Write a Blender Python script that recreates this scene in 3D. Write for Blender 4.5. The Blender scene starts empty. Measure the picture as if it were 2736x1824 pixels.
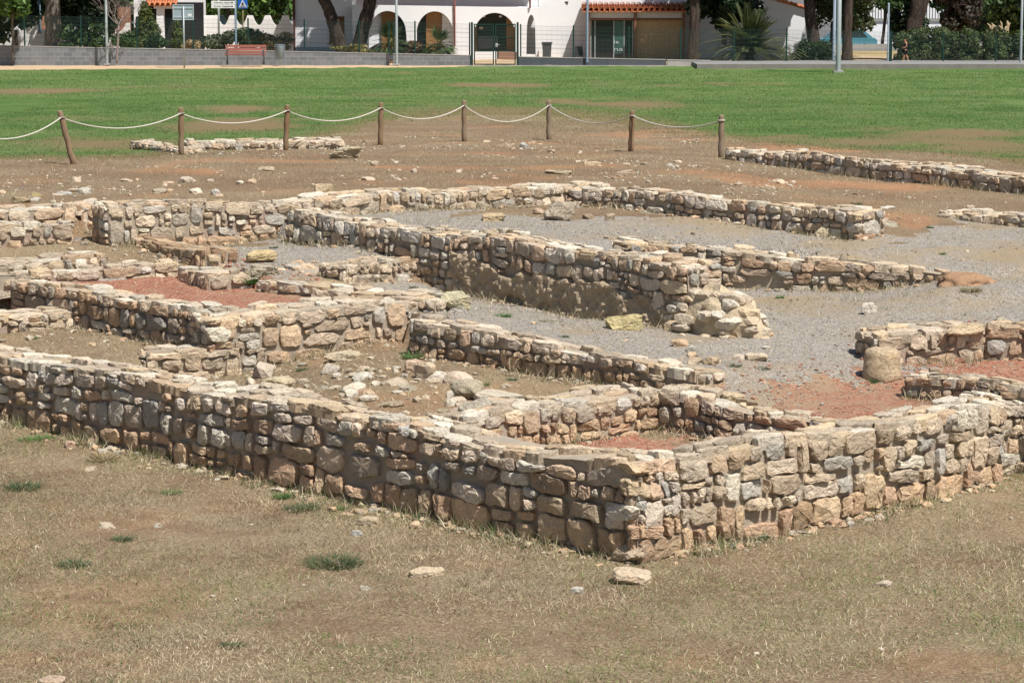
import bpy, bmesh, math, random
import numpy as np
from mathutils import Vector, Matrix

SC = bpy.context.scene
COL = SC.collection
rnd = random.Random(11)
RNG = np.random.default_rng(5)
# ------------------------------------------------------------------ camera, sky, sun, exposure
H = 5.2                      # eye height over the grass in front of the ruin
F_PX = 7205.0                # focal length in photo pixels (photo is 2736 px wide)
TH = math.atan((912 + 94) / F_PX)
cam_d = bpy.data.cameras.new("camera"); cam = bpy.data.objects.new("camera", cam_d); COL.objects.link(cam)
cam.location = (0, 0, H); cam.rotation_euler = (math.pi / 2 - TH, 0, 0)
cam_d.sensor_width = 36; cam_d.lens = 36 * F_PX / 2736; cam_d.clip_start = 0.5; cam_d.clip_end = 3000
SC.camera = cam
SUN_EL = math.radians(60); SUN_H = Vector((0.645, -0.764)).normalized()
world = bpy.data.worlds.new("World"); SC.world = world; world.use_nodes = True
wn = world.node_tree.nodes; wl = world.node_tree.links
bg = wn["Background"]; sky = wn.new("ShaderNodeTexSky"); sky.sky_type = 'NISHITA'; sky.sun_disc = False
sky.sun_elevation = SUN_EL; sky.sun_rotation = math.atan2(SUN_H.x, SUN_H.y); sky.air_density = 1.0; sky.dust_density = 1.2
wl.new(sky.outputs[0], bg.inputs[0]); bg.inputs[1].default_value = 0.062
sd = bpy.data.lights.new("sun", 'SUN'); sd.energy = 4.8; sd.angle = math.radians(0.53); sd.color = (1.0, 0.965, 0.915)
sun = bpy.data.objects.new("sun", sd); COL.objects.link(sun)
sv = Vector((SUN_H.x * math.cos(SUN_EL), SUN_H.y * math.cos(SUN_EL), math.sin(SUN_EL)))
sun.rotation_euler = sv.to_track_quat('Z', 'Y').to_euler(); sun.location = (20, -20, 40)
SC.view_settings.view_transform = 'Standard'; SC.view_settings.look = 'None'
SC.view_settings.exposure = 0.42; SC.view_settings.gamma = 1.0
SC.render.engine = 'CYCLES'
SC.cycles.max_bounces = 6; SC.cycles.transparent_max_bounces = 12

# ------------------------------------------------------------------ where a photo pixel lies in the place
def ray(px, py):
    a = (px - 1368) / F_PX; b = -(py - 912) / F_PX
    return Vector((a, math.cos(TH) + b * math.sin(TH), -math.sin(TH) + b * math.cos(TH)))
def U(px, py, z):
    d = ray(px, py); t = (z - H) / d.z
    return Vector((d.x * t, d.y * t, z))
def V(px, py, Y):
    d = ray(px, py); t = Y / d.y
    return Vector((d.x * t, Y, H + d.z * t))

# ------------------------------------------------------------------ noise
def _hash(ix, iy, iz):
    h = (ix.astype(np.int64) * 374761393 + iy.astype(np.int64) * 668265263 + iz.astype(np.int64) * 2147483647) & 0xffffffff
    h = ((h ^ (h >> 13)) * 1274126177) & 0xffffffff
    return ((h ^ (h >> 16)) & 0xffff) / 65535.0
def noise3(p):
    p = np.asarray(p, float); i = np.floor(p); f = p - i; f = f * f * (3 - 2 * f); i = i.astype(np.int64)
    r = 0
    for dx in (0, 1):
        for dy in (0, 1):
            for dz in (0, 1):
                w = (f[..., 0] if dx else 1 - f[..., 0]) * (f[..., 1] if dy else 1 - f[..., 1]) * (f[..., 2] if dz else 1 - f[..., 2])
                r = r + w * _hash(i[..., 0] + dx, i[..., 1] + dy, i[..., 2] + dz)
    return r * 2 - 1
def fbm(p, o=3):
    p = np.asarray(p, float); r = 0; a = 1
    for k in range(o): r = r + a * noise3(p * 2 ** k + 17.3 * k); a *= .5
    return r
def n2(x, y, s, seed=0, o=3):
    return fbm(np.stack([np.asarray(x) * s, np.asarray(y) * s, np.full(np.shape(x), seed + .37)], -1), o)
def sm(a, b, x):
    t = np.clip((np.asarray(x, float) - a) / (b - a), 0, 1); return t * t * (3 - 2 * t)

# ------------------------------------------------------------------ mesh building
def mesh_np(name, verts, faces_flat, counts, mats, midx=None, col=None, smooth=False, attrs=None):
    me = bpy.data.meshes.new(name)
    verts = np.asarray(verts, np.float32); counts = np.asarray(counts, np.int32); ff = np.asarray(faces_flat, np.int32)
    me.vertices.add(len(verts)); me.vertices.foreach_set("co", verts.ravel())
    me.loops.add(len(ff)); me.loops.foreach_set("vertex_index", ff)
    me.polygons.add(len(counts)); st = np.zeros(len(counts), np.int32); st[1:] = np.cumsum(counts)[:-1]
    me.polygons.foreach_set("loop_start", st); me.polygons.foreach_set("loop_total", counts)
    for m in (mats if isinstance(mats, (list, tuple)) else [mats]): me.materials.append(m)
    if midx is not None: me.polygons.foreach_set("material_index", np.asarray(midx, np.int32))
    me.polygons.foreach_set("use_smooth", np.full(len(counts), bool(smooth)))
    me.update(calc_edges=True)
    if col is not None:
        a = me.color_attributes.new("Col", 'FLOAT_COLOR', 'POINT'); c = np.ones((len(verts), 4), np.float32); c[:, :3] = col
        a.data.foreach_set("color", c.ravel())
    for k, v in (attrs or {}).items():
        a = me.attributes.new(k, 'FLOAT', 'POINT'); a.data.foreach_set("value", np.asarray(v, np.float32))
    return me
def link(name, data, parent=None, loc=None, rotz=0):
    o = bpy.data.objects.new(name, data); COL.objects.link(o)
    if loc is not None: o.location = loc
    if rotz: o.rotation_euler = (0, 0, rotz)
    if parent is not None: o.parent = parent
    return o
def tag(o, label=None, cat=None, group=None, kind=None):
    if label: o["label"] = label
    if cat: o["category"] = cat
    if group: o["group"] = group
    if kind: o["kind"] = kind
    return o
def thing(name, label, cat, loc=(0, 0, 0), group=None, rotz=0):
    return tag(link(name, None, None, loc, rotz), label, cat, group)
class MB:
    """collects simple solids; build() links them as one mesh (coordinates are world, moved to the parent's frame)"""
    def __init__(s): s.v = []; s.f = []; s.m = []; s.cur = 0; s.c = []; s.cc = (1, 1, 1)
    def add(s, vs, fs):
        b = len(s.v); s.v += [tuple(v) for v in vs]; s.c += [s.cc] * len(vs)
        s.f += [tuple(b + i for i in f) for f in fs]; s.m += [s.cur] * len(fs); return s
    def box(s, x0, x1, y0, y1, z0, z1):
        return s.add([(x0, y0, z0), (x1, y0, z0), (x1, y1, z0), (x0, y1, z0), (x0, y0, z1), (x1, y0, z1), (x1, y1, z1), (x0, y1, z1)],
                     [(3, 2, 1, 0), (4, 5, 6, 7), (0, 1, 5, 4), (1, 2, 6, 5), (2, 3, 7, 6), (3, 0, 4, 7)])
    def prism(s, poly, y0, y1):            # poly in (x,z), extruded along y
        n = len(poly); a = [(x, y0, z) for x, z in poly]; b = [(x, y1, z) for x, z in poly]
        return s.add(a + b, [tuple(range(n - 1, -1, -1)), tuple(range(n, 2 * n))] + [(i, (i + 1) % n, n + (i + 1) % n, n + i) for i in range(n)])
    def plan(s, poly, z0, z1):             # poly in (x,y), extruded along z
        n = len(poly); a = [(x, y, z0) for x, y in poly]; b = [(x, y, z1) for x, y in poly]
        return s.add(a + b, [tuple(range(n - 1, -1, -1)), tuple(range(n, 2 * n))] + [(i, (i + 1) % n, n + (i + 1) % n, n + i) for i in range(n)])
    def tube(s, pts, r, n=8, cap=True):
        pts = [Vector(p) for p in pts]; rr = r if isinstance(r, (list, tuple)) else [r] * len(pts)
        ring = []; vs = []; up = None
        for i, p in enumerate(pts):
            d = (pts[min(i + 1, len(pts) - 1)] - pts[max(i - 1, 0)]).normalized()
            if up is None: up = d.orthogonal().normalized()
            up = (up - d * up.dot(d)).normalized(); w = d.cross(up)
            for k in range(n):
                a = 2 * math.pi * k / n; vs.append(p + (up * math.cos(a) + w * math.sin(a)) * rr[i])
        fs = []
        for i in range(len(pts) - 1):
            for k in range(n):
                fs.append((i * n + k, i * n + (k + 1) % n, (i + 1) * n + (k + 1) % n, (i + 1) * n + k))
        if cap: fs += [tuple(range(n - 1, -1, -1)), tuple((len(pts) - 1) * n + k for k in range(n))]
        return s.add(vs, fs)
    def lathe(s, cx, cy, prof, n=16):
        vs = [(cx + r * math.cos(2 * math.pi * k / n), cy + r * math.sin(2 * math.pi * k / n), z) for r, z in prof for k in range(n)]
        fs = [(i * n + k, i * n + (k + 1) % n, (i + 1) * n + (k + 1) % n, (i + 1) * n + k) for i in range(len(prof) - 1) for k in range(n)]
        fs += [tuple(range(n - 1, -1, -1)), tuple((len(prof) - 1) * n + k for k in range(n))]
        return s.add(vs, fs)
    def build(s, name, mats, parent=None, smooth=False, col=False):
        o0 = np.zeros(3) if parent is None else np.array(root_loc(parent))
        v = np.array(s.v, float) - o0
        me = mesh_np(name, v, [i for f in s.f for i in f], [len(f) for f in s.f], mats, s.m, np.array(s.c) if col else None, smooth)
        return link(name, me, parent)
def root_loc(o):
    p = Vector((0, 0, 0))
    while o is not None: p += o.location; o = o.parent
    return p

# ------------------------------------------------------------------ materials
def nodemat(name, rough=.85, spec=.25):
    m = bpy.data.materials.new(name); m.use_nodes = True; nt = m.node_tree; b = nt.nodes["Principled BSDF"]
    b.inputs["Roughness"].default_value = rough; b.inputs["Specular IOR Level"].default_value = spec
    return m, nt, b
class NT:
    def __init__(s, nt): s.nt = nt; s.N = nt.nodes; s.L = nt.links; s._c = None
    def coord(s, kind="Object"):
        if s._c is None: s._c = s.N.new("ShaderNodeTexCoord")
        return s._c.outputs[kind]
    def pos(s):
        return s.N.new("ShaderNodeNewGeometry").outputs["Position"]
    def noise(s, scale, detail=4, vec=None, rough=.55, dist=0):
        n = s.N.new("ShaderNodeTexNoise"); n.inputs["Scale"].default_value = scale; n.inputs["Detail"].default_value = detail
        n.inputs["Roughness"].default_value = rough; n.inputs["Distortion"].default_value = dist
        s.L.new(vec if vec is not None else s.pos(), n.inputs["Vector"]); return n.outputs[0]
    def voro(s, scale, vec=None, out="Color", feature='F1'):
        n = s.N.new("ShaderNodeTexVoronoi"); n.feature = feature; n.inputs["Scale"].default_value = scale
        s.L.new(vec if vec is not None else s.pos(), n.inputs["Vector"]); return n.outputs[out]
    def ramp(s, fac, stops):
        r = s.N.new("ShaderNodeValToRGB"); e = r.color_ramp.elements
        while len(e) < len(stops): e.new(.5)
        for k, (p, c) in enumerate(stops):
            e[k].position = p; e[k].color = (c if isinstance(c, (tuple, list)) else (c, c, c)) + ((1,) if not isinstance(c, (tuple, list)) or len(c) == 3 else ())
        s.L.new(fac, r.inputs[0]); return r.outputs[0]
    def mix(s, fac, a, b, mode='MIX'):
        m = s.N.new("ShaderNodeMix"); m.data_type = 'RGBA'; m.blend_type = mode
        for sock, v in ((m.inputs[0], fac), (m.inputs[6], a), (m.inputs[7], b)):
            if isinstance(v, (int, float)): sock.default_value = v
            elif isinstance(v, tuple): sock.default_value = v + (1,) if len(v) == 3 else v
            else: s.L.new(v, sock)
        return m.outputs[2]
    def math(s, op, a, b=0.0):
        m = s.N.new("ShaderNodeMath"); m.operation = op
        for sock, v in ((m.inputs[0], a), (m.inputs[1], b)):
            if isinstance(v, (int, float)): sock.default_value = v
            else: s.L.new(v, sock)
        return m.outputs[0]
    def attr(s, name, out="Color"):
        a = s.N.new("ShaderNodeAttribute"); a.attribute_name = name; return a.outputs[out]
    def bump(s, h, strength, dist, b, prev=None):
        n = s.N.new("ShaderNodeBump"); n.inputs["Strength"].default_value = strength; n.inputs["Distance"].default_value = dist
        s.L.new(h, n.inputs["Height"])
        if prev is not None: s.L.new(prev, n.inputs["Normal"])
        s.L.new(n.outputs[0], b.inputs["Normal"]); return n.outputs[0]
    def out(s, c, b): s.L.new(c, b.inputs["Base Color"])
def plain(name, c, rough=.7, var=.12, scale=6, bump=0, spec=.25, metal=0):
    m, nt, b = nodemat(name, rough, spec); q = NT(nt); b.inputs["Metallic"].default_value = metal
    f = q.noise(scale, 5)
    q.out(q.mix(f, tuple(x * (1 - var * 1.6) for x in c), tuple(min(1, x * (1 + var * 1.6)) for x in c)), b)
    if bump: q.bump(q.noise(scale * 4, 4), bump, .02, b)
    return m
def leafmat(name, rough=.55, trans=.25):
    m, nt, b = nodemat(name, rough, .3); q = NT(nt); c = q.attr("Col"); q.out(c, b)
    tr = nt.nodes.new("ShaderNodeBsdfTranslucent"); mx = nt.nodes.new("ShaderNodeMixShader"); mx.inputs[0].default_value = trans
    nt.links.new(q.mix(.5, c, (1.0, 1.0, .3), 'MULTIPLY'), tr.inputs[0])
    nt.links.new(b.outputs[0], mx.inputs[1]); nt.links.new(tr.outputs[0], mx.inputs[2])
    nt.links.new(mx.outputs[0], nt.nodes["Material Output"].inputs[0]); return m
def stone_material():
    m, nt, b = nodemat("rubble_limestone", .92, .15); q = NT(nt); base = q.attr("Col")
    p = q.pos()
    f1 = q.noise(9, 5, p); f2 = q.noise(38, 4, p, .65); f3 = q.noise(4.5, 6, p, .7, .6)
    c = q.mix(q.ramp(f1, [(.3, .0), (.7, 1.0)]), q.mix(1.0, base, (.80, .79, .78), 'MULTIPLY'), q.mix(1.0, base, (1.16, 1.13, 1.08), 'MULTIPLY'))
    c = q.mix(q.ramp(f3, [(.55, 0.0), (.68, .6)]), c, q.mix(1.0, c, (1.08, .97, .80), 'MULTIPLY'))       # ochre bloom
    c = q.mix(q.ramp(f2, [(.54, 0.0), (.70, .75)]), c, (.15, .125, .10))                                    # lichen and pits
    c = q.mix(q.ramp(q.noise(60, 3, p), [(.55, 0.0), (.75, .5)]), c, (.66, .60, .50))                      # pale flecks
    hs = nt.nodes.new('ShaderNodeHueSaturation'); hs.inputs['Saturation'].default_value = .90; hs.inputs['Value'].default_value = 1.10; nt.links.new(c, hs.inputs['Color']); c = q.mix(1.0, hs.outputs[0], (1.0, .985, .93), 'MULTIPLY')
    q.out(c, b)
    n0 = q.bump(q.noise(13, 3, p, .6), .7, .06, b); n1 = q.bump(q.noise(34, 6, p, .72), .9, .03, b, n0); q.bump(q.noise(110, 4, p, .7), .6, .008, b, n1)
    return m
M = {}
M['stone'] = stone_material()
def mortar_material():
    m, nt, b = nodemat("lime_mortar", .95, .1); q = NT(nt); p = q.pos()
    f = q.noise(2.2, 5, p); base = q.ramp(f, [(.32, (.36, .31, .25)), (.5, (.46, .39, .295)), (.70, (.40, .275, .23))])
    c = q.mix(q.ramp(q.noise(28, 5, p, .7), [(.4, 0.0), (.75, .55)]), base, (.42, .34, .25)); q.out(c, b)
    q.bump(q.noise(45, 6, p, .7), .9, .03, b); return m
M['mortar'] = mortar_material()
def soil_material():
    m, nt, b = nodemat("dry_soil", .95, .1); q = NT(nt); p = q.pos()
    f = q.noise(.55, 6, p, .62); g = q.noise(7, 6, p, .7); h = q.noise(55, 4, p, .7)
    c = q.ramp(f, [(.30, (.145, .098, .060)), (.45, (.20, .142, .088)), (.56, (.245, .19, .12)), (.7, (.275, .23, .145))])
    c = q.mix(q.ramp(g, [(.42, 0.0), (.7, .7)]), c, (.30, .225, .135))
    c = q.mix(q.ramp(h, [(.42, 0.0), (.62, .75)]), c, (.105, .068, .040))
    c = q.mix(q.ramp(q.noise(31, 5, p, .75), [(.5, 0.0), (.66, .75)]), c, (.46, .365, .23))
    c = q.mix(q.attr("red", "Fac"), c, q.mix(g, (.34, .17, .085), (.42, .23, .12)))
    c = q.mix(q.ramp(q.voro(26, p, "Distance"), [(.12, .8), (.2, 0.0)]), c, (.42, .35, .26))
    c = q.mix(q.math('MULTIPLY', q.attr("dirt", "Fac"), .85), c, q.mix(q.ramp(h, [(.4, 0.0), (.65, 1.0)]), (.20, .125, .075), (.10, .062, .038)))
    q.out(c, b); n1 = q.bump(q.noise(24, 6, p, .7), .6, .04, b); q.bump(h, .5, .012, b, n1); return m
M['soil'] = soil_material()
def gravel_material():
    m, nt, b = nodemat("grey_gravel", .9, .15); q = NT(nt); p = q.pos()
    v = q.voro(58, p); vd = q.voro(58, p, "Distance")
    sep = nt.nodes.new("ShaderNodeSeparateColor"); nt.links.new(v, sep.inputs[0])
    c = q.ramp(sep.outputs[0], [(0, (.17, .15, .125)), (.35, (.315, .285, .245)), (.7, (.405, .37, .32)), (.88, (.52, .475, .40)), (1, (.37, .27, .185))])
    c = q.mix(q.ramp(vd, [(.4, 0.0), (.8, .7)]), c, (.15, .13, .11))
    d = q.noise(.8, 6, p, .68); e = q.noise(5, 5, p, .7)
    msk = q.math('ADD', q.math('MULTIPLY', d, .62), q.math('MULTIPLY', e, .34))
    msk = q.math('ADD', msk, q.math('MULTIPLY', q.attr("dirt", "Fac"), .32))
    c = q.mix(q.ramp(msk, [(.59, 0.0), (.76, .8)]), c, q.mix(e, (.24, .165, .09), (.40, .31, .18)))
    q.out(c, b); q.bump(q.math('SUBTRACT', 1.0, vd), .8, .02, b); return m
M['gravel'] = gravel_material()
def red_material():
    m, nt, b = nodemat("red_tile_gravel", .92, .15); q = NT(nt); p = q.pos()
    v = q.voro(42, p); vd = q.voro(42, p, "Distance")
    sep = nt.nodes.new("ShaderNodeSeparateColor"); nt.links.new(v, sep.inputs[0])
    c = q.ramp(sep.outputs[0], [(0, (.21, .085, .052)), (.45, (.38, .165, .10)), (.8, (.44, .215, .14)), (1, (.42, .34, .26))])
    c = q.mix(q.ramp(vd, [(.4, 0.0), (.8, .7)]), c, (.13, .06, .04))
    e = q.noise(2.2, 6, p, .7); msk = q.math('ADD', e, q.math('MULTIPLY', q.attr("dirt", "Fac"), .3))
    c = q.mix(q.ramp(msk, [(.52, 0.0), (.72, .75)]), c, (.31, .225, .14))
    q.out(c, b); q.bump(q.math('SUBTRACT', 1.0, vd), .8, .02, b); return m
M['red'] = red_material()
def lawn_material():
    m, nt, b = nodemat("lawn_turf", .9, .15); q = NT(nt); p = q.pos()
    f = q.noise(.35, 6, p, .6); g = q.noise(3, 6, p, .7); h = q.noise(26, 4, p, .7)
    c = q.ramp(f, [(.32, (.06, .13, .030)), (.5, (.135, .205, .06)), (.66, (.20, .235, .095))])
    c = q.mix(q.ramp(g, [(.4, 0.0), (.75, .6)]), c, (.085, .17, .03))
    c = q.mix(q.ramp(h, [(.42, 0.0), (.7, .7)]), c, (.035, .090, .018))
    msk = q.math('ADD', q.attr("dry", "Fac"), q.math('MULTIPLY', q.math('SUBTRACT', g, .5), .9))
    c = q.mix(q.ramp(msk, [(.18, 0.0), (.42, .6), (.7, .95)]), c, q.mix(h, (.26, .20, .10), (.18, .115, .065)))
    q.out(c, b); q.bump(q.noise(18, 6, p, .75), .8, .08, b); return m
M['lawn'] = lawn_material()
M['blade'] = leafmat("dry_straw", .8, .2)
M['leaf'] = leafmat("leaf")
M['sand'] = plain("beige_sand", (.46, .33, .205), .95, .18, 2.5, .4)
M['asphalt'] = plain("worn_asphalt", (.13, .125, .12), .9, .15, 3, .3)
M['concrete'] = plain("pale_concrete", (.33, .32, .30), .9, .15, 4, .3)
# ------------------------------------------------------------------ the wall runs: photo pixel of the front top edge, heights, thickness
WALLS = {}
def W(key, a, b, zt, zb, th, **k):
    za, zb2 = zt if isinstance(zt, tuple) else (zt, zt)
    A = U(a[0], a[1], za); B = U(b[0], b[1], zb2); d = Vector((B.x - A.x, B.y - A.y)).normalized()
    n = Vector((d.y, -d.x))
    if n.dot(Vector((A.x + B.x, A.y + B.y))) > 0: n = -n
    WALLS[key] = dict(A=Vector((A.x, A.y)), B=Vector((B.x, B.y)), d=d, n=n, za=za, zbT=zb2, zb=zb, th=th, **k)
    return WALLS[key]
w1 = W('front_left', (-170, 912), (1702, 1250), .85, -.25, .55, cell=(.245, .18), ends=(1, 1), tone='grey', quoin=(1,))
w2 = W('front_right', (1702, 1250), (2684, 1084), .85, -.25, .52, cell=(.225, .18), ends=(1, 1), tone='cream')
w2['A'] = w2['A'] + w2['d'] * .54
w2b = W('front_right_far', (2700, 1080), (2900, 1046), .85, -.25, .5, cell=(.22, .18), ends=(1, 1), tone='cream')
w2b['A'] = w2['B'] - w2['n'] * .10 + w2['d'] * .004; w2b['B'] = w2b['A'] + w2['d'] * 2.2; w2b['d'] = w2['d']; w2b['n'] = w2['n']
W('inner_light', (1250, 1122), (1757, 1057), .78, .1, .75, cell=(.20, .14), ends=(1, 1), tone='cream')
W('inner_light_far', (1775, 1046), (2045, 1022), .80, .3, .45, cell=(.22, .16), ends=(1, 1), tone='cream')
W('inner_dark', (1757, 1055), (2330, 1130), .79, .1, .42, cell=(.19, .115), ends=(1, 1), tone='brown')
W('court_edge', (1097, 857), (1856, 1003), (1.12, .97), .35, .45, cell=(.21, .135), ends=(1, 1), tone='grey', bow=.05)
W('step', (392, 935), (640, 928), .80, .3, .5, cell=(.24, .14), ends=(1, 1), tone='cream')
W('room_front', (556, 842), (1172, 803), 1.18, .3, .55, quoin=(0,), cell=(.235, .135), ends=(1, 1), tone='tan')
W('room_side', (24, 752), (556, 832), 1.18, .4, .5, cell=(.20, .14), ends=(1, 1), tone='brown')
W('low_left', (-90, 852), (206, 825), .95, .4, .5, cell=(.24, .17), ends=(1, 1), tone='cream')
W('red_back', (-90, 735), (478, 708), 1.26, .9, .55, cell=(.26, .16), ends=(1, 1), tone='cream')
W('red_back_upper', (-90, 706), (285, 688), 1.36, 1.0, .7, cell=(.26, .16), ends=(1, 1), tone='cream')
W('red_right_slab', (472, 712), (560, 743), 1.25, .9, .9, cell=(.3, .2), ends=(1, 1), tone='cream')
W('kerb', (690, 752), (1165, 800), 1.22, .9, .42, cell=(.24, .16), ends=(1, 1), tone='cream')
W('earth_dark', (190, 607), (548, 676), 1.42, .95, .5, cell=(.24, .2), ends=(1, 1), tone='earth')
W('left_low', (-90, 598), (192, 590), 1.68, 1.0, .5, cell=(.25, .17), ends=(1, 1), tone='tan')
W('left_high', (-90, 563), (200, 553), 1.78, 1.3, .6, cell=(.24, .19), ends=(1, 1), tone='cream')
w10 = W('upper_light', (287, 555), (1516, 491), 1.87, 1.0, .5, cell=(.21, .155), ends=(1, 1), tone='cream')
w17 = W('upper_dark', (1516, 491), (2299, 563), 1.87, 1.1, .5, quoin=(1,), cell=(.22, .155), ends=(1, 1), tone='grey')
w10['B'] = w10['B'] + w10['d'] * .5
W('plaster', (766, 568), (1840, 705), 1.76, .7, .5, cell=(.185, .15), ends=(1, 1), tone='grey', plaster=1)
W('small_step', (930, 713), (1170, 684), 1.38, .9, .5, cell=(.18, .11), ends=(1, 1), tone='cream')
W('retaining', (1640, 634), (2540, 733), (1.62, 1.28), .75, .4, cell=(.215, .115), ends=(1, 1), tone='brown')
W('far_right', (1938, 396), (2800, 480), 1.74, 1.1, .55, cell=(.22, .16), ends=(1, 1), tone='grey')
W('right_pale', (2508, 559), (2800, 583), 1.60, 1.2, .75, cell=(.22, .17), ends=(1, 1), tone='cream')
W('right_light', (2350, 895), (2625, 882), 1.17, .5, .55, cell=(.19, .14), ends=(1, 1), tone='tan')
W('right_light_far', (2630, 872), (2850, 878), 1.20, .5, .5, cell=(.21, .15), ends=(1, 1), tone='brown')
W('right_dark', (2418, 1001), (2800, 1042), .98, .4, .42, cell=(.20, .115), ends=(1, 1), tone='brown')
W('ruin_left', (346, 383), (478, 399), 1.58, 1.1, .55, cell=(.2, .15), ends=(1, 1), tone='grey')
W('ruin_right', (500, 382), (922, 377), 1.62, 1.1, .8, cell=(.22, .16), ends=(1, 1), tone='cream')
def cl(key, end, ext=0.0, off=.5):
    w = WALLS[key]; p = w[end] - w['n'] * w['th'] * off + w['d'] * (ext if end == 'B' else -ext); return (p.x, p.y)

# ------------------------------------------------------------------ terrain
def inpoly(x, y, poly):
    r = np.zeros(np.shape(x), bool); n = len(poly)
    for i in range(n):
        x0, y0 = poly[i]; x1, y1 = poly[(i + 1) % n]
        if y0 == y1: continue
        c = ((y0 > y) != (y1 > y)) & (x < (x1 - x0) * (y - y0) / (y1 - y0) + x0); r ^= c
    return r
def pw(px, py, z): p = U(px, py, z); return (p.x, p.y)
def idw(x, y, pts):
    s = 0; t = 0
    for (px, py, z) in pts:
        q = pw(px, py, z); w = 1 / ((x - q[0]) ** 2 + ((y - q[1]) * .8) ** 2 + .25) ** 2; s = s + w * z; t = t + w
    return s / t
ZB = ([0, 38, 42, 46, 52, 59, 66, 80, 115, 2000], [1.8, 1.78, 1.74, 1.68, 1.54, 1.37, 1.25, 1.05, .7, .7])
def zplateau(x, y):
    z = np.interp(y, *ZB); return z - .26 * sm(3.0, 5.8, x) * (1 - sm(43, 56, y))
P_IN = [cl('front_left', 'A', 3), cl('front_left', 'B', -.25), cl('front_right', 'B', 0), cl('front_right_far', 'B', 2), (16, 34), (16, 66), (-16, 66), (-16, 34)]
P_R1 = [cl('front_left', 'B', -.05), cl('front_right', 'A', 2.6), cl('inner_dark', 'B', .3), cl('inner_dark', 'A', .2), cl('inner_light', 'B', 0, .35), cl('inner_light', 'A', 0, .35), pw(1130, 1125, .8)]
P_R2 = [cl('front_left', 'B', -.05), pw(1130, 1125, .8), cl('inner_light', 'A', 0, .4), cl('inner_light', 'B', 0, .4), cl('court_edge', 'B', .1), cl('court_edge', 'A', .15), cl('room_front', 'B', -.5), cl('room_front', 'A', 0), pw(400, 930, .7), cl('front_left', 'A', -3.5)]
P_R3 = [cl('front_left', 'A', 2), cl('front_left', 'A', -4.2), pw(520, 1000, .6), cl('room_front', 'A', .2), cl('room_side', 'B', -.2), cl('room_side', 'A', 0), pw(-200, 780, .95)]
P_R4 = [cl('room_side', 'A', .3), cl('room_side', 'B', -.2), cl('room_front', 'A', 0), cl('room_front', 'B', -.1), cl('kerb', 'B', .1), cl('kerb', 'A', 0), cl('red_right_slab', 'B', 0), cl('red_right_slab', 'A', 0), cl('red_back', 'B', 0), cl('red_back', 'A', 2)]
P_R5 = [cl('red_back', 'A', 2), cl('red_back', 'B', .3), pw(655, 700, 1.3), cl('earth_dark', 'B', 0), cl('earth_dark', 'A', 0), cl('left_low', 'B', .1), cl('left_low', 'A', 3)]
P_SC = [cl('kerb', 'A', .4), cl('kerb', 'B', .3), pw(1172, 790, 1.05), cl('plaster', 'A', -2.6), cl('plaster', 'A', .2), cl('upper_light', 'A', -2.8), cl('upper_light', 'A', 0), cl('left_low', 'B', 0), cl('earth_dark', 'A', 0), cl('earth_dark', 'B', .4)]
P_UC = [cl('plaster', 'A', .3), cl('upper_light', 'A', -2.6), cl('upper_light', 'B', -.3), cl('upper_dark', 'B', .2), (7.0, 40.5), (14, 42), (14, 35), pw(2560, 725, 1.3), cl('retaining', 'B', .1), cl('retaining', 'A', .2), cl('plaster', 'B', -1.6)]
P_CO = [cl('court_edge', 'A', .25), cl('court_edge', 'B', .2), cl('inner_light_far', 'B', 0), cl('inner_dark', 'A', -.2), cl('inner_dark', 'B', .3), cl('front_right', 'B', 0), cl('front_right_far', 'B', 2), (14, 35), pw(2560, 725, 1.3), cl('retaining', 'B', .1), cl('retaining', 'A', .1), cl('plaster', 'B', -.4), cl('plaster', 'A', -2.6), pw(1172, 775, 1.05), cl('room_front', 'B', 0)]
C_SC = [(620, 650, 1.24), (580, 640, 1.2), (760, 640, 1.36), (1000, 650, 1.45), (860, 690, 1.36), (1060, 660, 1.42), (880, 735, 1.22), (1000, 760, 1.1), (1140, 775, 1.05), (420, 640, 1.22), (700, 710, 1.26)]
C_UC = [(950, 570, 1.60), (1250, 590, 1.60), (1500, 560, 1.56), (1800, 600, 1.55), (1650, 650, 1.60), (1350, 640, 1.64), (2100, 630, 1.50), (2240, 635, 1.46), (2400, 640, 1.46), (2650, 640, 1.45), (2160, 680, 1.53), (2430, 715, 1.40), (2560, 725, 1.30), (2700, 700, 1.38)]
C_CO = [(1120, 850, 1.08), (1250, 830, 1.05), (1500, 870, 1.03), (1360, 822, .97), (1600, 842, .93), (1800, 835, .96), (1990, 812, 1.04), (1750, 940, .99), (1900, 960, .95), (2000, 880, 1.0), (2100, 970, .88), (2250, 900, .97), (1980, 775, 1.0), (2119, 786, 1.0), (2246, 796, 1.0), (2374, 788, 1.04), (2470, 772, 1.13), (2050, 800, 1.0), (2200, 820, 1.02), (2400, 800, 1.14), (2550, 760, 1.26), (2700, 760, 1.26), (2560, 725, 1.30), (2650, 830, 1.08), (2200, 1080, .74), (2350, 1060, .74), (1900, 1050, .82), (2450, 980, .80), (2650, 970, .82), (2700, 1010, .78)]
def regions(x, y):
    """region id per point: 0 front, 1 plateau, 2.. rooms"""
    r = np.zeros(np.shape(x), int); r[inpoly(x, y, P_IN) | (np.asarray(y) > 60)] = 1
    for k, P in ((8, P_CO), (7, P_UC), (6, P_SC), (5, P_R5), (4, P_R4), (3, P_R3), (2, P_R2), (9, P_R1)):
        r[inpoly(x, y, P) & (r > 0)] = k
    return r
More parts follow.
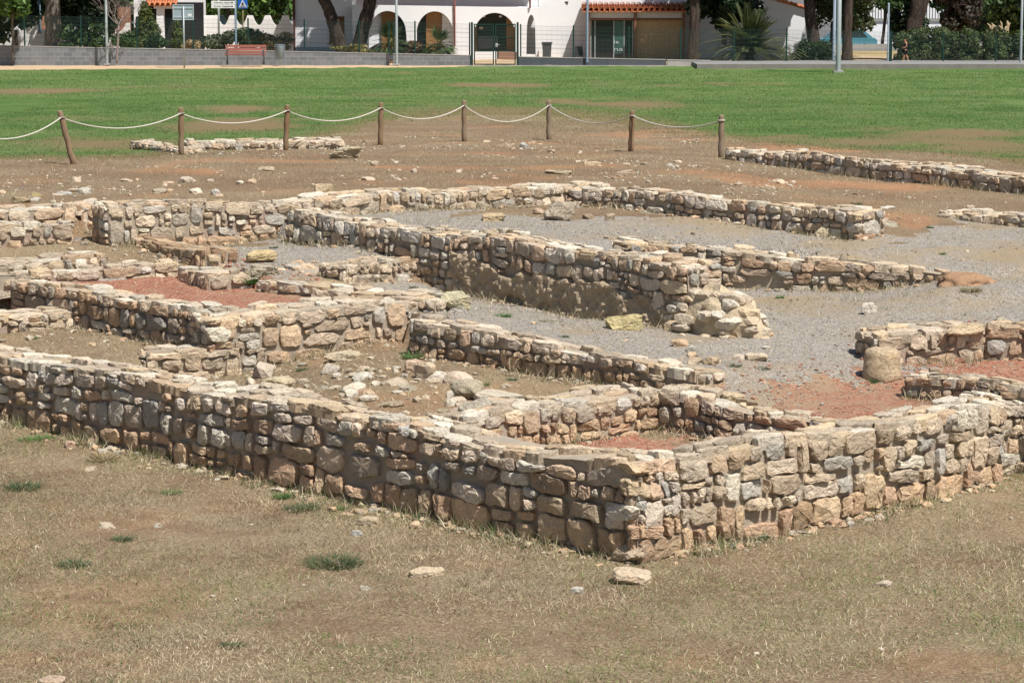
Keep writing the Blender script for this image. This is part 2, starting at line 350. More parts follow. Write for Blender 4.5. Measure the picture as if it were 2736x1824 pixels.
def zbase(x, y, r=None):
    x = np.asarray(x, float); y = np.asarray(y, float)
    if r is None: r = regions(x, y)
    z = np.zeros(x.shape)
    z = z + .07 * sm(2.0, 6.5, -x) + .12 * sm(3.0, 5.2, x) * sm(24, 27, y)
    z = np.where(r == 1, zplateau(x, y), z)
    z = np.where(r == 2, .46 + .26 * sm(-3.6, -1.4, x), z)
    z = np.where(r == 3, .62 + .10 * sm(29, 33, y), z)
    z = np.where(r == 4, 1.10, z); z = np.where(r == 5, 1.20 + .2 * sm(35.5, 38, y), z)
    z = np.where(r == 6, idw(x, y, C_SC), z); z = np.where(r == 7, idw(x, y, C_UC), z); z = np.where(r == 8, idw(x, y, C_CO), z)
    z = np.where(r == 9, .42, z)
    z = z + .020 * n2(x, y, 1.1, 3) + .010 * n2(x, y, 5.0, 4)
    return z
def axis(parts):
    out = []
    for a, b, s in parts: out.append(np.arange(a, b - 1e-6, s))
    return np.concatenate(out)
def geo(a, b, n): return np.geomspace(a, b, n)
GX = np.concatenate([-geo(34, 1200, 16)[::-1], axis([(-33, -12, .7), (-12, 12, .1), (12, 33, .7)]), geo(33, 1200, 16)])
GY = np.concatenate([np.array([-60, -20, 0, 8]), axis([(12, 17, .5), (17, 64, .1), (64, 128, .5)]), geo(128, 1500, 30)])
XX, YY = np.meshgrid(GX, GY); RR = regions(XX, YY)
P_RUIN = [cl('front_left', 'A', 6), cl('front_left', 'B', -.25), cl('front_right', 'B', 0), cl('front_right_far', 'B', 3), (14, 35), (14, 42), (7.0, 40.5), cl('upper_dark', 'B', .2), cl('upper_light', 'B', -.3), cl('upper_light', 'A', 0), cl('left_high', 'B', 0), cl('left_high', 'A', 6)]
RR[(RR == 1) & inpoly(XX, YY, P_RUIN)] = -1
for _ in range(40):                       # strips under the walls take the room beside them
    hole = RR == -1
    if not hole.any(): break
    for ax, st in ((0, 1), (0, -1), (1, 1), (1, -1)):
        n_ = np.roll(RR, st, ax); g_ = hole & (n_ > 1) & (RR == -1); RR[g_] = n_[g_]
RR[RR == -1] = 1
ZZ = zbase(XX, YY, RR)
_m = ((RR == 1) | (RR == 7)) & (XX > 4.6) & (YY > 36.3) & (YY < 47); _zb = ZZ.copy()
for _ in range(3):
    for ax in (0, 1):
        _zb = sum(np.roll(_zb, k, ax) for k in range(-4, 5)) / 9
ZZ = np.where(_m, _zb, ZZ)
ZZ = ZZ - 1.25 * sm(141, 152, YY) * sm(4, 9, XX)
P_LAWN = [pw(*q) for q in ((-900, 452, 1.4), (0, 446, 1.42), (250, 436, 1.42), (420, 430, 1.42), (560, 412, 1.4), (800, 385, 1.35), (940, 352, 1.3), (1010, 318, 1.28), (1160, 305, 1.25), (1250, 300, 1.25), (1420, 296, 1.25), (1560, 318, 1.26), (1800, 336, 1.3), (1900, 362, 1.33), (2050, 392, 1.38), (2300, 412, 1.4), (2480, 424, 1.4), (2736, 448, 1.42), (3600, 470, 1.45))]
P_LAWN = P_LAWN + [(40, 118.9), (8.7, 118.9), (8.4, 121.2), (-2.2, 121.2), (-2.6, 120.2), (-12, 118.6), (-22.5, 117.0), (-40, 116)]
FX = .25 * (XX[1:, 1:] + XX[1:, :-1] + XX[:-1, 1:] + XX[:-1, :-1]); FY = .25 * (YY[1:, 1:] + YY[1:, :-1] + YY[:-1, 1:] + YY[:-1, :-1])
jx = FX + .25 * n2(FX, FY, .9, 8) * (FY < 80); jy = FY + 1.2 * n2(FX, FY, .45, 9) * (FY < 80) + .15 * n2(FX, FY, 1.5, 10)
FR = RR[:-1, :-1]; SURF = np.zeros(FX.shape, int)                       # 0 soil 1 gravel 2 red 3 lawn 4 sand 5 asphalt
SURF[(FR == 6) & (n2(FX, FY, .8, 5) > -.55)] = 1; SURF[(FR == 7)] = 1; SURF[(FR == 8)] = 1
SURF[(FR == 4)] = 2
P_REDR = [pw(1990, 1120, .75), pw(2060, 1040, .75), pw(2180, 1030, .75), pw(2330, 1020, .75), pw(2420, 985, .8), pw(2560, 950, .82), pw(2736, 930, .82), pw(3000, 960, .82), pw(3000, 1150, .75), pw(2400, 1150, .75)]
SURF[(FR == 8) & inpoly(FX + .35 * n2(FX, FY, 1.6, 14), FY + .8 * n2(FX, FY, 1.3, 12), P_REDR)] = 2
SURF[(FR == 9) & (n2(FX, FY, 1.3, 6) > -.35)] = 2
_k = (FX > 4.4) & (FY > 36.3) & (FY < 47); _fj = regions(FX + .55 * n2(FX, FY, 1.1, 51), FY + .9 * n2(FX, FY, 1.0, 52))
SURF[_k & (FR == 7) & (_fj == 1)] = 0; SURF[_k & (FR == 1) & (_fj == 7)] = 1
P_SOILR = [pw(1180, 575, 1.6), pw(1330, 545, 1.6), pw(1560, 548, 1.56), pw(1900, 600, 1.5), pw(1650, 575, 1.56), pw(1480, 590, 1.58), pw(1250, 580, 1.6)]
SURF[(FR == 7) & inpoly(jx, jy, P_SOILR)] = 0
SURF[inpoly(jx, jy, P_LAWN)] = 3
SURF[(FY > 116.5) & (FY > 100) & (SURF != 3) & (FY < 150)] = 4
SURF[FY >= 150] = 5
BLOBS = [(90, 238, 120, 8, .8), (620, 322, 120, 18, .9), (640, 300, 60, 10, .5), (1340, 216, 110, 6, .8), (1120, 330, 160, 22, .7), (1700, 285, 140, 14, .75), (1530, 275, 80, 10, .5), (2560, 350, 130, 14, .6), (2080, 370, 90, 14, .5), (2360, 335, 90, 10, .5), (1000, 250, 260, 10, .22), (300, 395, 300, 22, .55), (2650, 395, 150, 22, .7), (2300, 385, 200, 14, .4), (1700, 215, 350, 12, .25), (450, 222, 300, 8, .2), (2300, 235, 200, 10, .2), (1250, 300, 300, 14, .5)]
def dryness(x, y):
    d = np.zeros(np.shape(x))
    for px, py, sx, sy, a in BLOBS:
        c = U(px, py, float(np.interp(60, *ZB)) if py > 300 else 1.0); e = U(px + sx * 1.35, py, c.z); f = U(px, py - sy * 1.3, c.z)
        d = np.maximum(d, 1.15 * a * np.exp(-((x - c.x) / max(.3, e.x - c.x)) ** 2 - ((y - c.y) / max(.4, f.y - c.y)) ** 2))
    return d + (.24 * n2(x, y, .25, 21) + .16 * n2(x, y * .5, .9, 22)) * (y > 50)
LM = np.zeros(XX.shape); LM[:-1, :-1] = SURF == 3
for ax, k in ((1, 14), (0, 30)):
    c_ = np.cumsum(np.pad(LM, [(k + 1, k) if a == ax else (0, 0) for a in (0, 1)], mode='edge'), ax); LM = (np.take(c_, range(2 * k + 1, c_.shape[ax]), ax) - np.take(c_, range(0, c_.shape[ax] - 2 * k - 1), ax)) / (2 * k + 1)
def blur(mask, kx, ky):
    m = np.zeros(XX.shape); m[:-1, :-1] = mask
    for ax, k in ((1, kx), (0, ky)):
        c_ = np.cumsum(np.pad(m, [(k + 1, k) if a == ax else (0, 0) for a in (0, 1)], mode='edge'), ax); m = (np.take(c_, range(2 * k + 1, c_.shape[ax]), ax) - np.take(c_, range(0, c_.shape[ax] - 2 * k - 1), ax)) / (2 * k + 1)
    return m
RM = blur(SURF == 2, 6, 9)
DRY = np.maximum(dryness(XX, YY), (1 - sm(.5, 1.0, LM)) * .75 * (YY < 80))
RED = np.clip(.7 * sm(.3, .85, n2(XX, YY, .5, 31)) * (RR == 1) + .25 * sm(.2, .7, n2(XX, YY, .9, 35)) * (RR == 2) + .2 * sm(.3, .8, n2(XX, YY, .6, 33)), 0, .85)
DIRT = np.zeros(XX.shape)
for px, py, z, r_, a in ((1900, 600, 1.5, 1.6, 1), (2450, 690, 1.4, 1.3, .8), (2640, 690, 1.36, 1.5, .9), (2500, 800, 1.2, 1.6, .7), (2130, 800, 1.08, 1.2, 1), (1700, 620, 1.56, 1.2, .6), (1400, 660, 1.62, 1.0, .8), (1360, 840, 1.0, .9, .6), (1980, 1000, .9, 1.0, .8), (2230, 1010, .85, 1.0, .8), (2380, 870, 1.05, 1.0, .8), (1700, 960, .98, .6, .6), (640, 640, 1.24, .8, .8), (900, 745, 1.2, 1.0, 1), (2250, 640, 1.47, 1.0, 1), (2640, 610, 1.45, 1.0, .9), (1960, 1080, .8, .5, .5), (2090, 1060, .74, .8, .95), (2300, 1070, .74, .8, .8), (2200, 1035, .76, .6, .9), (1250, 845, 1.05, .5, .7), (1560, 880, 1.0, .5, .7), (2000, 860, 1.0, .7, .7), (2300, 760, 1.1, .9, .7), (1850, 900, 1.0, .6, .6)):
    q = pw(px, py, z); DIRT = np.maximum(DIRT, .75 * a * np.exp(-((XX - q[0]) ** 2 + ((YY - q[1]) * .7) ** 2) / r_ ** 2))
def bare(x, y):
    b = 0
    for px, py, sx, sy, a in ((520, 1470, 330, 75, .9), (250, 1600, 300, 70, .7), (1850, 1650, 300, 55, .6), (2600, 1790, 280, 70, .6), (900, 1650, 320, 60, .5), (120, 1330, 200, 60, .7), (1250, 1420, 200, 30, .4)):
        c = U(px, py, 0); e = U(px + sx, py, 0); g = U(px, py - sy, 0); b = np.maximum(b, a * np.exp(-((x - c.x) / (e.x - c.x)) ** 2 - ((y - c.y) / (g.y - c.y)) ** 2))
    return b
DIRT = np.maximum(DIRT, np.where(RR == 0, np.clip(.42 * bare(XX, YY) + .5 * n2(XX, YY, 2.2, 41) + .6 * n2(XX, YY, 6.0, 43, 3) - .1, 0, .9), 0))
DIRT = np.where(RR == 1, np.clip(.35 * n2(XX, YY, .7, 44) + .3, 0, .8) * (YY < 70), DIRT)
ny, nx = XX.shape
VID = np.arange(ny * nx).reshape(ny, nx)
QUAD = np.stack([VID[:-1, :-1], VID[:-1, 1:], VID[1:, 1:], VID[1:, :-1]], -1)
VALL = np.stack([XX, YY, ZZ], -1).reshape(-1, 3)
def sheet(name, mask, mat, label):
    q = QUAD[mask]; u, inv = np.unique(q.ravel(), return_inverse=True)
    me = mesh_np(name, VALL[u], inv.ravel(), np.full(len(q), 4), mat, smooth=True,
                 attrs={'dry': DRY.ravel()[u], 'red': RED.ravel()[u], 'dirt': DIRT.ravel()[u]})
    return tag(link(name, me), label, name.replace('_', ' '), kind='structure')
sheet('ground', SURF == 0, M['soil'], 'dry brown soil around the ruined stone walls')
sheet('gravel_floor', SURF == 1, M['gravel'], 'grey gravel floor inside the ruined rooms')
sheet('red_gravel_floor', SURF == 2, M['red'], 'crushed red tile covering room floors of the ruin')
sheet('lawn', SURF == 3, M['lawn'], 'wide green lawn with dry patches behind the ruins')
sheet('path', SURF == 4, M['sand'], 'beige sandy footpath along the far edge of lawn')
sheet('road', SURF == 5, M['asphalt'], 'grey street beyond the fence and garden')

_gx = GX; _gy = GY
def zgrid(x, y):
    """height of the built ground under points"""
    x = np.asarray(x, float); y = np.asarray(y, float)
    i = np.clip(np.searchsorted(_gx, x) - 1, 0, nx - 2); j = np.clip(np.searchsorted(_gy, y) - 1, 0, ny - 2)
    tx = np.clip((x - _gx[i]) / (_gx[i + 1] - _gx[i]), 0, 1); ty = np.clip((y - _gy[j]) / (_gy[j + 1] - _gy[j]), 0, 1)
    return (ZZ[j, i] * (1 - tx) + ZZ[j, i + 1] * tx) * (1 - ty) + (ZZ[j + 1, i] * (1 - tx) + ZZ[j + 1, i + 1] * tx) * ty
def G(px, py):
    """the ground point the photo shows at this pixel (terrain only)"""
    d = ray(px, py); t = np.linspace(15, 140, 2600); x = d.x * t / d.y; y = t; z = H + d.z * t / d.y
    g = zgrid(x, y); k = int(np.argmax(g >= z)); return Vector((x[k], y[k], float(g[k])))
def GV(px, py):
    """same for many pixels"""
    return np.array([tuple(G(a, b)) for a, b in zip(px, py)])
def surf_at(x, y):
    i = np.clip(np.searchsorted(_gx, x) - 1, 0, nx - 2); j = np.clip(np.searchsorted(_gy, y) - 1, 0, ny - 2); return SURF[j, i], FR[j, i]

# ------------------------------------------------------------------ rubble masonry
def clip(poly, a, b, c):
    out = []; n = len(poly)
    for i in range(n):
        p = poly[i]; q = poly[(i + 1) % n]; dp = a * p[0] + b * p[1] - c; dq = a * q[0] + b * q[1] - c
        if dp <= 0: out.append(p)
        if (dp < 0 < dq) or (dq < 0 < dp):
            t = dp / (dp - dq); out.append((p[0] + (q[0] - p[0]) * t, p[1] + (q[1] - p[1]) * t))
    return out
def cells(u0, u1, v0, v1, cu, cv, R, cuts=(), irr=1.0, sizes=None):
    """irregular convex stone outlines that fill the rectangle"""
    seeds = []; v = v0; row = 0
    while v < v1:
        hgt = cv * R.uniform(.6, 1.45)
        if v + hgt * 1.5 > v1: hgt = max(v1 - v, .05)
        u = u0 - cu * R.uniform(0, .8)
        while u < u1:
            w = cu * R.choice((R.uniform(.4, .8), R.uniform(.8, 1.3), R.uniform(1.1, 1.9)))
            if R.random() < .16 and hgt > cv * .8:
                seeds.append((u + w * .5, v + hgt * .25)); seeds.append((u + w * .5, v + hgt * .78))
            else:
                seeds.append((u + w * .5 + R.uniform(-.1, .1) * w, v + hgt * (.5 + irr * R.uniform(-.22, .22))))
            u += w
        v += hgt; row += 1
    asp = cu / cv; ms = [(s[0] / asp, s[1]) for s in seeds]
    g = cv * 1.6; buck = {}
    for i, s in enumerate(ms): buck.setdefault((int(s[0] // g), int(s[1] // g)), []).append(i)
    res = []
    for i, (x, y) in enumerate(ms):
        P = [(x - g, y - g), (x + g, y - g), (x + g, y + g), (x - g, y + g)]; bx, by = int(x // g), int(y // g)
        nb = [j for a in (-2, -1, 0, 1, 2) for b in (-2, -1, 0, 1, 2) for j in buck.get((bx + a, by + b), ()) if j != i]
        nb.sort(key=lambda j: (ms[j][0] - x) ** 2 + (ms[j][1] - y) ** 2)
        for j in nb[:22]:
            a, b = ms[j][0] - x, ms[j][1] - y; c = a * (x + ms[j][0]) / 2 + b * (y + ms[j][1]) / 2; P = clip(P, a, b, c)
            if len(P) < 3: break
        if len(P) < 3: continue
        P = [(p[0] * asp, p[1]) for p in P]
        for h in ((-1, 0, -u0), (1, 0, u1), (0, -1, -v0), (0, 1, v1)) + tuple(cuts):
            P = clip(P, *h)
            if len(P) < 3: break
        if len(P) < 3: continue
        ar = .5 * sum(P[k][0] * P[(k + 1) % len(P)][1] - P[(k + 1) % len(P)][0] * P[k][1] for k in range(len(P)))
        if abs(ar) < cu * cv * .10: continue
        res.append(P)
    return res
def courses(u0, u1, v0, v1, cu, cv, R, cuts=()):
    """rough courses: rows of uneven height, long and short stones, some two rows tall"""
    rows = [v0]
    while rows[-1] < v1 - cv * .35: rows.append(rows[-1] + cv * R.choice((R.uniform(.45, .75), R.uniform(.8, 1.2), R.uniform(.9, 1.45))))
    rows[-1] = v1; nr = len(rows) - 1; ph = [(R.uniform(0, 9), R.uniform(1.2, 3.2), R.uniform(0, 9)) for _ in rows]
    def yb(k, u):
        if k <= 0 or k >= nr: return rows[k]
        a, f, b = ph[k]; return rows[k] + cv * (.16 * math.sin(u * f + a) + .10 * math.sin(u * f * 3.7 + b))
    taken = [[] for _ in range(nr + 2)]; res = []
    for k in range(nr):
        free = []; cur = u0
        for (a, b) in sorted(taken[k]):
            if a > cur + .01: free.append((cur, a))
            cur = max(cur, b)
        if cur < u1 - .01: free.append((cur, u1))
        hk = rows[k + 1] - rows[k]
        for (a, b) in free:
            u = a
            while u < b - 1e-6:
                w = cu * R.choice((R.uniform(.3, .6), R.uniform(.5, 1.0), R.uniform(.8, 1.3), R.uniform(1.3, 2.3))); w = max(w, hk * .55)
                if b - u - w < cu * .35: w = b - u
                top = k + 1
                if k + 1 < nr and w < cu * 1.5 and w > cu * .5 and R.random() < .17 and rows[k + 2] - rows[k] < cv * 2.3: top = k + 2; taken[k + 1].append((u, u + w))
                j = lambda s: R.uniform(-s, s) * cv
                sl = j(.16)
                L, Rr = u, u + w; m = (L + Rr) / 2
                P = [(L + (0 if L <= u0 else j(.10)), yb(k, L) + j(.06)), (m + j(.3), yb(k, m) + j(.09)), (Rr + (0 if Rr >= u1 else j(.10)), yb(k, Rr) + j(.06)),
                     (Rr + (0 if Rr >= u1 else j(.12)), yb(top, Rr) + j(.06)), (m + j(.3), yb(top, m) + j(.09)), (L + (0 if L <= u0 else j(.12)), yb(top, L) + j(.06))]
                if hk > cv * 1.05 and top == k + 1 and R.random() < .32:
                    hm = .5 + R.uniform(-.18, .18); a0 = (P[0][0] * (1 - hm) + P[5][0] * hm, P[0][1] * (1 - hm) + P[5][1] * hm); a1 = (P[2][0] * (1 - hm) + P[3][0] * hm, P[2][1] * (1 - hm) + P[3][1] * hm)
                    QQ = [[P[0], P[1], P[2], a1, a0], [a0, a1, P[3], P[4], P[5]]]
                else: QQ = [P]
                for Q in QQ:
                    cx = sum(q[0] for q in Q) / len(Q); cy = sum(q[1] for q in Q) / len(Q)
                    g = R.choice((0, 0, .06, .14)); Q = [(cx + (x - cx) * (1 - g), cy + (y - cy) * (1 - g)) for x, y in Q]
                    for h in ((-1, 0, -u0), (1, 0, u1), (0, -1, -v0), (0, 1, v1)) + tuple(cuts):
                        Q = clip(Q, *h)
                        if len(Q) < 3: break
                    if len(Q) >= 3:
                        ar = .5 * sum(Q[i][0] * Q[(i + 1) % len(Q)][1] - Q[(i + 1) % len(Q)][0] * Q[i][1] for i in range(len(Q)))
                        bw = max(q[0] for q in Q) - min(q[0] for q in Q); bh = max(q[1] for q in Q) - min(q[1] for q in Q)
                        if ar > cu * cv * .06 and min(bw, bh) > .30 * cv and max(bw, bh) / min(bw, bh) < 4.2: res.append(Q)
                u += w
    return res
TONES = {
    'cream': [(0.582, 0.463, 0.339), (0.541, 0.426, 0.301), (0.520, 0.435, 0.347), (0.604, 0.501, 0.393), (0.520, 0.420, 0.310), (0.530, 0.388, 0.264), (0.458, 0.388, 0.320), (0.572, 0.473, 0.365), (0.640, 0.590, 0.500), (0.500, 0.470, 0.430), (0.570, 0.450, 0.330)],
    'grey': [(0.546, 0.449, 0.368), (0.511, 0.426, 0.356), (0.593, 0.471, 0.356), (0.546, 0.405, 0.280), (0.557, 0.492, 0.438), (0.522, 0.410, 0.287), (0.617, 0.526, 0.444), (0.546, 0.383, 0.271), (0.593, 0.481, 0.378), (0.600, 0.560, 0.500), (0.420, 0.410, 0.390), (0.620, 0.570, 0.490), (0.500, 0.360, 0.250)],
    'tan': [(0.551, 0.391, 0.262), (0.561, 0.410, 0.276), (0.510, 0.363, 0.239), (0.510, 0.400, 0.299), (0.551, 0.437, 0.331), (0.479, 0.381, 0.294), (0.600, 0.530, 0.430), (0.480, 0.450, 0.400)],
    'brown': [(0.496, 0.345, 0.234), (0.518, 0.364, 0.239), (0.452, 0.349, 0.264), (0.485, 0.384, 0.292), (0.518, 0.345, 0.225), (0.441, 0.360, 0.296), (0.520, 0.470, 0.400), (0.380, 0.360, 0.340)],
    'earth': [(0.380, 0.250, 0.155), (0.420, 0.300, 0.185), (0.460, 0.360, 0.250), (0.360, 0.220, 0.130)],
    'cap': [(0.543, 0.427, 0.307), (0.524, 0.436, 0.333), (0.496, 0.419, 0.333), (0.562, 0.436, 0.290), (0.468, 0.384, 0.298), (0.580, 0.489, 0.392), (0.524, 0.384, 0.256), (0.640, 0.580, 0.490), (0.600, 0.550, 0.470)],
    'low': [(0.550, 0.378, 0.237), (0.529, 0.373, 0.232), (0.499, 0.339, 0.219), (0.560, 0.417, 0.270), (0.489, 0.320, 0.210)],
}
def stone_arrays(polys, R, tone, P=(.022, .05), gap=.012, N=14, low=None, facet=1.0, rough=1.0):
    """per stone: outline rounded and shrunk, rings of verts in (u, v, n)"""
    prof = [(1.0, -.09), (1.0, -.012), (.985, .70), (.92, .95), (.5, 1.0), (.0, 1.0)]
    rings = len(prof); vs = []; cols = []; out = []
    for poly in polys:
        A = np.array(poly); c = A.mean(0)
        Rm = np.sqrt(((A - c) ** 2).sum(1)).mean()
        A = c + (A - c) * max(.55, 1 - gap * R.choice((R.uniform(.5, 1.2), R.uniform(.5, 1.2), R.uniform(1.2, 2.6))) / max(Rm, .02))
        for it in range(2):
            t_ = np.array([[R.uniform(.06, .30) if it == 0 else .18] for _ in range(len(A))]); B = np.roll(A, -1, 0); t2 = np.roll(t_, -1, 0); A = np.stack([A * (1 - t_) + B * t_, A * t2 + B * (1 - t2)], 1).reshape(-1, 2)
        B = np.roll(A, -1, 0); L = np.sqrt(((B - A) ** 2).sum(1)); cum = np.concatenate([[0], np.cumsum(L)])
        s = np.linspace(0, cum[-1], N, endpoint=False); A2 = np.concatenate([A, A[:1]])
        O = np.stack([np.interp(s, cum, A2[:, 0]), np.interp(s, cum, A2[:, 1])], 1)
        O = c + (O - c) * (1 + RNG.normal(0, .035 * rough, (N, 1)))
        pr = R.uniform(*P); fac = []
        for _ in range(R.choice((2, 3, 3, 4))):
            a = R.uniform(0, 2 * math.pi); st = R.uniform(.15, .85) * facet; fac.append((R.uniform(.75, 1.15), st * math.cos(a), st * math.sin(a)))
        pts = np.zeros((rings, N, 3))
        for k, (r_, h_) in enumerate(prof):
            q = (O - c) * r_; qn = q / max(Rm, .02)
            if h_ < 0: hh = np.full(N, h_ if k == 0 else -.012)
            else:
                hh = np.full(N, 1.0)
                for (b0, sx, sy) in fac: hh = np.minimum(hh, b0 + sx * qn[:, 0] + sy * qn[:, 1])
                hh = pr * h_ * np.maximum(hh, .12) + RNG.normal(0, .0035 * rough, N)
            if 0 < r_ < 1: q = q + RNG.normal(0, .025 * Rm, (N, 2))
            pts[k, :, :2] = c + q; pts[k, :, 2] = hh
        pts[-1] = pts[-1].mean(0)
        vs.append(pts); T = TONES[tone]
        if low is not None and c[1] < low: T = TONES['low']
        cc = np.array(R.choice(T)) * R.uniform(.76, 1.2); cols.append(cc)
    if not vs: return np.zeros((0, 3)), [], [], np.zeros((0, 3))
    n = len(vs); vs = np.array(vs)                       # n, rings, N, 3
    idx = np.arange(n * rings * N).reshape(n, rings, N)
    a = idx[:, :-1]; b = idx[:, 1:]
    q = np.stack([a, np.roll(a, -1, 2), np.roll(b, -1, 2), b], -1).reshape(-1, 4)
    return vs.reshape(-1, 3), q, np.repeat(np.array(cols), rings * N, 0), n
def warp(p, amt=.035):
    p = np.asarray(p, float); w = np.stack([noise3(p * .9 + 3), noise3(p * .9 + 51), noise3(p * 1.1 + 97)], -1)
    f = np.stack([noise3(p * 6 + 3), noise3(p * 6 + 51), noise3(p * 6 + 97)], -1)
    return p + amt * w + .007 * f
def grid_patch(O, Uv, Vv, Nv, u0, u1, v0, v1, s, amp, off):
    nu = max(2, int((u1 - u0) / s)); nv = max(2, int((v1 - v0) / s))
    uu, vv = np.meshgrid(np.linspace(u0, u1, nu + 1), np.linspace(v0, v1, nv + 1))
    p = O + uu[..., None] * Uv + vv[..., None] * Vv
    h = off + amp * fbm(p * 9, 3); p = p + h[..., None] * Nv
    i = np.arange((nu + 1) * (nv + 1)).reshape(nv + 1, nu + 1)
    q = np.stack([i[:-1, :-1], i[:-1, 1:], i[1:, 1:], i[1:, :-1]], -1).reshape(-1, 4)
    return p.reshape(-1, 3), q
def join(parts):
    vs = []; qs = []; cs = []; b = 0
    for p in parts:
        vs.append(p[0]); qs.append(np.asarray(p[1]) + b); b += len(p[0])
        if len(p) > 2: cs.append(p[2])
    return np.concatenate(vs), np.concatenate(qs), (np.concatenate(cs) if cs else None)
def qmesh(name, v, q, mat, col=None, smooth=False, parent=None):
    q = np.asarray(q)
    return link(name, mesh_np(name, v, q.ravel(), np.full(len(q), q.shape[1]), mat, col=col, smooth=smooth), parent)
def build_wall(key, label, N=14, lowh=None, P=(.022, .05), group='ruined stone walls', gap=.012, rec=.006):
    w = WALLS[key]; R = random.Random(key); A = np.array([*w['A'], 0.]); d3 = np.array([*w['d'], 0.]); n3 = np.array([*w['n'], 0.]); z3 = np.array([0, 0, 1.])
    L = (w['B'] - w['A']).length; th = w['th']; zt = max(w['za'], w['zbT']); zb = w['zb']; cu, cv = w['cell']; tone = w['tone']
    sl = (w['zbT'] - w['za']) / L
    cuts = [(-sl, 1.0, w['za'])] if abs(sl) > 1e-4 else []
    vis0 = zb
    if w.get('plaster'):
        v_stone = lambda u: None
    low = None if lowh is None else lowh
    stones = []
    tops = []
    def place(arr, O, Uv, Vv, Nv):
        v, q, c, n = arr
        if n == [] or len(v) == 0: return None
        return (O + v[:, :1] * Uv + v[:, 1:2] * Vv + v[:, 2:3] * Nv, q, c)
    fc = courses(0, L, zb, zt - .005, cu, cv, R, cuts)
    if w.get('plaster'):
        def bound(u): return 1.50 - .05 * max(0, u - 4.0) + .05 * math.sin(u * 2.3) + .03 * math.sin(u * 5.1)
        keep = []
        for p in fc:
            c = np.mean(np.array(p), 0)
            if c[0] < 3.9 or c[0] > L - .3 or c[1] > bound(c[0]) - .03: keep.append(p)
        fc = keep
    lw = None if low is None else zb + low
    stones.append(place(stone_arrays(fc, R, tone, P, gap=gap, N=N, low=lw, facet=1.25), A, d3, z3, n3))
    for e, side in ((0, w['ends'][0]), (1, w['ends'][1])):
        if not side: continue
        O = A + d3 * (L if e else 0); ze = w['zbT'] if e else w['za']
        ec = courses(0, th, zb, ze - .005, cu * .95, cv, R)
        stones.append(place(stone_arrays(ec, R, tone, P, N=N, low=lw), O, -n3, z3, d3 if e else -d3))
    tc = [q_ for q_ in cells(0, L, -.018, th, cu * 1.25, cu * .9, R, irr=1.3) if R.random() > .07]
    arr = stone_arrays(tc, R, 'cap' if tone != 'earth' else 'earth', (.010, .032), gap=.005, N=N, facet=.8)
    v = arr[0]
    O = A + z3 * (w['za'] - .012)
    per = len(v) // max(1, arr[3]); jit = np.repeat(RNG.uniform(-.02, .035, arr[3]), per)
    tops.append((O + v[:, :1] * (d3 + z3 * sl) + v[:, 1:2] * (-n3) + (v[:, 2:3] + jit[:, None]) * z3, arr[1], arr[2]))
    # core
    ztop = lambda: 0
    co = []
    s = .06
    def ramp(p):     # drop the core's top along a sloping wall
        t = (p - A) @ d3; lim = w['za'] + sl * np.clip(t, 0, L) - .022; p[:, 2] = np.minimum(p[:, 2], lim + .008 * noise3(p * 11)); return p
    co.append(grid_patch(A, d3, z3, n3, .0, L, zb, zt - .02, s, .006, -rec))
    co.append(grid_patch(A - n3 * th, d3, z3, -n3, .0, L, zb, zt - .02, .12, .012, .0))
    co.append(grid_patch(A, -n3, z3, -d3, 0, th, zb, zt - .02, s, .006, -.004))
    co.append(grid_patch(A + d3 * L, -n3, z3, d3, 0, th, zb, zt - .02, s, .006, -.004))
    co.append(grid_patch(A + z3 * (zt - .02), d3, -n3, z3, 0, L, 0, th, s, .007, .0))
    sag_a = .055 if zt - zb > .5 else .04
    def sag(p):
        p = np.array(p); p[:, 2] += sag_a * noise3(np.stack([p[:, 0] * .9, p[:, 1] * .9, p[:, 0] * 0 + len(key)], -1)) * np.clip((p[:, 2] - zt + .45) / .45, 0, 1.1); return p
    root = tag(thing('stone_wall', label, 'stone wall', (w['A'].x, w['A'].y, 0), group), kind='thing')
    off = np.array([w['A'].x, w['A'].y, 0])
    v, q, _ = join([(ramp(p), f) for p, f in co]); qmesh('mortar_core', warp(sag(v)) - off, q, M['mortar'], parent=root, smooth=True)
    v, q, c = join([s_ for s_ in stones if s_ is not None]); qmesh('face_stones', warp(sag(v)) - off, q, M['stone'], c, parent=root)
    v, q, c = join(tops); qmesh('capstones', warp(sag(v)) - off, q, M['stone'], c, parent=root)
    for e in w.get('quoin', ()):
        vv = []; qq = []; cc = []; b0 = 0; zc = zb + .02; E = A + d3 * (L if e else 0); od = d3 if e else -d3; kk = 0; ze = w['zbT'] if e else w['za']
        while zc < ze - .06:
            hh = min(R.uniform(.13, .24), ze - zc); hh = ze - zc if ze - zc - hh < .08 else hh; la, lb = (R.uniform(.34, .48), R.uniform(.2, .28)) if kk % 2 else (R.uniform(.2, .28), R.uniform(.34, .48)); kk += 1
            m_ = rock_mesh('q', (la, lb, hh * .98), 900 + kk * 13 + len(key), 'cap' if kk % 3 else 'low', 4, .9); v_ = np.zeros(len(m_.vertices) * 3); m_.vertices.foreach_get('co', v_); v_ = v_.reshape(-1, 3); f_ = np.array([list(q_.vertices) for q_ in m_.polygons]); col_ = np.array(m_.color_attributes['Col'].data[0].color[:3]); bpy.data.meshes.remove(m_)
            ctr = E - od * (la * .5 - .08) - n3 * (lb * .5 - .085) + z3 * zc; w_ = ctr + v_[:, :1] * od + v_[:, 1:2] * (-n3 if e else n3) * (1 if e else -1) + v_[:, 2:3] * z3
            if np.dot(np.cross(od, -n3), z3) < 0: f_ = f_[:, ::-1]
            vv.append(w_); qq.append(f_ + b0); b0 += len(v_); cc.append(np.tile(col_, (len(v_), 1))); zc += hh
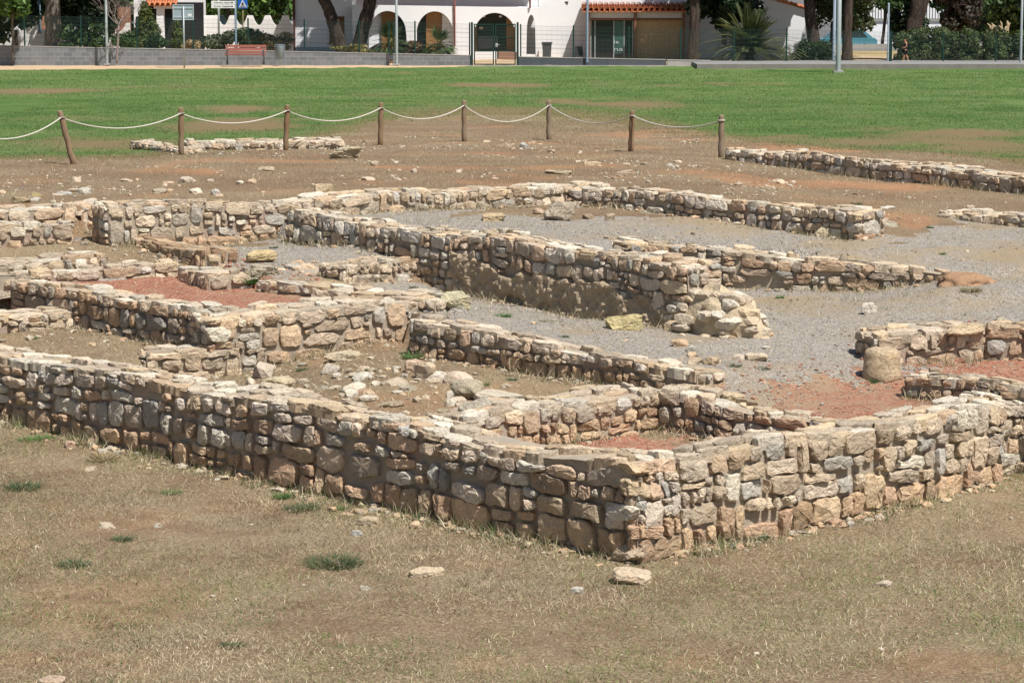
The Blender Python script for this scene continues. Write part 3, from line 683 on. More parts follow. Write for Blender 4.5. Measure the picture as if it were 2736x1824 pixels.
        qmesh('quoins', warp(sag(np.concatenate(vv))) - off, np.concatenate(qq), M['stone'], np.concatenate(cc), parent=root)
    if w.get('plaster'):
        p, q = grid_patch(A, d3, z3, n3, 3.9, L - .12, zb, 1.60, .022, .0, 0.)
        uu = (p - A) @ d3; zz = p[:, 2]
        top = np.array([bound(x) for x in uu]) + .10 * fbm(np.stack([uu * 3, uu * 0, zz * 0], -1), 3)
        lump = .055 + .035 * fbm(np.stack([uu * 5, zz * 5, zz * 0 + 3], -1), 4) + .022 * fbm(np.stack([uu * 22, zz * 22, zz * 0 + 9], -1), 2)
        a = sm(-.005, .02, top - zz); hole = np.exp(-((uu - (L - 3.3)) / .16) ** 2 - ((zz - .98) / .13) ** 2)
        p = p + (np.where(zz < top, lump * a, -.045) - .12 * hole)[:, None] * n3
        p[:, 2] = np.minimum(p[:, 2], top + .03)
        qmesh('plaster_coat', warp(sag(p)) - off, q, M['plaster'], parent=root, smooth=False)
    return root
M['plaster'] = plain("brown_plaster", (.36, .28, .19), .95, .25, 7, 1.0)
def ico(sub):
    bm = bmesh.new(); bmesh.ops.create_icosphere(bm, subdivisions=sub, radius=1.0)
    v = np.array([x.co[:] for x in bm.verts]); f = np.array([[y.index for y in x.verts] for x in bm.faces]); bm.free(); return v, f
ICO = {2: ico(2), 3: ico(3), 4: ico(4)}
def rock_mesh(name, size, seed, tone=None, sub=3, blocky=.5, tint=None):
    v, f = ICO[sub]; r = np.random.default_rng(seed); v = v.copy()
    if blocky > 0:
        p = 2 + 6 * blocky; v = v / ((np.abs(v) ** p).sum(1) ** (1 / p))[:, None]
    for k in range(9):
        n = r.normal(size=3); n /= np.linalg.norm(n); dd = r.uniform(.62, 1.02); t = v @ n; v = v - np.maximum(0, t - dd)[:, None] * n
    v = v * (1 + .07 * fbm(v * 2.2 + seed, 3))[:, None]; v = v + .02 * r.normal(size=v.shape) * (2 if sub > 2 else 1) * .5
    v = v / np.abs(v).max(0) * np.array(size) * .5; v[:, 2] += size[2] * .5
    T = TONES[tone or 'cream']; c = np.array(tint) if tint is not None else np.array(T[seed % len(T)]) * r.uniform(.9, 1.15)
    return mesh_np(name, v, f.ravel(), np.full(len(f), 3), M['stone'], col=np.tile(c, (len(v), 1)))
LAB = {
 'front_left': 'long grey rubble wall along the grass, running back left from the near corner',
 'front_right': 'sunlit cream rubble wall running right from the near corner along the grass',
 'front_right_far': 'continuation of the sunlit outer wall after its break at the right edge',
 'inner_light': 'short sunlit inner wall of small cream stones behind the near corner',
 'inner_light_far': 'ragged low stub of wall beside grey gravel, prolonging the sunlit inner wall',
 'inner_dark': 'low shaded inner wall of thin courses at the corner room',
 'court_edge': 'shaded retaining wall of brown blocks holding up the edge of the gravel court',
 'step': 'low stepped footing of cream stones at the foot of the tan room wall',
 'room_front': 'broad sunlit tan rubble wall in front of the red room, ending at a yellow block',
 'room_side': 'shaded brown rubble wall between the straw patch and the red room',
 'low_left': 'low pale wall stub on the straw beside the shaded room wall at the left edge',
 'red_back': 'flat cream wall course bordering the back of the red room',
 'red_back_upper': 'wide flat pale wall top just behind the red room at the left edge',
 'red_right_slab': 'short flat slab wall at the back corner of the red room',
 'kerb': 'knee low kerb of pale stones between the red room and the small gravel yard',
 'earth_dark': 'crumbling reddish earth and stone wall in shade left of the small gravel yard',
 'left_low': 'lower tan footing wall with big stones at the left edge below the brown slope',
 'left_high': 'upper cream wall at the left edge set back above the tan footing',
 'upper_light': 'long sunlit upper wall with a row of squared cream stones along its top',
 'upper_dark': 'shaded upper wall going down from the top corner to a pale stone end',
 'plaster': 'long central wall with brown lumpy plaster on its lower face',
 'small_step': 'small sunlit step wall of thin stones against the plastered central wall',
 'retaining': 'retaining wall of flat brown courses behind the central wall, tapering to orange earth',
 'far_right': 'long low rubble wall at the lawn edge, starting beside the last rope post',
 'right_pale': 'short low pale wall on gravel at the right edge below the lawn wall',
 'right_light': 'sunlit wall stub with pink mortar behind the round stone drum',
 'right_light_far': 'rough wall piece with a big round topped boulder at the right edge behind red floor',
 'right_dark': 'low shaded wall stub with white top on the red floor beside the stone drum',
 'ruin_left': 'small grey wall fragment on the grass edge behind the leaning post',
 'ruin_right': 'isolated low cream wall ruin at the lawn edge between two rope posts',
}
NEAR = {'front_left': 20, 'front_right': 20, 'front_right_far': 20, 'inner_light': 16, 'inner_dark': 16}
for k in LAB:
    big = k.startswith('front')
    build_wall(k, LAB[k], N=NEAR.get(k, 12), lowh={'front_left': .55, 'front_right': .50, 'upper_light': .45, 'court_edge': .5, 'inner_light': .55}.get(k), P=(.035, .08) if big else (.028, .065), rec={'front_left': .026, 'front_right': .018, 'court_edge': .025, 'retaining': .03, 'upper_dark': .022, 'plaster': .025, 'room_side': .025, 'right_dark': .025, 'inner_dark': .025, 'far_right': .02}.get(k, .010), gap={'front_left': .021, 'front_right': .013}.get(k, .012))
# ------------------------------------------------------------------ loose stones
PXM = lambda p: F_PX / math.sqrt(p.x ** 2 + p.y ** 2)
SEED = [100]
def rock(l, r, base, top, label, tone='cream', name='loose_stone', depth=.75, rot=None, blocky=.5, tint=None, z=None, sub=4, cat='stone', sink=.04, group=None):
    SEED[0] += 1; px = (l + r) / 2; g = G(px, base - 2) if z is None else U(px, base - 2, z)
    t = PXM(g); w = (r - l) / t; h = (base - top) / t * 1.0; dp = w * depth
    hh = max(.05, h - dp * .13)
    me = rock_mesh(name, (w * 1.04, dp, hh + sink), SEED[0], tone, sub, blocky, tint)
    o = link(name, me, None, (g.x, g.y + dp * .45, g.z - sink), (rnd.uniform(-.4, .4) if rot is None else rot))
    return tag(o, label, cat, group)
rock(1612, 1717, 885, 834, 'yellow squared block standing alone on the grey gravel court', tint=(.52, .44, .22), name='stone_block', rot=.1, blocky=1, depth=.6)
rock(1172, 1262, 828, 776, 'pale yellow block at the end of the tan room wall', tint=(.50, .46, .31), name='stone_block', rot=.05, blocky=1, depth=.8)
rock(1478, 1560, 838, 806, 'rounded tan boulder at the foot of the plastered wall', tint=(.42, .33, .22), blocky=.2)
rock(1287, 1361, 594, 562, 'flat topped brown block inside the top corner of the upper walls', tint=(.48, .37, .22), name='stone_block', blocky=1)
rock(1453, 1540, 592, 533, 'big grey boulder with a split face inside the top corner of the walls', tint=(.40, .34, .27), rot=.3)
rock(1424, 1460, 575, 555, 'small pinkish stone left of the big grey boulder', tint=(.46, .33, .25))
rock(1615, 1645, 592, 570, 'small upright stone on gravel beside the orange mound', tint=(.40, .31, .22))
rock(1556, 1590, 588, 570, 'low tan stone between grey boulder and small upright stone', tint=(.40, .31, .22))
rock(655, 742, 706, 664, 'orange yellow boulder at the end of the reddish earth wall', tint=(.52, .40, .21), rot=.2)
rock(650, 742, 748, 700, 'large grey slab block at the back corner of the red room', tint=(.42, .38, .29), name='stone_block', blocky=1, rot=-.1)
rock(2302, 2347, 841, 806, 'white angular stone on the gravel below the brown retaining wall', tint=(.58, .54, .48), blocky=.3)
rock(1634, 1742, 1566, 1511, 'large pale stone lying on grass in front of the near wall corner', tint=(.56, .45, .33), blocky=.4, depth=.6, rot=.1)
rock(1092, 1187, 1543, 1509, 'long pale tan stone lying on the dry grass before the grey wall', tint=(.52, .42, .30), depth=.5, rot=.15)
rock(82, 170, 1840, 1808, 'flat pinkish stone at the bottom edge of the grass', tint=(.50, .37, .27), depth=.6)
rock(936, 968, 1436, 1419, 'small bluish white stone on the grass below the grey wall', tint=(.52, .52, .50))
rock(410, 433, 1412, 1399, 'small white pebble on the dry grass at left', tint=(.60, .56, .50))
rock(262, 310, 1417, 1404, 'flat pale stone half buried in the grass at left', tint=(.52, .44, .33))
rock(952, 1014, 1408, 1378, 'flat tan stone in weeds at the foot of the grey wall', tint=(.46, .37, .26))
rock(960, 992, 1582, 1566, 'flat grey stone on grass below the long pale tan stone', tint=(.45, .42, .36))
rock(1524, 1560, 1590, 1574, 'small grey white stone on grass left of the big pale stone', tint=(.5, .48, .44))
rock(218, 266, 1262, 1243, 'flat pale stone on grass near the left end of the grey wall', tint=(.50, .41, .30))
rock(165, 200, 1200, 1178, 'small reddish stone near the foot of the grey wall at left', tint=(.50, .34, .24))
rock(2340, 2385, 1572, 1556, 'pinkish flat chip of stone in the grass at lower right', tint=(.50, .41, .34))
rock(878, 962, 427, 388, 'squared pale block lying alone behind the rope posts', tint=(.44, .38, .27), name='stone_block', blocky=.9, rot=.25)
rock(1786, 1846, 930, 905, 'orange tan flat stone at the middle of the gravel court', tint=(.52, .37, .24))
rock(1880, 1925, 978, 950, 'tan cube shaped stone in the row at the front of the court', tint=(.45, .33, .21), blocky=.9)
rock(1835, 1882, 976, 955, 'low tan stone next to the cube shaped one on the court', tint=(.46, .36, .26))
rock(1990, 2056, 968, 940, 'pale flat stone at the right of the stone row on the court', tint=(.54, .45, .34))
rock(1080, 1145, 1000, 958, 'cream stone with orange face on the straw near the brown block wall', tint=(.58, .42, .31), blocky=.9, rot=.1)
rock(1203, 1290, 1072, 1010, 'big grey brown boulder undercut with shade on the straw of the rubble room', tint=(.40, .35, .26), blocky=.4)
rock(1227, 1325, 1142, 1076, 'big grey boulder behind the coping of the front wall', tint=(.41, .37, .31), blocky=.4)
rock(1322, 1390, 1130, 1096, 'pale angular stone right of the big grey boulder behind the front wall', tint=(.48, .43, .35), blocky=.5)
rock(1270, 1405, 1080, 1040, 'wide whitish boulder on the rubble behind the big grey boulder', tint=(.54, .48, .39), blocky=.5)
rock(1058, 1115, 1050, 1026, 'grey stone with straw round it, left of the undercut boulder', tint=(.40, .36, .28))
rock(700, 795, 1040, 1000, 'flat pale slab leaning over grass behind the front wall coping', tint=(.48, .41, .28), depth=.7, blocky=.5)
rock(853, 917, 998, 970, 'pale grey stone between the weeds on the rubble room floor', tint=(.47, .42, .36))
rock(862, 965, 968, 935, 'long cream stone at the foot of the tan room wall', tint=(.52, .44, .31), blocky=.5)
rock(925, 1000, 1010, 990, 'flat whitish ledge of stone in the straw', tint=(.52, .45, .35), depth=.6)
rock(1000, 1080, 1092, 1070, 'low brown stone just behind the front wall coping', tint=(.38, .31, .22))
rock(1168, 1206, 1118, 1088, 'brown cube of stone beside the grey boulder behind the front wall', tint=(.38, .31, .22), blocky=.8)
rock(2175, 2240, 636, 600, 'cream boulder propped at the foot of the shaded upper wall end', tint=(.55, .46, .31), blocky=.4)
rock(2350, 2395, 560, 556 - 8, 'small white stone on the brown ground right of the upper wall end', tint=(.60, .57, .52))
rock(2350, 2400, 608, 588, 'grey flat stone on the gravel edge past the upper wall end', tint=(.40, .37, .31))
rock(1650, 1712, 668, 636, 'grey block at the left start of the retaining wall', tint=(.42, .38, .31), z=1.45, blocky=.8)
rock(1700, 1742, 664, 632, 'white lichened block beside the grey one on the retaining wall', tint=(.52, .50, .44), z=1.45, blocky=.8)
rock(1842, 1866, 630, 618, 'small dark brown stone on gravel above the retaining wall', tint=(.32, .26, .19))
rock(2520, 2640, 893, 862, 'flat cream slab on top of the sunlit wall stub', tint=(.54, .43, .29), z=1.16, depth=.4)
rock(2660, 2702, 898, 846, 'round topped grey boulder on the wall at the right edge', tint=(.43, .39, .29), z=1.02, blocky=.3)
rock(2350, 2460, 945, 890, 'brown boulder forming the left end of the sunlit wall stub', tint=(.40, .33, .22), z=.93, blocky=.6)
rock(2545, 2580, 972, 955, 'brick red squared stone on the red floor at right', tint=(.42, .19, .12), blocky=.9)
rock(2588, 2632, 958, 938, 'grey angular stone on the red floor at right', tint=(.42, .39, .32))
rock(1455, 1530, 468, 450, 'flat pale boulder bedded in the slope behind the top corner', tint=(.48, .41, .29), depth=.6)
rock(1647, 1700, 466, 453, 'flat pinkish stone bedded in the brown slope', tint=(.48, .36, .26), depth=.6)
rock(1560, 1610, 447, 430, 'tan wedge of stone lying on the brown slope', tint=(.48, .36, .23), depth=.6)
rock(686, 732, 460, 445, 'flat cream stone in the brown slope left of middle', tint=(.50, .42, .29), depth=.6)
rock(405, 445, 520, 502, 'grey stone above the left part of the upper wall', tint=(.42, .36, .27))
rock(175, 215, 516, 504, 'pale flat stone on the slope at left', tint=(.52, .45, .34), depth=.6)
rock(150, 190, 524, 512, 'bluish grey stone on the slope at left', tint=(.42, .42, .41), depth=.6)
rock(840, 890, 520, 490, 'large tan flat boulder above the upper wall', tint=(.46, .36, .23), depth=.7)
rock(85, 112, 532, 512, 'yellow stone on the slope at the left edge', tint=(.46, .36, .17))
rock(20, 80, 545, 525, 'brown stones wedged at the left edge slope', tint=(.40, .32, .19), depth=.6)
# the stone drum
g = G(2362, 1022); t = PXM(g); R_ = 52 / t; Hh = 92 / t
v, f = ICO[4]; v = v.copy(); rr = np.sqrt(v[:, 0] ** 2 + v[:, 1] ** 2)
k = np.maximum(rr, np.abs(v[:, 2])); p = (np.abs(rr) ** 7 + np.abs(v[:, 2]) ** 7) ** (1 / 7); v = v / p[:, None]
v[:, :2] *= (1 + .09 * (-v[:, 2:3])) ; v = v * (1 + .035 * fbm(v * 2.4 + 5, 4))[:, None]
v = v * np.array([R_ * .97, R_ * .97, Hh * .5]); v[:, 2] += Hh * .44
me = mesh_np('column_drum', v, f.ravel(), np.full(len(f), 3), M['stone'], col=np.tile((.49, .38, .25), (len(v), 1)), smooth=True)
tag(link('column_drum', me, None, (g.x, g.y + R_ * .9, g.z)), 'big rounded stone drum standing on the red floor', 'column drum')
# scattered rubble, each stone an object of its own
PROTO = {}
def scatter(n, region, s0, s1, label, group, tones=('cream', 'grey', 'tan'), seed=0, name='rubble_stone', fl=.55):
    r = random.Random(seed)
    for i in range(n):
        px, py = region(r); g = G(px, py); s = s0 * (s1 / s0) ** (r.random() ** 1.8); k = (r.randrange(14), tones[r.randrange(len(tones))])
        if k not in PROTO: PROTO[k] = rock_mesh('rubble_stone', (1, .8, fl + .15 * (k[0] % 3)), 300 + k[0] * 7, k[1], 2, .35)
        o = link(name, PROTO[k], None, (g.x, g.y, g.z - s * .22), r.uniform(0, 6.28)); o.scale = (s, s, s * r.uniform(.6, 1.0)); tag(o, label, 'stone', group)
def quadreg(*c):
    def f(r):
        a, b = r.random(), r.random()
        return ((c[0][0] * (1 - a) + c[1][0] * a) * (1 - b) + (c[3][0] * (1 - a) + c[2][0] * a) * b, (c[0][1] * (1 - a) + c[1][1] * a) * (1 - b) + (c[3][1] * (1 - a) + c[2][1] * a) * b)
    return f
scatter(32, quadreg((0, 490), (800, 470), (700, 525), (0, 550)), .06, .34, 'one of the stones strewn over the brown slope above the upper wall', 'stones on the brown slope', seed=1)
scatter(10, quadreg((200, 545), (290, 530), (290, 570), (200, 590)), .08, .26, 'one of the stones heaped between the two upper walls at left', 'stones between the upper walls', seed=11)
scatter(25, quadreg((1150, 385), (1330, 372), (1640, 402), (1500, 420)), .06, .30, 'one of the small pale stones in the rubble ridge inside the rope fence', 'stones of the rubble ridge', seed=2, tones=('cap', 'grey'))
scatter(12, quadreg((940, 440), (1140, 445), (1130, 478), (960, 490)), .06, .28, 'one of the stones bedded in the slope behind the upper wall', 'stones behind the upper wall', seed=3)
scatter(9, quadreg((1195, 452), (1350, 462), (1330, 482), (1200, 478)), .06, .26, 'one of the stones bedded in the slope behind the upper wall', 'stones behind the upper wall', seed=4)
scatter(10, quadreg((1640, 440), (1880, 430), (1880, 446), (1640, 452)), .06, .22, 'one of the pale chips lying below the lawn wall', 'pale chips below the lawn wall', seed=5)
scatter(11, quadreg((1945, 480), (2160, 486), (2150, 502), (1955, 498)), .06, .24, 'one of the pale chips lying below the lawn wall', 'pale chips below the lawn wall', seed=6)
scatter(6, quadreg((2310, 588), (2470, 580), (2460, 606), (2320, 615)), .07, .26, 'one of the stones past the pale end of the shaded upper wall', 'stones past the upper wall end', seed=7)
scatter(13, quadreg((1760, 945), (2050, 925), (2040, 965), (1800, 985)), .05, .24, 'one of the tan stones lying in the row at the front of the court', 'tan stones on the court', seed=8, tones=('tan', 'cream'))
scatter(22, quadreg((560, 1015), (1080, 975), (1240, 1085), (760, 1060)), .06, .30, 'one of the stones strewn over straw in the rubble room', 'stones in the rubble room', seed=9, tones=('cap', 'cream', 'low'))
scatter(12, quadreg((1200, 1085), (1330, 1075), (1420, 1125), (1230, 1150)), .08, .30, 'one of the stones strewn over straw in the rubble room', 'stones in the rubble room', seed=19, tones=('cap', 'cream', 'low'))
scatter(11, quadreg((770, 705), (1060, 690), (1060, 745), (760, 748)), .08, .32, 'one of the stones on the earth bank of the small gravel yard', 'stones on the earth bank', seed=10, tones=('tan', 'cream'))
scatter(11, quadreg((1180, 840), (2400, 830), (2250, 930), (1500, 930)), .04, .14, 'one of the small stones lying about on the gravel court', 'small stones on the court', seed=12)
scatter(9, quadreg((1350, 620), (2600, 620), (2600, 700), (1500, 640)), .04, .14, 'one of the small stones on the upper gravel floor', 'small stones on the upper gravel', seed=13)
scatter(15, quadreg((0, 1180), (1300, 1470), (1300, 1780), (0, 1780)), .025, .075, 'one of the small stones lying in the dry grass', 'small stones in the grass', seed=14)
scatter(7, quadreg((1750, 1530), (2736, 1380), (2736, 1780), (1500, 1800)), .025, .06, 'one of the small stones lying in the dry grass', 'small stones in the grass', seed=15)
scatter(7, quadreg((30, 1150), (640, 1300), (640, 1320), (30, 1170)), .05, .16, 'one of the fallen stones at the foot of the grey front wall', 'fallen stones at the front wall', seed=16, tones=('low',))
scatter(10, quadreg((640, 1300), (1560, 1480), (1540, 1500), (640, 1320)), .05, .17, 'one of the fallen stones at the foot of the grey front wall', 'fallen stones at the front wall', seed=17, tones=('low', 'cream'))
scatter(6, quadreg((1790, 1500), (2660, 1300), (2660, 1310), (1800, 1510)), .05, .16, 'one of the fallen stones at the foot of the sunlit front wall', 'fallen stones at the sunlit wall', seed=18, tones=('low',))
scatter(6, quadreg((220, 905), (520, 960), (500, 975), (200, 935)), .05, .16, 'one of the stones on the straw patch', 'stones on the straw patch', seed=20, tones=('cream', 'low'))
scatter(15, quadreg((760, 1010), (1180, 985), (1330, 1080), (1000, 1105)), .14, .36, 'one of the big flat stones of the collapsed footing in the rubble room', 'flat stones in the rubble room', seed=21, tones=('cap', 'cream', 'grey'), fl=.35)
scatter(9, quadreg((560, 1040), (900, 1000), (1000, 1060), (700, 1080)), .14, .36, 'one of the big flat stones of the collapsed footing in the rubble room', 'flat stones in the rubble room', seed=22, tones=('cap', 'low', 'cream'), fl=.35)
# fine chips nobody could count
def chips(name, n, box, cond, s0, s1, label, seed, tones):
    r = np.random.default_rng(seed); x = r.uniform(box[0], box[1], n); y = r.uniform(box[2], box[3], n); s_, f_ = surf_at(x, y)
    k = cond(x, y, s_, f_); x, y = x[k], y[k]; z = zgrid(x, y); n = len(x); v, f = ico(1); 
    s = s0 * (s1 / s0) ** (r.random(n) ** 2); sc = np.stack([s, s * r.uniform(.6, 1, n), s * r.uniform(.3, .7, n)], -1); a = r.uniform(0, 6.28, n)
    vv = v[None] * (1 + .25 * r.normal(size=(n, len(v), 1))) * sc[:, None] * .5
    ca, sa = np.cos(a)[:, None], np.sin(a)[:, None]; X = vv[..., 0] * ca - vv[..., 1] * sa; Y = vv[..., 0] * sa + vv[..., 1] * ca
    P = np.stack([X + x[:, None], Y + y[:, None], vv[..., 2] + z[:, None] + .1 * s[:, None]], -1)
    F = (f[None] + (np.arange(n) * len(v))[:, None, None]).reshape(-1, 3); T = np.array(tones)
    c = T[r.integers(0, len(T), n)] * r.uniform(.75, 1.2, (n, 1))
    o = link(name, mesh_np(name, P.reshape(-1, 3), F.ravel(), np.full(len(F), 3), M['stone'], col=np.repeat(c, len(v), 0))); tag(o, label, 'gravel', kind='stuff')
PALE = [(.52, .46, .37), (.46, .40, .32), (.42, .38, .33), (.50, .42, .30)]
def r_noise(x, y): return n2(x, y, .5, 61)
chips('pebbles', 12000, (-11, 12, 34, 61), lambda x, y, s, f: (s == 0) & (f == 1) & (r_noise(x, y) > .25), .015, .10, 'pale pebbles strewn over the brown slope behind the walls', 41, PALE)
chips('pebbles', 9000, (-6, 9, 26, 42), lambda x, y, s, f: (s == 1), .015, .05, 'loose coarse gravel on the grey court floor', 42, [(.34, .31, .29), (.44, .40, .36), (.24, .21, .19), (.45, .33, .22)])
chips('pebbles', 5000, (-8, 8, 24, 37), lambda x, y, s, f: (s == 2), .015, .045, 'loose broken tile chips on the red floors', 43, [(.40, .17, .10), (.34, .13, .08), (.45, .28, .2)])
chips('pebbles', 3500, (-8, 8, 24, 38), lambda x, y, s, f: (s == 0) & np.isin(f, (2, 3, 5)), .02, .15, 'stone chips in the straw of the inner rooms', 44, PALE)
chips('pebbles', 1800, (-8, 7, 17, 33), lambda x, y, s, f: (s == 0) & (f == 0), .010, .035, 'tiny stone chips in the dry grass', 45, PALE)

def nearwall(keys, d0, d1):
    def f(x, y, s_, f_):
        k = np.zeros(np.shape(x), bool)
        for n_ in keys:
            w = WALLS[n_]; L = (w['B'] - w['A']).length; u = (x - w['A'].x) * w['d'].x + (y - w['A'].y) * w['d'].y; o = (x - w['A'].x) * w['n'].x + (y - w['A'].y) * w['n'].y; k |= (u > -.1) & (u < L + .1) & (o > d0) & (o < d1 * np.random.default_rng(8).random(np.shape(x)) ** 1.5)
        return k
    return f
chips('pebbles', 60000, (-8, 7, 22, 33), nearwall(('front_left', 'front_right'), 0, .32), .025, .15, 'crumbled stone bits along the foot of the front walls', 46, TONES['low'] + PALE)
chips('pebbles', 60000, (-8, 9, 24, 44), nearwall(('court_edge', 'room_side', 'room_front', 'inner_light', 'inner_dark', 'retaining', 'upper_light', 'upper_dark', 'plaster', 'earth_dark', 'small_step'), 0, .3), .02, .12, 'crumbled stone bits along the feet of the inner walls', 47, TONES['low'] + PALE)
def rmat(x, y):
    i = np.clip(np.searchsorted(_gx, x) - 1, 0, nx - 2); j = np.clip(np.searchsorted(_gy, y) - 1, 0, ny - 2); return RM[j, i]
_u = lambda x: np.random.default_rng(6).random(np.shape(x))
chips('pebbles', 60000, (-8, 8, 24, 37), lambda x, y, s, f: (s == 1) & (rmat(x, y) > .02) & (_u(x) < rmat(x, y) * 1.6), .02, .06, 'red tile bits spilling over the grey gravel', 48, [(.40, .17, .10), (.34, .13, .08), (.45, .28, .2)])
chips('pebbles', 40000, (-8, 8, 24, 37), lambda x, y, s, f: (s == 2) & (f == 8) & (_u(x) < (1 - rmat(x, y)) * 1.2), .02, .06, 'grey gravel bits spilling over the red floor', 49, [(.34, .31, .29), (.44, .40, .36), (.30, .27, .22)])
# ------------------------------------------------------------------ grass
def blades(name, x, y, z, length, lean, width, cols, label, cat, kind='stuff', az=None, parent=None, seed=0):
    r = np.random.default_rng(seed); n = len(x); az = r.uniform(0, 6.283, n) if az is None else az
    d = np.stack([np.cos(az) * np.sin(lean), np.sin(az) * np.sin(lean), np.cos(lean)], -1); b = r.uniform(0, 3.14, n)
    sdx = np.stack([np.cos(b), np.sin(b), np.zeros(n)], -1) * (width * .5)[:, None]
    P = np.stack([x, y, z - .004], -1); mid = P + d * (length * .55)[:, None]; dr = d.copy(); dr[:, 2] -= .35; dr /= np.linalg.norm(dr, axis=1)[:, None]
    tip = mid + dr * (length * .45)[:, None]; tip[:, 2] = np.maximum(tip[:, 2], z + .004)
    vs = np.stack([P - sdx, P + sdx, mid + sdx * .7, mid - sdx * .7, tip], 1).reshape(-1, 3); i = np.arange(n) * 5
    fl = np.concatenate([np.stack([i, i + 1, i + 2, i + 3], -1).ravel(), np.stack([i + 3, i + 2, i + 4], -1).ravel()])
    cn = np.concatenate([np.full(n, 4), np.full(n, 3)])
    me = mesh_np(name, vs, fl, cn, M['blade'], col=np.repeat(cols, 5, 0)); o = link(name, me, parent)
    return tag(o, label, cat, kind=kind) if parent is None else o
def field(name, n, box, cond, L, lean, w, pal, label, cat, seed, green=0.0, tint=False, gpal=((.20, .245, .08), (.27, .29, .12), (.16, .21, .065))):
    r = np.random.default_rng(seed); x = r.uniform(box[0], box[1], n); y = r.uniform(box[2], box[3], n); s_, f_ = surf_at(x, y); k = cond(x, y, s_, f_)
    x, y = x[k], y[k]; n = len(x); z = zgrid(x, y); pal = np.array(pal); c = pal[r.integers(0, len(pal), n)] * r.uniform(.7, 1.25, (n, 1)) * np.clip(1 + .22 * n2(x, y, .5, 77) + .22 * n2(x, y, 2.6, 78), .5, 1.35)[:, None]
    if tint: bb = np.clip(bare(x, y) + .35 * n2(x, y, 2.0, 79), 0, 1)[:, None] * .72; c = c * (1 - bb) + bb * np.array((.215, .145, .09)) * r.uniform(.6, 1.5, (n, 1))
    if green is not None:
        gp = np.array(gpal); gm = r.random(n) < (green(x, y) if callable(green) else green); c[gm] = gp[r.integers(0, len(gp), gm.sum())] * r.uniform(.7, 1.2, (gm.sum(), 1))
    return blades(name, x, y, z, r.uniform(L[0], L[1], n) * r.uniform(.6, 1.2, n), r.uniform(lean[0], lean[1], n), np.full(n, w) * r.uniform(.6, 1.3, n), c, label, cat, seed=seed + 1)
STRAW = [(.57, .485, .33), (.48, .40, .26), (.65, .565, .40), (.34, .265, .175), (.53, .46, .315), (.20, .14, .09), (.14, .10, .065)]
def frontgreen(x, y): return np.clip(.20 + .55 * n2(x, y, .45, 71) + .42 * sm(-1.0, 3.0, x) + .22 * sm(22, 18.5, y), 0, .75)
def infront(x, y, s, f): return (f == 0) & (s == 0) & (n2(x, y, .9, 72) + r_u(x, y) - .45 * bare(x, y) > -.4)
def r_u(x, y): return np.random.default_rng(9).uniform(-.5, .5, np.shape(x))
field('dry_grass', 520000, (-7.5, 6.2, 18.5, 33), infront, (.03, .08), (.5, 1.5), .005, STRAW, 'short dry grass and straw on the ground before the ruin', 'dry grass', 201, frontgreen, True)
def fringe(keys, n, seed, label, pal, off=(.02, .30)):
    r = np.random.default_rng(seed); X = []; Y = []
    for k in keys:
        w = WALLS[k]; m = int(n * (w['B'] - w['A']).length / 8); u = r.random(m); o_ = off[0] + (off[1] - off[0]) * r.random(m) ** 2
        X.append(w['A'].x + (w['B'].x - w['A'].x) * u + w['n'].x * o_); Y.append(w['A'].y + (w['B'].y - w['A'].y) * u + w['n'].y * o_)
    x = np.concatenate(X); y = np.concatenate(Y); k = n2(x, y, 1.6, seed) + r.uniform(-.35, .35, len(x)) > 0; x, y = x[k], y[k]; n = len(x); P = np.array(pal)
    blades('dry_grass', x, y, zgrid(x, y), r.uniform(.06, .20, n), r.uniform(.2, 1.3, n), np.full(n, .006) * r.uniform(.6, 1.4, n), P[r.integers(0, len(P), n)] * r.uniform(.7, 1.2, (n, 1)), label, 'dry grass', seed=seed + 1)
field('grass', 160000, (-7.5, 6, 18.5, 33), lambda x, y, s, f: (f == 0) & (s == 0) & (n2(x, y, 1.0, 91) + .6 * n2(x, y, 4.0, 92) > .62), (.02, .06), (.5, 1.4), .007, [(.10, .17, .05), (.14, .20, .07), (.08, .13, .04)], 'sprinkling of low green weeds in the dry grass', 'weeds', 207, 0)
fringe(('front_left', 'front_right'), 5200, 231, 'straw and weeds fringing the foot of the front walls', STRAW + [(.13, .19, .06), (.16, .20, .07), (.09, .15, .045)])
fringe(('court_edge', 'plaster', 'upper_dark', 'retaining', 'upper_light', 'room_side', 'room_front', 'inner_light', 'inner_dark', 'far_right', 'right_dark', 'right_light', 'earth_dark'), 2200, 233, 'straw along the feet of the inner walls', STRAW + [(.12, .16, .06)])
field('dry_grass', 9000, (-8, 7, 17, 33), infront, (.12, .30), (1.25, 1.55), .004, [(.50, .42, .27), (.44, .34, .19)], 'long dead straw stalks lying on the grass before the ruin', 'straw', 205, 0)
field('dry_grass', 48000, (-8, 6, 24, 38), lambda x, y, s, f: (s == 0) & np.isin(f, (2, 3, 5, 9)), (.04, .16), (.7, 1.5), .005, STRAW, 'dry straw covering the floors of the inner rooms', 'straw', 202, .10)
field('dry_grass', 70000, (-8, 10, 26, 44), lambda x, y, s, f: (s == 1) & (n2(x, y, .8, 73) + .5 * n2(x, y, 3, 75) > .05), (.03, .11), (.4, 1.4), .005, STRAW, 'thin dry grass growing through the grey gravel', 'dry grass', 203, .22)
field('dry_grass', 14000, (-8, 8, 24, 37), lambda x, y, s, f: (s == 2) & (n2(x, y, .9, 74) + .4 * n2(x, y, 3, 76) > -.05), (.05, .22), (.9, 1.5), .005, STRAW, 'straw lying on the red floors', 'straw', 206, .12)
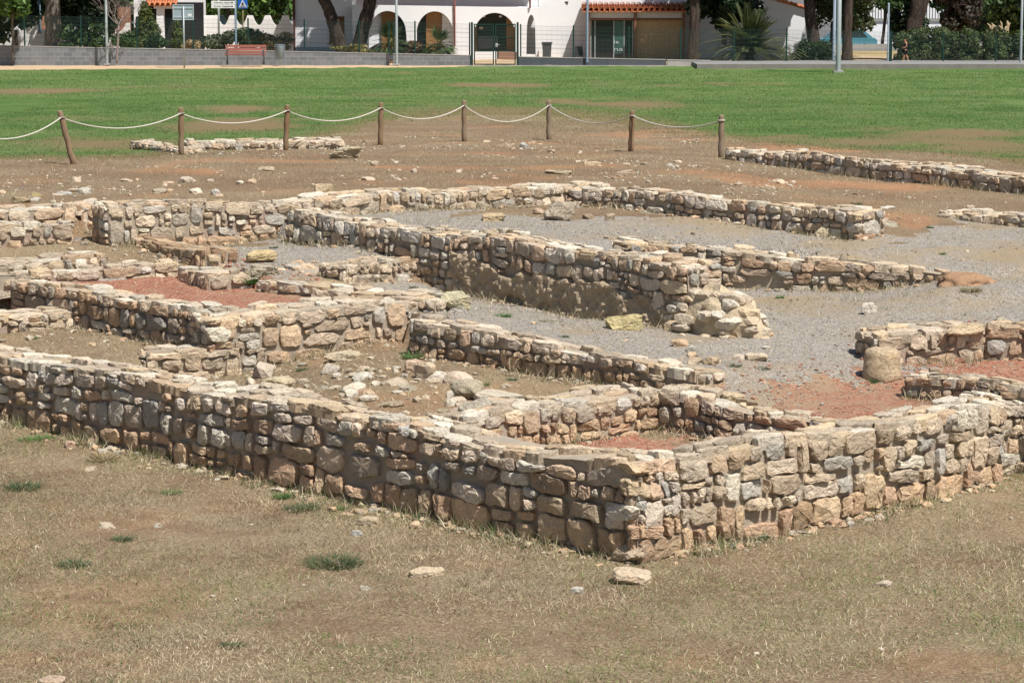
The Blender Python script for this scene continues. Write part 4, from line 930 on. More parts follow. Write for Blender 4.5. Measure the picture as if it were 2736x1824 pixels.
field('dry_grass', 60000, (-12, 13, 34, 64), lambda x, y, s, f: (s == 0) & (f == 1), (.03, .10), (.4, 1.4), .006, STRAW + [(.22, .15, .08), (.25, .17, .09)], 'thin dry grass on the brown slope behind the walls', 'dry grass', 204, .07)
LG = [(.07, .15, .035), (.11, .195, .045), (.15, .235, .06), (.09, .17, .04), (.20, .25, .09), (.26, .27, .13)]
def lmat(x, y):
    i = np.clip(np.searchsorted(_gx, x) - 1, 0, nx - 2); j = np.clip(np.searchsorted(_gy, y) - 1, 0, ny - 2); return LM[j, i]
def lawn_ok(x, y, s, f): return (lmat(x, y) > np.random.default_rng(4).uniform(.12, .75, np.shape(x))) & (f < 2) & (dryness(x, y) + np.random.default_rng(3).uniform(-.25, .25, np.shape(x)) < .42 + .0 * y)
field('grass', 210000, (-14, 15, 50, 85), lawn_ok, (.03, .065), (.1, 1.0), .010, LG, 'green lawn grass in front part of the field', 'grass', 211, 0)
field('grass', 110000, (-25, 25, 85, 117), lawn_ok, (.035, .07), (.1, .9), .016, LG, 'green lawn grass in far part of the field', 'grass', 212, 0)
TUFT = [0]
def tuft(px, py, wpx, hpx, label, pal='green', n=150, name='grass_tuft', cat='grass tuft', flat=0.7):
    TUFT[0] += 1; r = np.random.default_rng(700 + TUFT[0]); g = G(px, py); t = PXM(g); rad = wpx / t * .5; h = hpx / t * .7
    a = r.uniform(0, 6.28, n); q = rad * .8 * r.random(n) ** .7; x = q * np.cos(a); y = q * np.sin(a)
    P = {'green': [(.05, .14, .03), (.08, .19, .04), (.11, .22, .06), (.16, .22, .08)], 'dull': [(.06, .11, .045), (.09, .14, .06), (.15, .16, .08), (.05, .09, .04)], 'dry': [(.38, .29, .16), (.28, .20, .11), (.18, .14, .07), (.44, .36, .22)], 'olive': [(.17, .16, .07), (.12, .13, .05), (.30, .24, .12)]}[pal]
    P = np.array(P); c = P[r.integers(0, len(P), n)] * r.uniform(.7, 1.2, (n, 1))
    root = link(name, None, None, g); tag(root, label, cat)
    o = blades(name, x, y, np.zeros(n), h * r.uniform(.6, 1.25, n), np.clip(r.normal(.45 + flat, .3, n), .05, 1.5), np.full(n, max(.006, .9 / t)) * r.uniform(.7, 1.5, n), c, None, None, az=a + r.normal(0, .6, n), parent=root, seed=TUFT[0])
    # one mesh: the tuft itself is the thing
    o.parent = None; o.location = g; bpy.data.objects.remove(root); o.name = name; tag(o, label, cat, 'grass tufts and weeds'); return o
for a in ((560, 642, 44, 24, 'bright green grass clump at the foot of the long upper wall'), (838, 644, 18, 16, 'small bright weed on the small gravel yard beside the central wall'), (731, 664, 20, 14, 'dark green weed at the middle of the small gravel yard', 'dull'),
          (1106, 770, 26, 16, 'green weed at the foot of the small step wall', 'dull'), (675, 762, 46, 46, 'tall green grass clump at the corner of the red room by the grey slab', 'green', 260), (1346, 846, 38, 24, 'round green weed on the court gravel below the plastered wall', 'green', 240),
          (87, 906, 30, 18, 'bright green weed on the straw patch at the left edge'), (135, 812, 80, 24, 'spreading weeds on rubble by the shaded room wall', 'olive'), (893, 1508, 180, 52, 'wide low patch of green weeds on the grass before the grey wall', 'dull', 900), (196, 1510, 110, 34, 'flat dark green weed on the grass at lower left', 'dull', 320),
          (327, 1444, 64, 34, 'leafy green weed on the grass left of middle', 'dull', 260), (60, 1306, 110, 60, 'scrubby dark weed on the grass at the left edge', 'dull', 300), (458, 1318, 56, 30, 'green weed below the grey wall at left', 'green'), (753, 1330, 44, 40, 'leafy weed in shade at the foot of the grey wall', 'green', 260), (810, 1362, 130, 40, 'spread of low weeds along the grey wall', 'dull', 420),
          (905, 1362, 44, 26, 'small bright weed near the fallen stones of the grey wall'), (100, 1176, 120, 30, 'green grass patch at the left foot of the grey wall', 'green', 420), (275, 1232, 70, 60, 'dry yellow grass clump at the left foot of the grey wall', 'dry', 260), (1104, 958, 60, 42, 'green grass in the corner where tan wall meets brown blocks', 'green', 260),
          (806, 990, 30, 28, 'thin green weed on the straw below the tan wall', 'dull'), (993, 990, 34, 22, 'green weed beside the orange faced stone', 'dull'), (1295, 1030, 22, 34, 'upright green weed on the straw before the brown block wall', 'green', 90), (1368, 1016, 28, 20, 'small weed at the foot of the brown block wall', 'dull'),
          (1200, 950, 66, 46, 'dry straw clump leaning on the brown block wall', 'dry', 260), (1436, 1100, 66, 60, 'olive grass clump growing in the sunlit inner wall', 'olive', 320), (2026, 1446, 60, 44, 'dark weed on grass under the sunlit front wall', 'dull', 220), (2334, 1022, 30, 20, 'vivid green weed in the shade of the stone drum', 'green', 200),
          (2516, 966, 28, 24, 'green weed on the red floor against the sunlit stub', 'dull'), (1963, 980, 44, 20, 'green weed by the cube shaped stone on the court', 'dull'), (2038, 986, 50, 18, 'flat green weed on the court before the pale flat stone', 'dull'), (2484, 610, 18, 16, 'small weed on gravel below the pale right wall', 'dull'),
          (2518, 680, 20, 14, 'tiny green weed on the upper gravel at right'), (2289, 546, 34, 18, 'green weed on brown ground past the upper wall end', 'dull'), (2596, 780, 60, 30, 'olive grass clump beside the red earth mound', 'olive', 260), (2085, 796, 24, 20, 'weed at the foot of the retaining wall', 'green'),
          (2158, 628, 46, 26, 'dry bush beside the cream boulder at the upper wall end', 'olive', 260), (1470, 860, 90, 12, 'low dry weeds on the court below the plastered wall', 'olive', 260), (1505, 900, 36, 14, 'dark flat weed on the court left of the yellow block', 'dull'), (1335, 616, 26, 12, 'green weed on the upper gravel near the brown block', 'olive'),
          (2460, 1250, 200, 30, 'faded green grass along the foot of the sunlit front wall', 'olive', 700), (2050, 1390, 200, 26, 'faded grass fringe where the sunlit wall meets the ground', 'olive', 600), (2700, 1240, 90, 70, 'dry brown grass clump at the right end of the sunlit wall', 'dry', 320), (620, 1726, 90, 30, 'low weed in the grass at the bottom', 'dull', 260)):
    tuft(*a)
# red earth mound at the end of the retaining wall
g = G(2590, 764); M['orange_earth'] = plain('orange_earth', (.33, .20, .115), .95, .3, 9, 1.0); v, f = ICO[4]; v = v * (1 + .22 * fbm(v * 2.2 + 3, 4))[:, None] * np.array((.34, .42, .15)); me = mesh_np('earth_mound', v, f.ravel(), np.full(len(f), 3), M['orange_earth'], smooth=True); me.materials.clear(); me.materials.append(M['orange_earth']); me.polygons.foreach_set('use_smooth', np.ones(len(me.polygons), bool)); tag(link('earth_mound', me, None, (g.x, g.y + .3, g.z - .03)), 'smooth orange earth mound at the tapering end of the retaining wall', 'earth mound')

# ------------------------------------------------------------------ rope fence
def wood_material():
    m, nt, b = nodemat("weathered_post_wood", .85, .15); q = NT(nt); mp = nt.nodes.new("ShaderNodeMapping"); mp.inputs["Scale"].default_value = (30, 30, 2.2)
    nt.links.new(q.coord("Object"), mp.inputs[0]); f = q.noise(1, 5, mp.outputs[0], .65); g2 = q.noise(1.3, 3)
    oi = nt.nodes.new('ShaderNodeObjectInfo'); c = q.mix(f, (.10, .055, .03), (.32, .20, .105)); c = q.mix(q.math('MULTIPLY', oi.outputs['Random'], .7), c, q.mix(f, (.12, .095, .07), (.34, .28, .21))); c = q.mix(q.ramp(g2, [(.45, 0.0), (.7, .55)]), c, (.21, .165, .115)); q.out(c, b); q.bump(f, .5, .01, b); return m
M['wood'] = wood_material(); M['endgrain'] = plain("grey_end_grain", (.34, .29, .23), .9, .2, 20)
M['rope'] = plain("pale_rope", (.58, .54, .46), .9, .1, 60, .4)
POSTS = [((-118, 322), (-104, 452), 'x'), ((160, 297), (196, 438), 'rope fence post leaning far to the left'), ((484, 288), (484, 414), 'brown rope post standing in front of the ruined grey fragment'), ((768, 281), (763, 402), 'rope post before the cream ruin on the lawn edge'),
         ((1018, 275), (1016, 388), 'reddish rope post right of the squared pale block'), ((1240, 269), (1240, 378), 'rope post left of the rubble ridge, tallest in the middle'), ((1467, 269), (1466, 373), 'dark rope post at the back of the rubble ridge'), ((1690, 296), (1685, 405), 'greyish rope post right of the rubble ridge'), ((1928, 308), (1926, 421), 'last rope post at the tip of the long lawn wall')]
TOPS = []
for (tp, bp, lab) in POSTS:
    b = G(*bp); Yp = b.y; tp3 = V(tp[0], tp[1], Yp); h = tp3.z - b.z; dx = tp3.x - b.x
    mb = MB(); n = 9; mb.tube([Vector((0, 0, -.12)) + Vector((-dx * .12, 0, 0))] + [Vector((dx * k / n + .006 * math.sin(k * 2.1), .006 * math.cos(k * 1.7), h * k / n)) for k in range(1, n)] + [Vector((dx, 0, h - .012)), Vector((dx, 0, h))], [.058] + [.054 + .003 * math.sin(k * 1.3) for k in range(1, n)] + [.051, .045], 14)
    if lab == 'x': lab = 'rope fence post beyond the left edge of the view'
    root = tag(thing('fence_post', lab, 'post', (b.x, b.y, b.z), 'rope fence posts'), kind='thing')
    o = mb.build('post_body', [M['wood']]); o.parent = root
    for p_ in o.data.polygons: p_.use_smooth = len(p_.vertices) == 4
    mb = MB(); mb.lathe(dx, 0, [(.044, h - .001), (.043, h + .004)], 14); c = mb.build('end_grain', [M['endgrain']]); c.parent = root
    TOPS.append((Vector((b.x, b.y, b.z)) + Vector((dx * .88, 0, h * .88)), b))
SAG = [.30, .24, .22, .24, .26, .36, .26, .18]
SAGL = ['rope running out of view at the left from the leaning post', 'slack rope between the leaning post and the next one', 'rope sagging in front of the ruined grey fragment', 'rope sagging right of the cream ruin', 'rope hanging over the bare patch left of the rubble ridge', 'deepest sagging rope, above the rubble ridge', 'rope sagging right of the rubble ridge', 'nearly straight rope reaching the last post']
for i in range(len(TOPS) - 1):
    a, b = TOPS[i][0], TOPS[i + 1][0]; pts = []
    for k in range(25):
        u = k / 24; p = a.lerp(b, u); p.z -= SAG[i] * 4 * u * (1 - u); p.y -= .052; pts.append(p)
    mb = MB(); mb.tube(pts, .0125, 7)
    for q in (a, b):
        ring = [q + Vector((.062 * math.cos(t_), .062 * math.sin(t_), 0)) for t_ in np.linspace(0, 6.283, 15)]; mb.tube(ring, .012, 6)
    o = mb.build('rope', [M['rope']], smooth=True); tag(o, SAGL[i], 'rope', 'fence ropes')

M['cream_earth'] = plain('cream_rubble_earth', (.46, .37, .25), .95, .22, 7, 1.0)
# rubble heaps that close wall ends
def heap(px, py, z, size, label, tint, seed, rot=0, n=40, tones='cap', at=None, core='mortar'):
    p = U(px, py, z) if at is None else Vector(at); v, f = ICO[4]; v = v.copy(); v[:, 2] = np.maximum(v[:, 2], -.2); v = v * (1 + .16 * fbm(v * 1.7 + seed, 4) + .06 * fbm(v * 7 + seed, 2))[:, None] * np.array(size) * .5
    r = random.Random(seed); vs = [v]; fs = [f]; cs = [np.tile((.5, .42, .31), (len(v), 1))]; b = len(v); mi = [np.zeros(len(f), int)]
    for i in range(n):
        a = r.uniform(0, 6.28); e = r.uniform(.05, 1.3); d = Vector((math.cos(a) * math.cos(e) * size[0] * .5, math.sin(a) * math.cos(e) * size[1] * .5, math.sin(e) * size[2] * .5)) * 1.03
        s_ = r.uniform(.10, .30); m = rock_mesh('x', (s_, s_ * .8, s_ * .55), seed * 31 + i, tones, 2, .3); vv = np.zeros(len(m.vertices) * 3); m.vertices.foreach_get('co', vv); vv = vv.reshape(-1, 3) - (0, 0, s_ * .3)
        ff = np.array([list(q.vertices) for q in m.polygons]); c0 = np.array(m.color_attributes['Col'].data[0].color[:3]); bpy.data.meshes.remove(m)
        vs.append(vv + np.array(d)); fs.append(ff + b); b += len(vv); cs.append(np.tile(c0, (len(vv), 1))); mi.append(np.ones(len(ff), int))
    me = mesh_np('rubble_heap', np.concatenate(vs), np.concatenate(fs).ravel(), np.full(sum(len(q) for q in fs), 3), [M[core], M['stone']], np.concatenate(mi), np.concatenate(cs))
    tag(link('rubble_heap', me, None, (p.x, p.y, p.z), rot), label, 'rubble heap')
_w = WALLS['plaster']; _c = _w['B'] - _w['n'] * _w['th'] * .45 + _w['d'] * .22
heap(0, 0, 0, (1.5, .72, 1.12), 'sloping pale rubble mass at the lower end of the plastered central wall', 0, 3, n=120, at=(_c.x, _c.y, .88), rot=math.atan2(_w['d'].y, _w['d'].x), core='cream_earth')
heap(238, 640, 1.25, (1.0, .9, 1.0), 'rubble heap filling the gap between the two upper walls at left', 0, 5, n=60, tones='tan')
heap(850, 748, 1.12, (1.6, .7, .35), 'low earth bank with stones at the front of the small gravel yard', 0, 7, n=34, tones='tan')
# ================================================================== the street side behind the lawn
def PX(px, Y): return V(px, 160, Y).x
def PZ(py, Y): return V(1368, py, Y).z
GZ = .7
def root_of(name, label, cat, px, Y, group=None, z=GZ, kind=None):
    r = thing(name, label, cat, (PX(px, Y), Y, z), group); 
    if kind: r['kind'] = kind
    return r
def leaf_part(name, clumps, n, size, pal, parent, seed, up=.2, shell=.55, aspect=.5):
    """many small leaf faces spread through the clumps' volume (world coordinates)"""
    r = np.random.default_rng(seed); cl_ = np.array([c[:6] for c in clumps], float); vol = (cl_[:, 3] * cl_[:, 4] * cl_[:, 5]) ** .8; k = r.choice(len(cl_), n, p=vol / vol.sum())
    d = r.normal(size=(n, 3)); d /= np.linalg.norm(d, axis=1)[:, None]; rad = shell + (1 - shell) * r.random(n) ** .6; rad = rad * (1 + .18 * fbm(d * 2.5 + k[:, None] * 3.1, 2))
    p = cl_[k, :3] + d * cl_[k, 3:] * rad[:, None]; nn = d + r.normal(0, .75, (n, 3)); nn[:, 2] += up; nn /= np.linalg.norm(nn, axis=1)[:, None]
    t = np.cross(nn, r.normal(size=(n, 3))); t /= np.linalg.norm(t, axis=1)[:, None] + 1e-9; b = np.cross(nn, t); s = size * r.uniform(.55, 1.35, n)[:, None]
    off = np.array(root_loc(parent)); vs = np.stack([p - t * s, p + b * s * aspect, p + t * s, p - b * s * aspect], 1) - off
    pal = np.array(pal); ct = r.uniform(.75, 1.25, len(cl_)); c = pal[r.integers(0, len(pal), n)] * (r.uniform(.65, 1.3, n) * ct[k])[:, None]
    i = np.arange(n * 4); return link(name, mesh_np(name, vs.reshape(-1, 3), i, np.full(n, 4), M['leaf'], col=np.repeat(c, 4, 0)), parent)
def bark(name, c):
    m, nt, b = nodemat(name, .95, .1); q = NT(nt); mp = nt.nodes.new("ShaderNodeMapping"); mp.inputs["Scale"].default_value = (9, 9, 1.6); nt.links.new(q.pos(), mp.inputs[0])
    f = q.noise(1, 6, mp.outputs[0], .7, 1.0); q.out(q.mix(q.ramp(f, [(.35, 0.0), (.65, 1.0)]), tuple(x * .35 for x in c), tuple(x * 1.25 for x in c)), b); q.bump(f, 1.0, .15, b); return m
M['bark_grey'] = bark('grey_bark', (.23, .19, .15)); M['bark_dark'] = bark('dark_pine_bark', (.10, .075, .06)); M['twig'] = plain('bare_twigs', (.24, .20, .18), .9)
GREEN = [(.045, .085, .02), (.06, .11, .025), (.08, .13, .03), (.035, .065, .018)]
DARK = [(.018, .036, .014), (.026, .048, .018), (.034, .06, .02), (.014, .027, .012)]
BRIGHT = [(.08, .16, .03), (.10, .19, .035), (.13, .21, .05), (.055, .11, .025)]
OLIVE = [(.075, .09, .045), (.10, .115, .055), (.055, .07, .035), (.12, .13, .07)]
THUJA = [(.10, .13, .025), (.075, .10, .02), (.14, .14, .04), (.05, .07, .018)]
def C3(px, py, Y, rx, rz, ry=None):     # clump given in photo pixels at depth Y
    p = V(px, py, Y); t = F_PX / Y; return (p.x, Y, p.z, rx / t, (ry if ry else rx) / t, rz / t)
def trunk(parent, pts, mat, name='trunk', n=12, seed=0):
    r = random.Random(seed); mb = MB(); P = [Vector(p[:3]) for p in pts]; R_ = [p[3] for p in pts]; Q = []; RR_ = []
    for i in range(len(P) - 1):
        for k in range(4):
            u = k / 4; q = P[i].lerp(P[i + 1], u); w = R_[i] * (1 - u) + R_[i + 1] * u; Q.append(q + Vector((r.uniform(-1, 1), r.uniform(-1, 1), 0)) * w * .09); RR_.append(w * r.uniform(.95, 1.06))
    Q.append(P[-1]); RR_.append(R_[-1]); mb.tube(Q, RR_, n); return mb.build(name, [mat], parent, smooth=True)
def tp(px, py, Y, wpx): p = V(px, py, Y); return (p.x, Y, p.z, wpx / 2 / (F_PX / Y))
def up_to(px, Y, z, r): return (PX(px, Y), Y, z, r)

# ---- sandy path kerb, paved strip and low walls -------------------------------------------------
M['blocks'] = None
def block_material(name, c0, c1, cm, w=.4, h=.2, rough=.9):
    m, nt, b = nodemat(name, rough, .15); q = NT(nt); br = nt.nodes.new("ShaderNodeTexBrick"); mp = nt.nodes.new("ShaderNodeMapping"); sx = nt.nodes.new("ShaderNodeSeparateXYZ"); cx = nt.nodes.new("ShaderNodeCombineXYZ")
    nt.links.new(q.pos(), sx.inputs[0]); nt.links.new(sx.outputs[0], cx.inputs[0]); nt.links.new(sx.outputs[2], cx.inputs[1]); nt.links.new(cx.outputs[0], mp.inputs[0]); mp.inputs["Location"].default_value = (0, -GZ, 0)
    nt.links.new(mp.outputs[0], br.inputs[0]); br.inputs["Scale"].default_value = 1.0; br.inputs["Brick Width"].default_value = w; br.inputs["Row Height"].default_value = h; br.inputs["Mortar Size"].default_value = .012
    br.inputs["Color1"].default_value = c0 + (1,); br.inputs["Color2"].default_value = c1 + (1,); br.inputs["Mortar"].default_value = cm + (1,)
    f = q.noise(1.6, 5, None, .65); c = q.mix(q.ramp(f, [(.35, 0.0), (.7, .6)]), br.outputs[0], q.mix(1.0, br.outputs[0], (.72, .72, .74), 'MULTIPLY')); q.out(c, b)
    q.bump(br.outputs[1], .4, .01, b); return m
M['blocks'] = block_material("grey_concrete_blocks", (.16, .172, .182), (.22, .23, .235), (.29, .285, .275))
M['blocks_dark'] = block_material("smooth_grey_blocks", (.075, .09, .105), (.095, .108, .12), (.10, .11, .12), .8, .3)
def sloped_wall(name, label, segs, Y, th, mat, cap=None):
    """segs: (px, py_top) along the wall, base on the path"""
    root = root_of(name, label, 'low wall', segs[0][0], Y, kind='thing'); mb = MB()
    for (a, b) in zip(segs, segs[1:]):
        x0, x1 = PX(a[0], Y), PX(b[0], Y); z0, z1 = PZ(a[1], Y), PZ(b[1], Y)
        mb.add([(x0, Y, GZ - .1), (x1, Y, GZ - .1), (x1, Y, z1), (x0, Y, z0), (x0, Y + th, GZ - .1), (x1, Y + th, GZ - .1), (x1, Y + th, z1), (x0, Y + th, z0)],
               [(0, 1, 2, 3), (5, 4, 7, 6), (3, 2, 6, 7), (0, 3, 7, 4), (1, 5, 6, 2)])
    mb.build('block_courses', [mat], root)
    mb = MB()
    for (a, b) in zip(segs, segs[1:]):
        x0, x1 = PX(a[0], Y), PX(b[0], Y); z0, z1 = PZ(a[1], Y) + .002, PZ(b[1], Y) + .002
        mb.add([(x0, Y - .012, z0), (x1, Y - .012, z1), (x1, Y - .012, z1 + .03), (x0, Y - .012, z0 + .03), (x0, Y + th + .012, z0), (x1, Y + th + .012, z1), (x1, Y + th + .012, z1 + .03), (x0, Y + th + .012, z0 + .03)],
               [(0, 1, 2, 3), (5, 4, 7, 6), (3, 2, 6, 7), (1, 0, 4, 5), (0, 3, 7, 4), (1, 5, 6, 2)])
    mb.build('coping', [M['concrete']], root); return root
YW = 122.0
sloped_wall('block_wall', 'grey concrete block wall behind the sandy path at left', [(-120, 121), (0, 123.5), (250, 129), (610, 135.5), (1040, 145)], YW, .25, M['blocks'])
sloped_wall('block_wall', 'short grey block wall between the middle lamp post and the green gate', [(1050, 145), (1258, 150)], YW, .25, M['blocks'])
sloped_wall('block_wall', 'dark bluish low wall right of the green gate', [(1386, 153.5), (1780, 161)], YW, .25, M['blocks_dark'])
sloped_wall('block_wall', 'end block of the low wall in sun between porch and palm', [(1783, 162), (1900, 164)], YW - .25, .5, M['concrete'])
def strip(name, x0, x1, y0, y1, z, mat, label):
    mb = MB(); mb.add([(x0, y0, z), (x1, y0, z), (x1, y1, z), (x0, y1, z)], [(0, 1, 2, 3)]); o = mb.build(name, [mat]); return tag(o, label, name, kind='structure')
xk = PX(1862, 118.5)
ZP = PZ(171.5, 118.5)
mb = MB(); mb.box(xk, 40, 118.5, 123.3, GZ - .2, ZP - .006); o = mb.build('pavement', [plain("grey_paving", (.22, .215, .205), .9, .15, 3, .2)]); tag(o, 'grey pavement strip between lawn and fence on the right', 'pavement', kind='structure')
M['kerbstone'] = plain('brownish_kerb', (.21, .19, .17), .9, .2, 2.5, .3)
mb = MB(); mb.box(xk, 40, 118.3, 118.498, GZ - .2, ZP); o = mb.build('kerb', [M['kerbstone']]); tag(o, 'concrete kerb edging the lawn on the right', 'kerb', kind='structure')
mb = MB(); mb.box(PX(1250, 121.2), xk - .003, 121.1, 121.3, GZ - .2, GZ + .035); o = mb.build('kerb', [M['concrete']]); tag(o, 'thin pale kerb between the lawn and the bluish wall', 'kerb', kind='structure')
mb = MB(); mb.add([(PX(2040, 125), 123.6, ZP - .3), (40, 123.6, ZP - .3), (46, 141, GZ + .05), (PX(2040, 141), 141, GZ + .05)], [(0, 1, 2, 3)]); o = mb.build('verge', [plain("dry_verge_grass", (.36, .27, .13), .95, .25, 1.2, .5)]); tag(o, 'sloping verge of dry yellow grass behind the right fence', 'verge', kind='structure')
M['verge_wall'] = plain("grey_verge_wall", (.36, .35, .335), .9, .12, 1.5)
mb = MB(); mb.box(PX(2060, 141.2), PX(2760, 141.2), 141.2, 141.5, GZ - .5, PZ(118.5, 141.2)); o = mb.build('verge_wall', [M['verge_wall']]); tag(o, 'low grey wall between dry verge and parked car', 'low wall', kind='thing')

# ---- wire fence on the wall --------------------------------------------------------------------
M['fgreen'] = plain("dark_green_powder_coat", (.012, .042, .034), .5, .1, 8)
M['wire'] = plain("green_fence_wire", (.035, .07, .062), .6, .05, 8)
def fence(label, posts, Y, tops, bots, panels=True):
    root = root_of('wire_fence', label, 'fence', posts[0], Y, kind='thing'); n = len(posts)
    for i in range(n):
        x = PX(posts[i], Y); mb = MB(); mb.box(x - .03, x + .03, Y - .03, Y + .03, PZ(bots[i], Y) - .05, PZ(tops[i], Y)); mb.box(x - .035, x + .035, Y - .035, Y + .035, PZ(tops[i], Y) + .001, PZ(tops[i], Y) + .02); mb.build('post', [M['fgreen']], root)
    for i in range(n - 1):
        x0, x1 = PX(posts[i], Y) + .035, PX(posts[i + 1], Y) - .035; mb = MB(); w = .0032
        def zz(x, top): 
            u = (x - x0) / (x1 - x0); a, b = (tops, tops) if top else (bots, bots)
            return PZ(a[i] * (1 - u) + a[i + 1] * u + (3 if top else -1), Y)
        k = max(2, int((x1 - x0) / .055))
        for j in range(k + 1):
            x = x0 + (x1 - x0) * j / k; mb.box(x - w, x + w, Y - w, Y + w, zz(x, 0), zz(x, 1))
        for j in range(8):
            u = j / 7; a = zz(x0, 0) * (1 - u) + zz(x0, 1) * u; b = zz(x1, 0) * (1 - u) + zz(x1, 1) * u
            for dz in ((0, .03) if j in (2, 5) else (0,)): mb.tube([(x0, Y - .008, a + dz), (x1, Y - .008, b + dz)], .005, 4)
        mb.build('wire_panel', [M['wire']], root)
    return root
YF = YW + .12
fence('green wire mesh fence on top of the left block wall', [-80, 67, 218, 367, 517, 664, 814, 961, 1040], YF, [38, 40, 43, 46, 48, 50, 53, 56, 58], [122, 124.5, 127.5, 130.5, 133.5, 137, 140, 143.5, 145])
fence('short green wire fence between lamp post and gate', [1052, 1109, 1255], YF, [57, 58, 62], [145, 147, 150])
fence('green wire fence on the bluish wall before porch', [1391, 1532, 1680, 1818, 1960, 2101, 2240], YF, [66, 69, 71, 74, 76, 77, 80], [153.5, 157, 159, 161.5, 164, 166, 168])
fence('green wire fence before the hedge at right', [2381, 2520, 2660, 2800], YF, [84, 88, 92, 96], [168, 170, 171, 172])
fence('wire fence stretch beside the dry verge', [2244, 2377], YF, [80, 84], [168, 168])
# gate
g0, g1, gm = 1262, 1381, 1321; Y = YW
root = root_of('metal_gate', 'dark green double gate of wire mesh between the block walls', 'gate', gm, Y)
def gate_leaf(a, b):
    x0, x1 = PX(a, Y), PX(b, Y); zt, zb = PZ(64, Y), PZ(174, Y); zm = PZ(101, Y); mb = MB()
    for x in (x0 + .03, x1 - .03): mb.box(x - .03, x + .03, Y - .03, Y + .03, zb, zt)
    for z in (zt - .03, zm, PZ(137, Y), zb + .03): mb.box(x0 + .06, x1 - .06, Y - .022, Y + .022, z - .025, z + .025)
    lf = mb.build('leaf_frame', [M['fgreen']], root); mb = MB(); w = .0035
    for j in range(1, 18): x = x0 + .06 + (x1 - x0 - .12) * j / 18; mb.box(x - w, x + w, Y - w, Y + w, zb, zt)
    for j in range(1, 12): z = zb + (zt - zb) * j / 12; mb.box(x0 + .06, x1 - .06, Y - .009, Y - .002, z - w, z + w)
    m = mb.build('mesh_infill', [M['wire']], root); m.parent = lf; m.location = (0, 0, 0); return lf
l1 = gate_leaf(1266, 1320); l2 = gate_leaf(1323, 1378)
for p in (1261, 1383): x = PX(p, Y); mb = MB(); mb.box(x - .05, x + .05, Y - .05, Y + .05, GZ - .1, PZ(60, Y)); mb.build('gate_post', [M['fgreen']], root)
mb = MB(); x = PX(1327, Y); mb.box(x - .05, x + .05, Y - .06, Y - .032, PZ(126, Y), PZ(116, Y)); mb.tube([(x + .03, Y - .065, PZ(120, Y)), (x + .03, Y - .11, PZ(120, Y)), (x + .13, Y - .11, PZ(120, Y))], .012, 6); mb.build('lock', [plain("grey_lock", (.4, .4, .4), .4)], root)

# ---- poles, signs, bench, bin --------------------------------------------------------------------
M['galv'] = plain("galvanised_steel", (.36, .40, .40), .55, .08, 5, 0, .4, .3); M['bluepole'] = plain("blue_grey_pole", (.10, .15, .19), .5, .08, 5); M['thinpole'] = plain("slate_pole", (.18, .22, .26), .5, .06, 4)
def lamp(px, py, w, Y, label, top=7.5, grp='lamp posts along the path'):
    t = F_PX / Y; x = PX(px, Y); z = PZ(py, Y) if py else GZ; r = w / 2 / t; root = tag(thing('lamp_post', label, 'lamp post', (x, Y, z), grp), kind='thing')
    mb = MB(); mb.lathe(x, Y, [(r * 1.06, z - .2), (r * 1.06, z + .01), (r * 1.03, z + .5), (r * .8, top)], 18); mb.build('pole', [M['galv']], root, smooth=True)
    mb = MB(); mb.box(x - r * 2.1, x + r * 2.1, Y - r * 2.1, Y + r * 2.1, z - .05, z + .025); mb.build('base_plate', [M['concrete']], root)
    mb = MB(); mb.lathe(x, Y, [(.05, top + .01), (.32, top + .05), (.36, top + .12), (.28, top + .25), (.08, top + .30)], 18); mb.build('lantern', [M['thinpole']], root, smooth=True)
    return root
lamp(286, 171, 7, 121.3, 'thin grey lamp post before the block wall, beside the bare young tree'); lamp(1060, 172, 7, 121.5, 'grey lamp post standing before the gap in the block wall')
lamp(2240, 191, 13, 113.8, 'thickest grey lamp post standing in the lawn edge at right'); lamp(2727, 175, 7, 120.5, 'grey lamp post at the right edge of the lawn')
def pole(px, y0, w, Y, label, mat='thinpole', top=6.0):
    t = F_PX / Y; x = PX(px, Y); z = PZ(y0, Y); mb = MB(); mb.lathe(x, Y, [(w / t * .75, z - .1), (w / t * .75, z + .02), (w / t * .5, z + .04), (w / t * .5, top)], 12); o = mb.build('street_pole', [M[mat]], smooth=True); return tag(o, label, 'pole', kind='thing')
pole(1569, 165, 6, YW - .15, 'slim dark pole standing at the left end of the tiled porch', 'bluepole'); pole(2228, 168, 8, 122.6, 'slate blue pole just left of the thick lamp post'); pole(2372, 168, 5, 122.9, 'thin grey pole beside the dry verge', 'thinpole', PZ(8, 122.9))
pole(108, 85, 8, 128, 'dark blue pole rising between the white wall pieces', 'bluepole'); pole(631, 122, 6, 125.5, 'dark pole carrying the white direction boards', 'bluepole')
# board seen from behind
Y = 119.0; x = PX(492.5, Y); root = thing('info_sign', 'grey metal board on a post seen from behind, in the lawn edge', 'sign', (x, Y, GZ)); a, b, c, d = PX(463.5, Y), PX(519.5, Y), PZ(54, Y), PZ(12.5, Y)
mb = MB(); mb.box(a + .02, b - .02, Y + .03, Y + .045, c + .02, d - .02); mb.build('board', [plain("board_back", (.31, .37, .40), .5, .06, 3)], root)
mb = MB(); w = .035
for (x0, x1, z0, z1) in ((a, b, d - w, d), (a, b, c, c + w), (a, a + w, c + w, d - w), (b - w, b, c + w, d - w)): mb.box(x0, x1, Y + .012, Y + .05, z0, z1)
mb.box(a + w, b - w, Y + .008, Y + .03, d - .18, d - .13); mb.box(a + w, b - w, Y + .008, Y + .03, c + .10, c + .15); mb.build('board_frame', [plain("board_rim", (.42, .46, .48), .5, .05, 3)], root)
mb = MB(); mb.lathe(x, Y - .03, [(.036, PZ(179, Y) - .2), (.036, d - .08)], 12); mb.build('pole', [M['galv']], root, smooth=True)
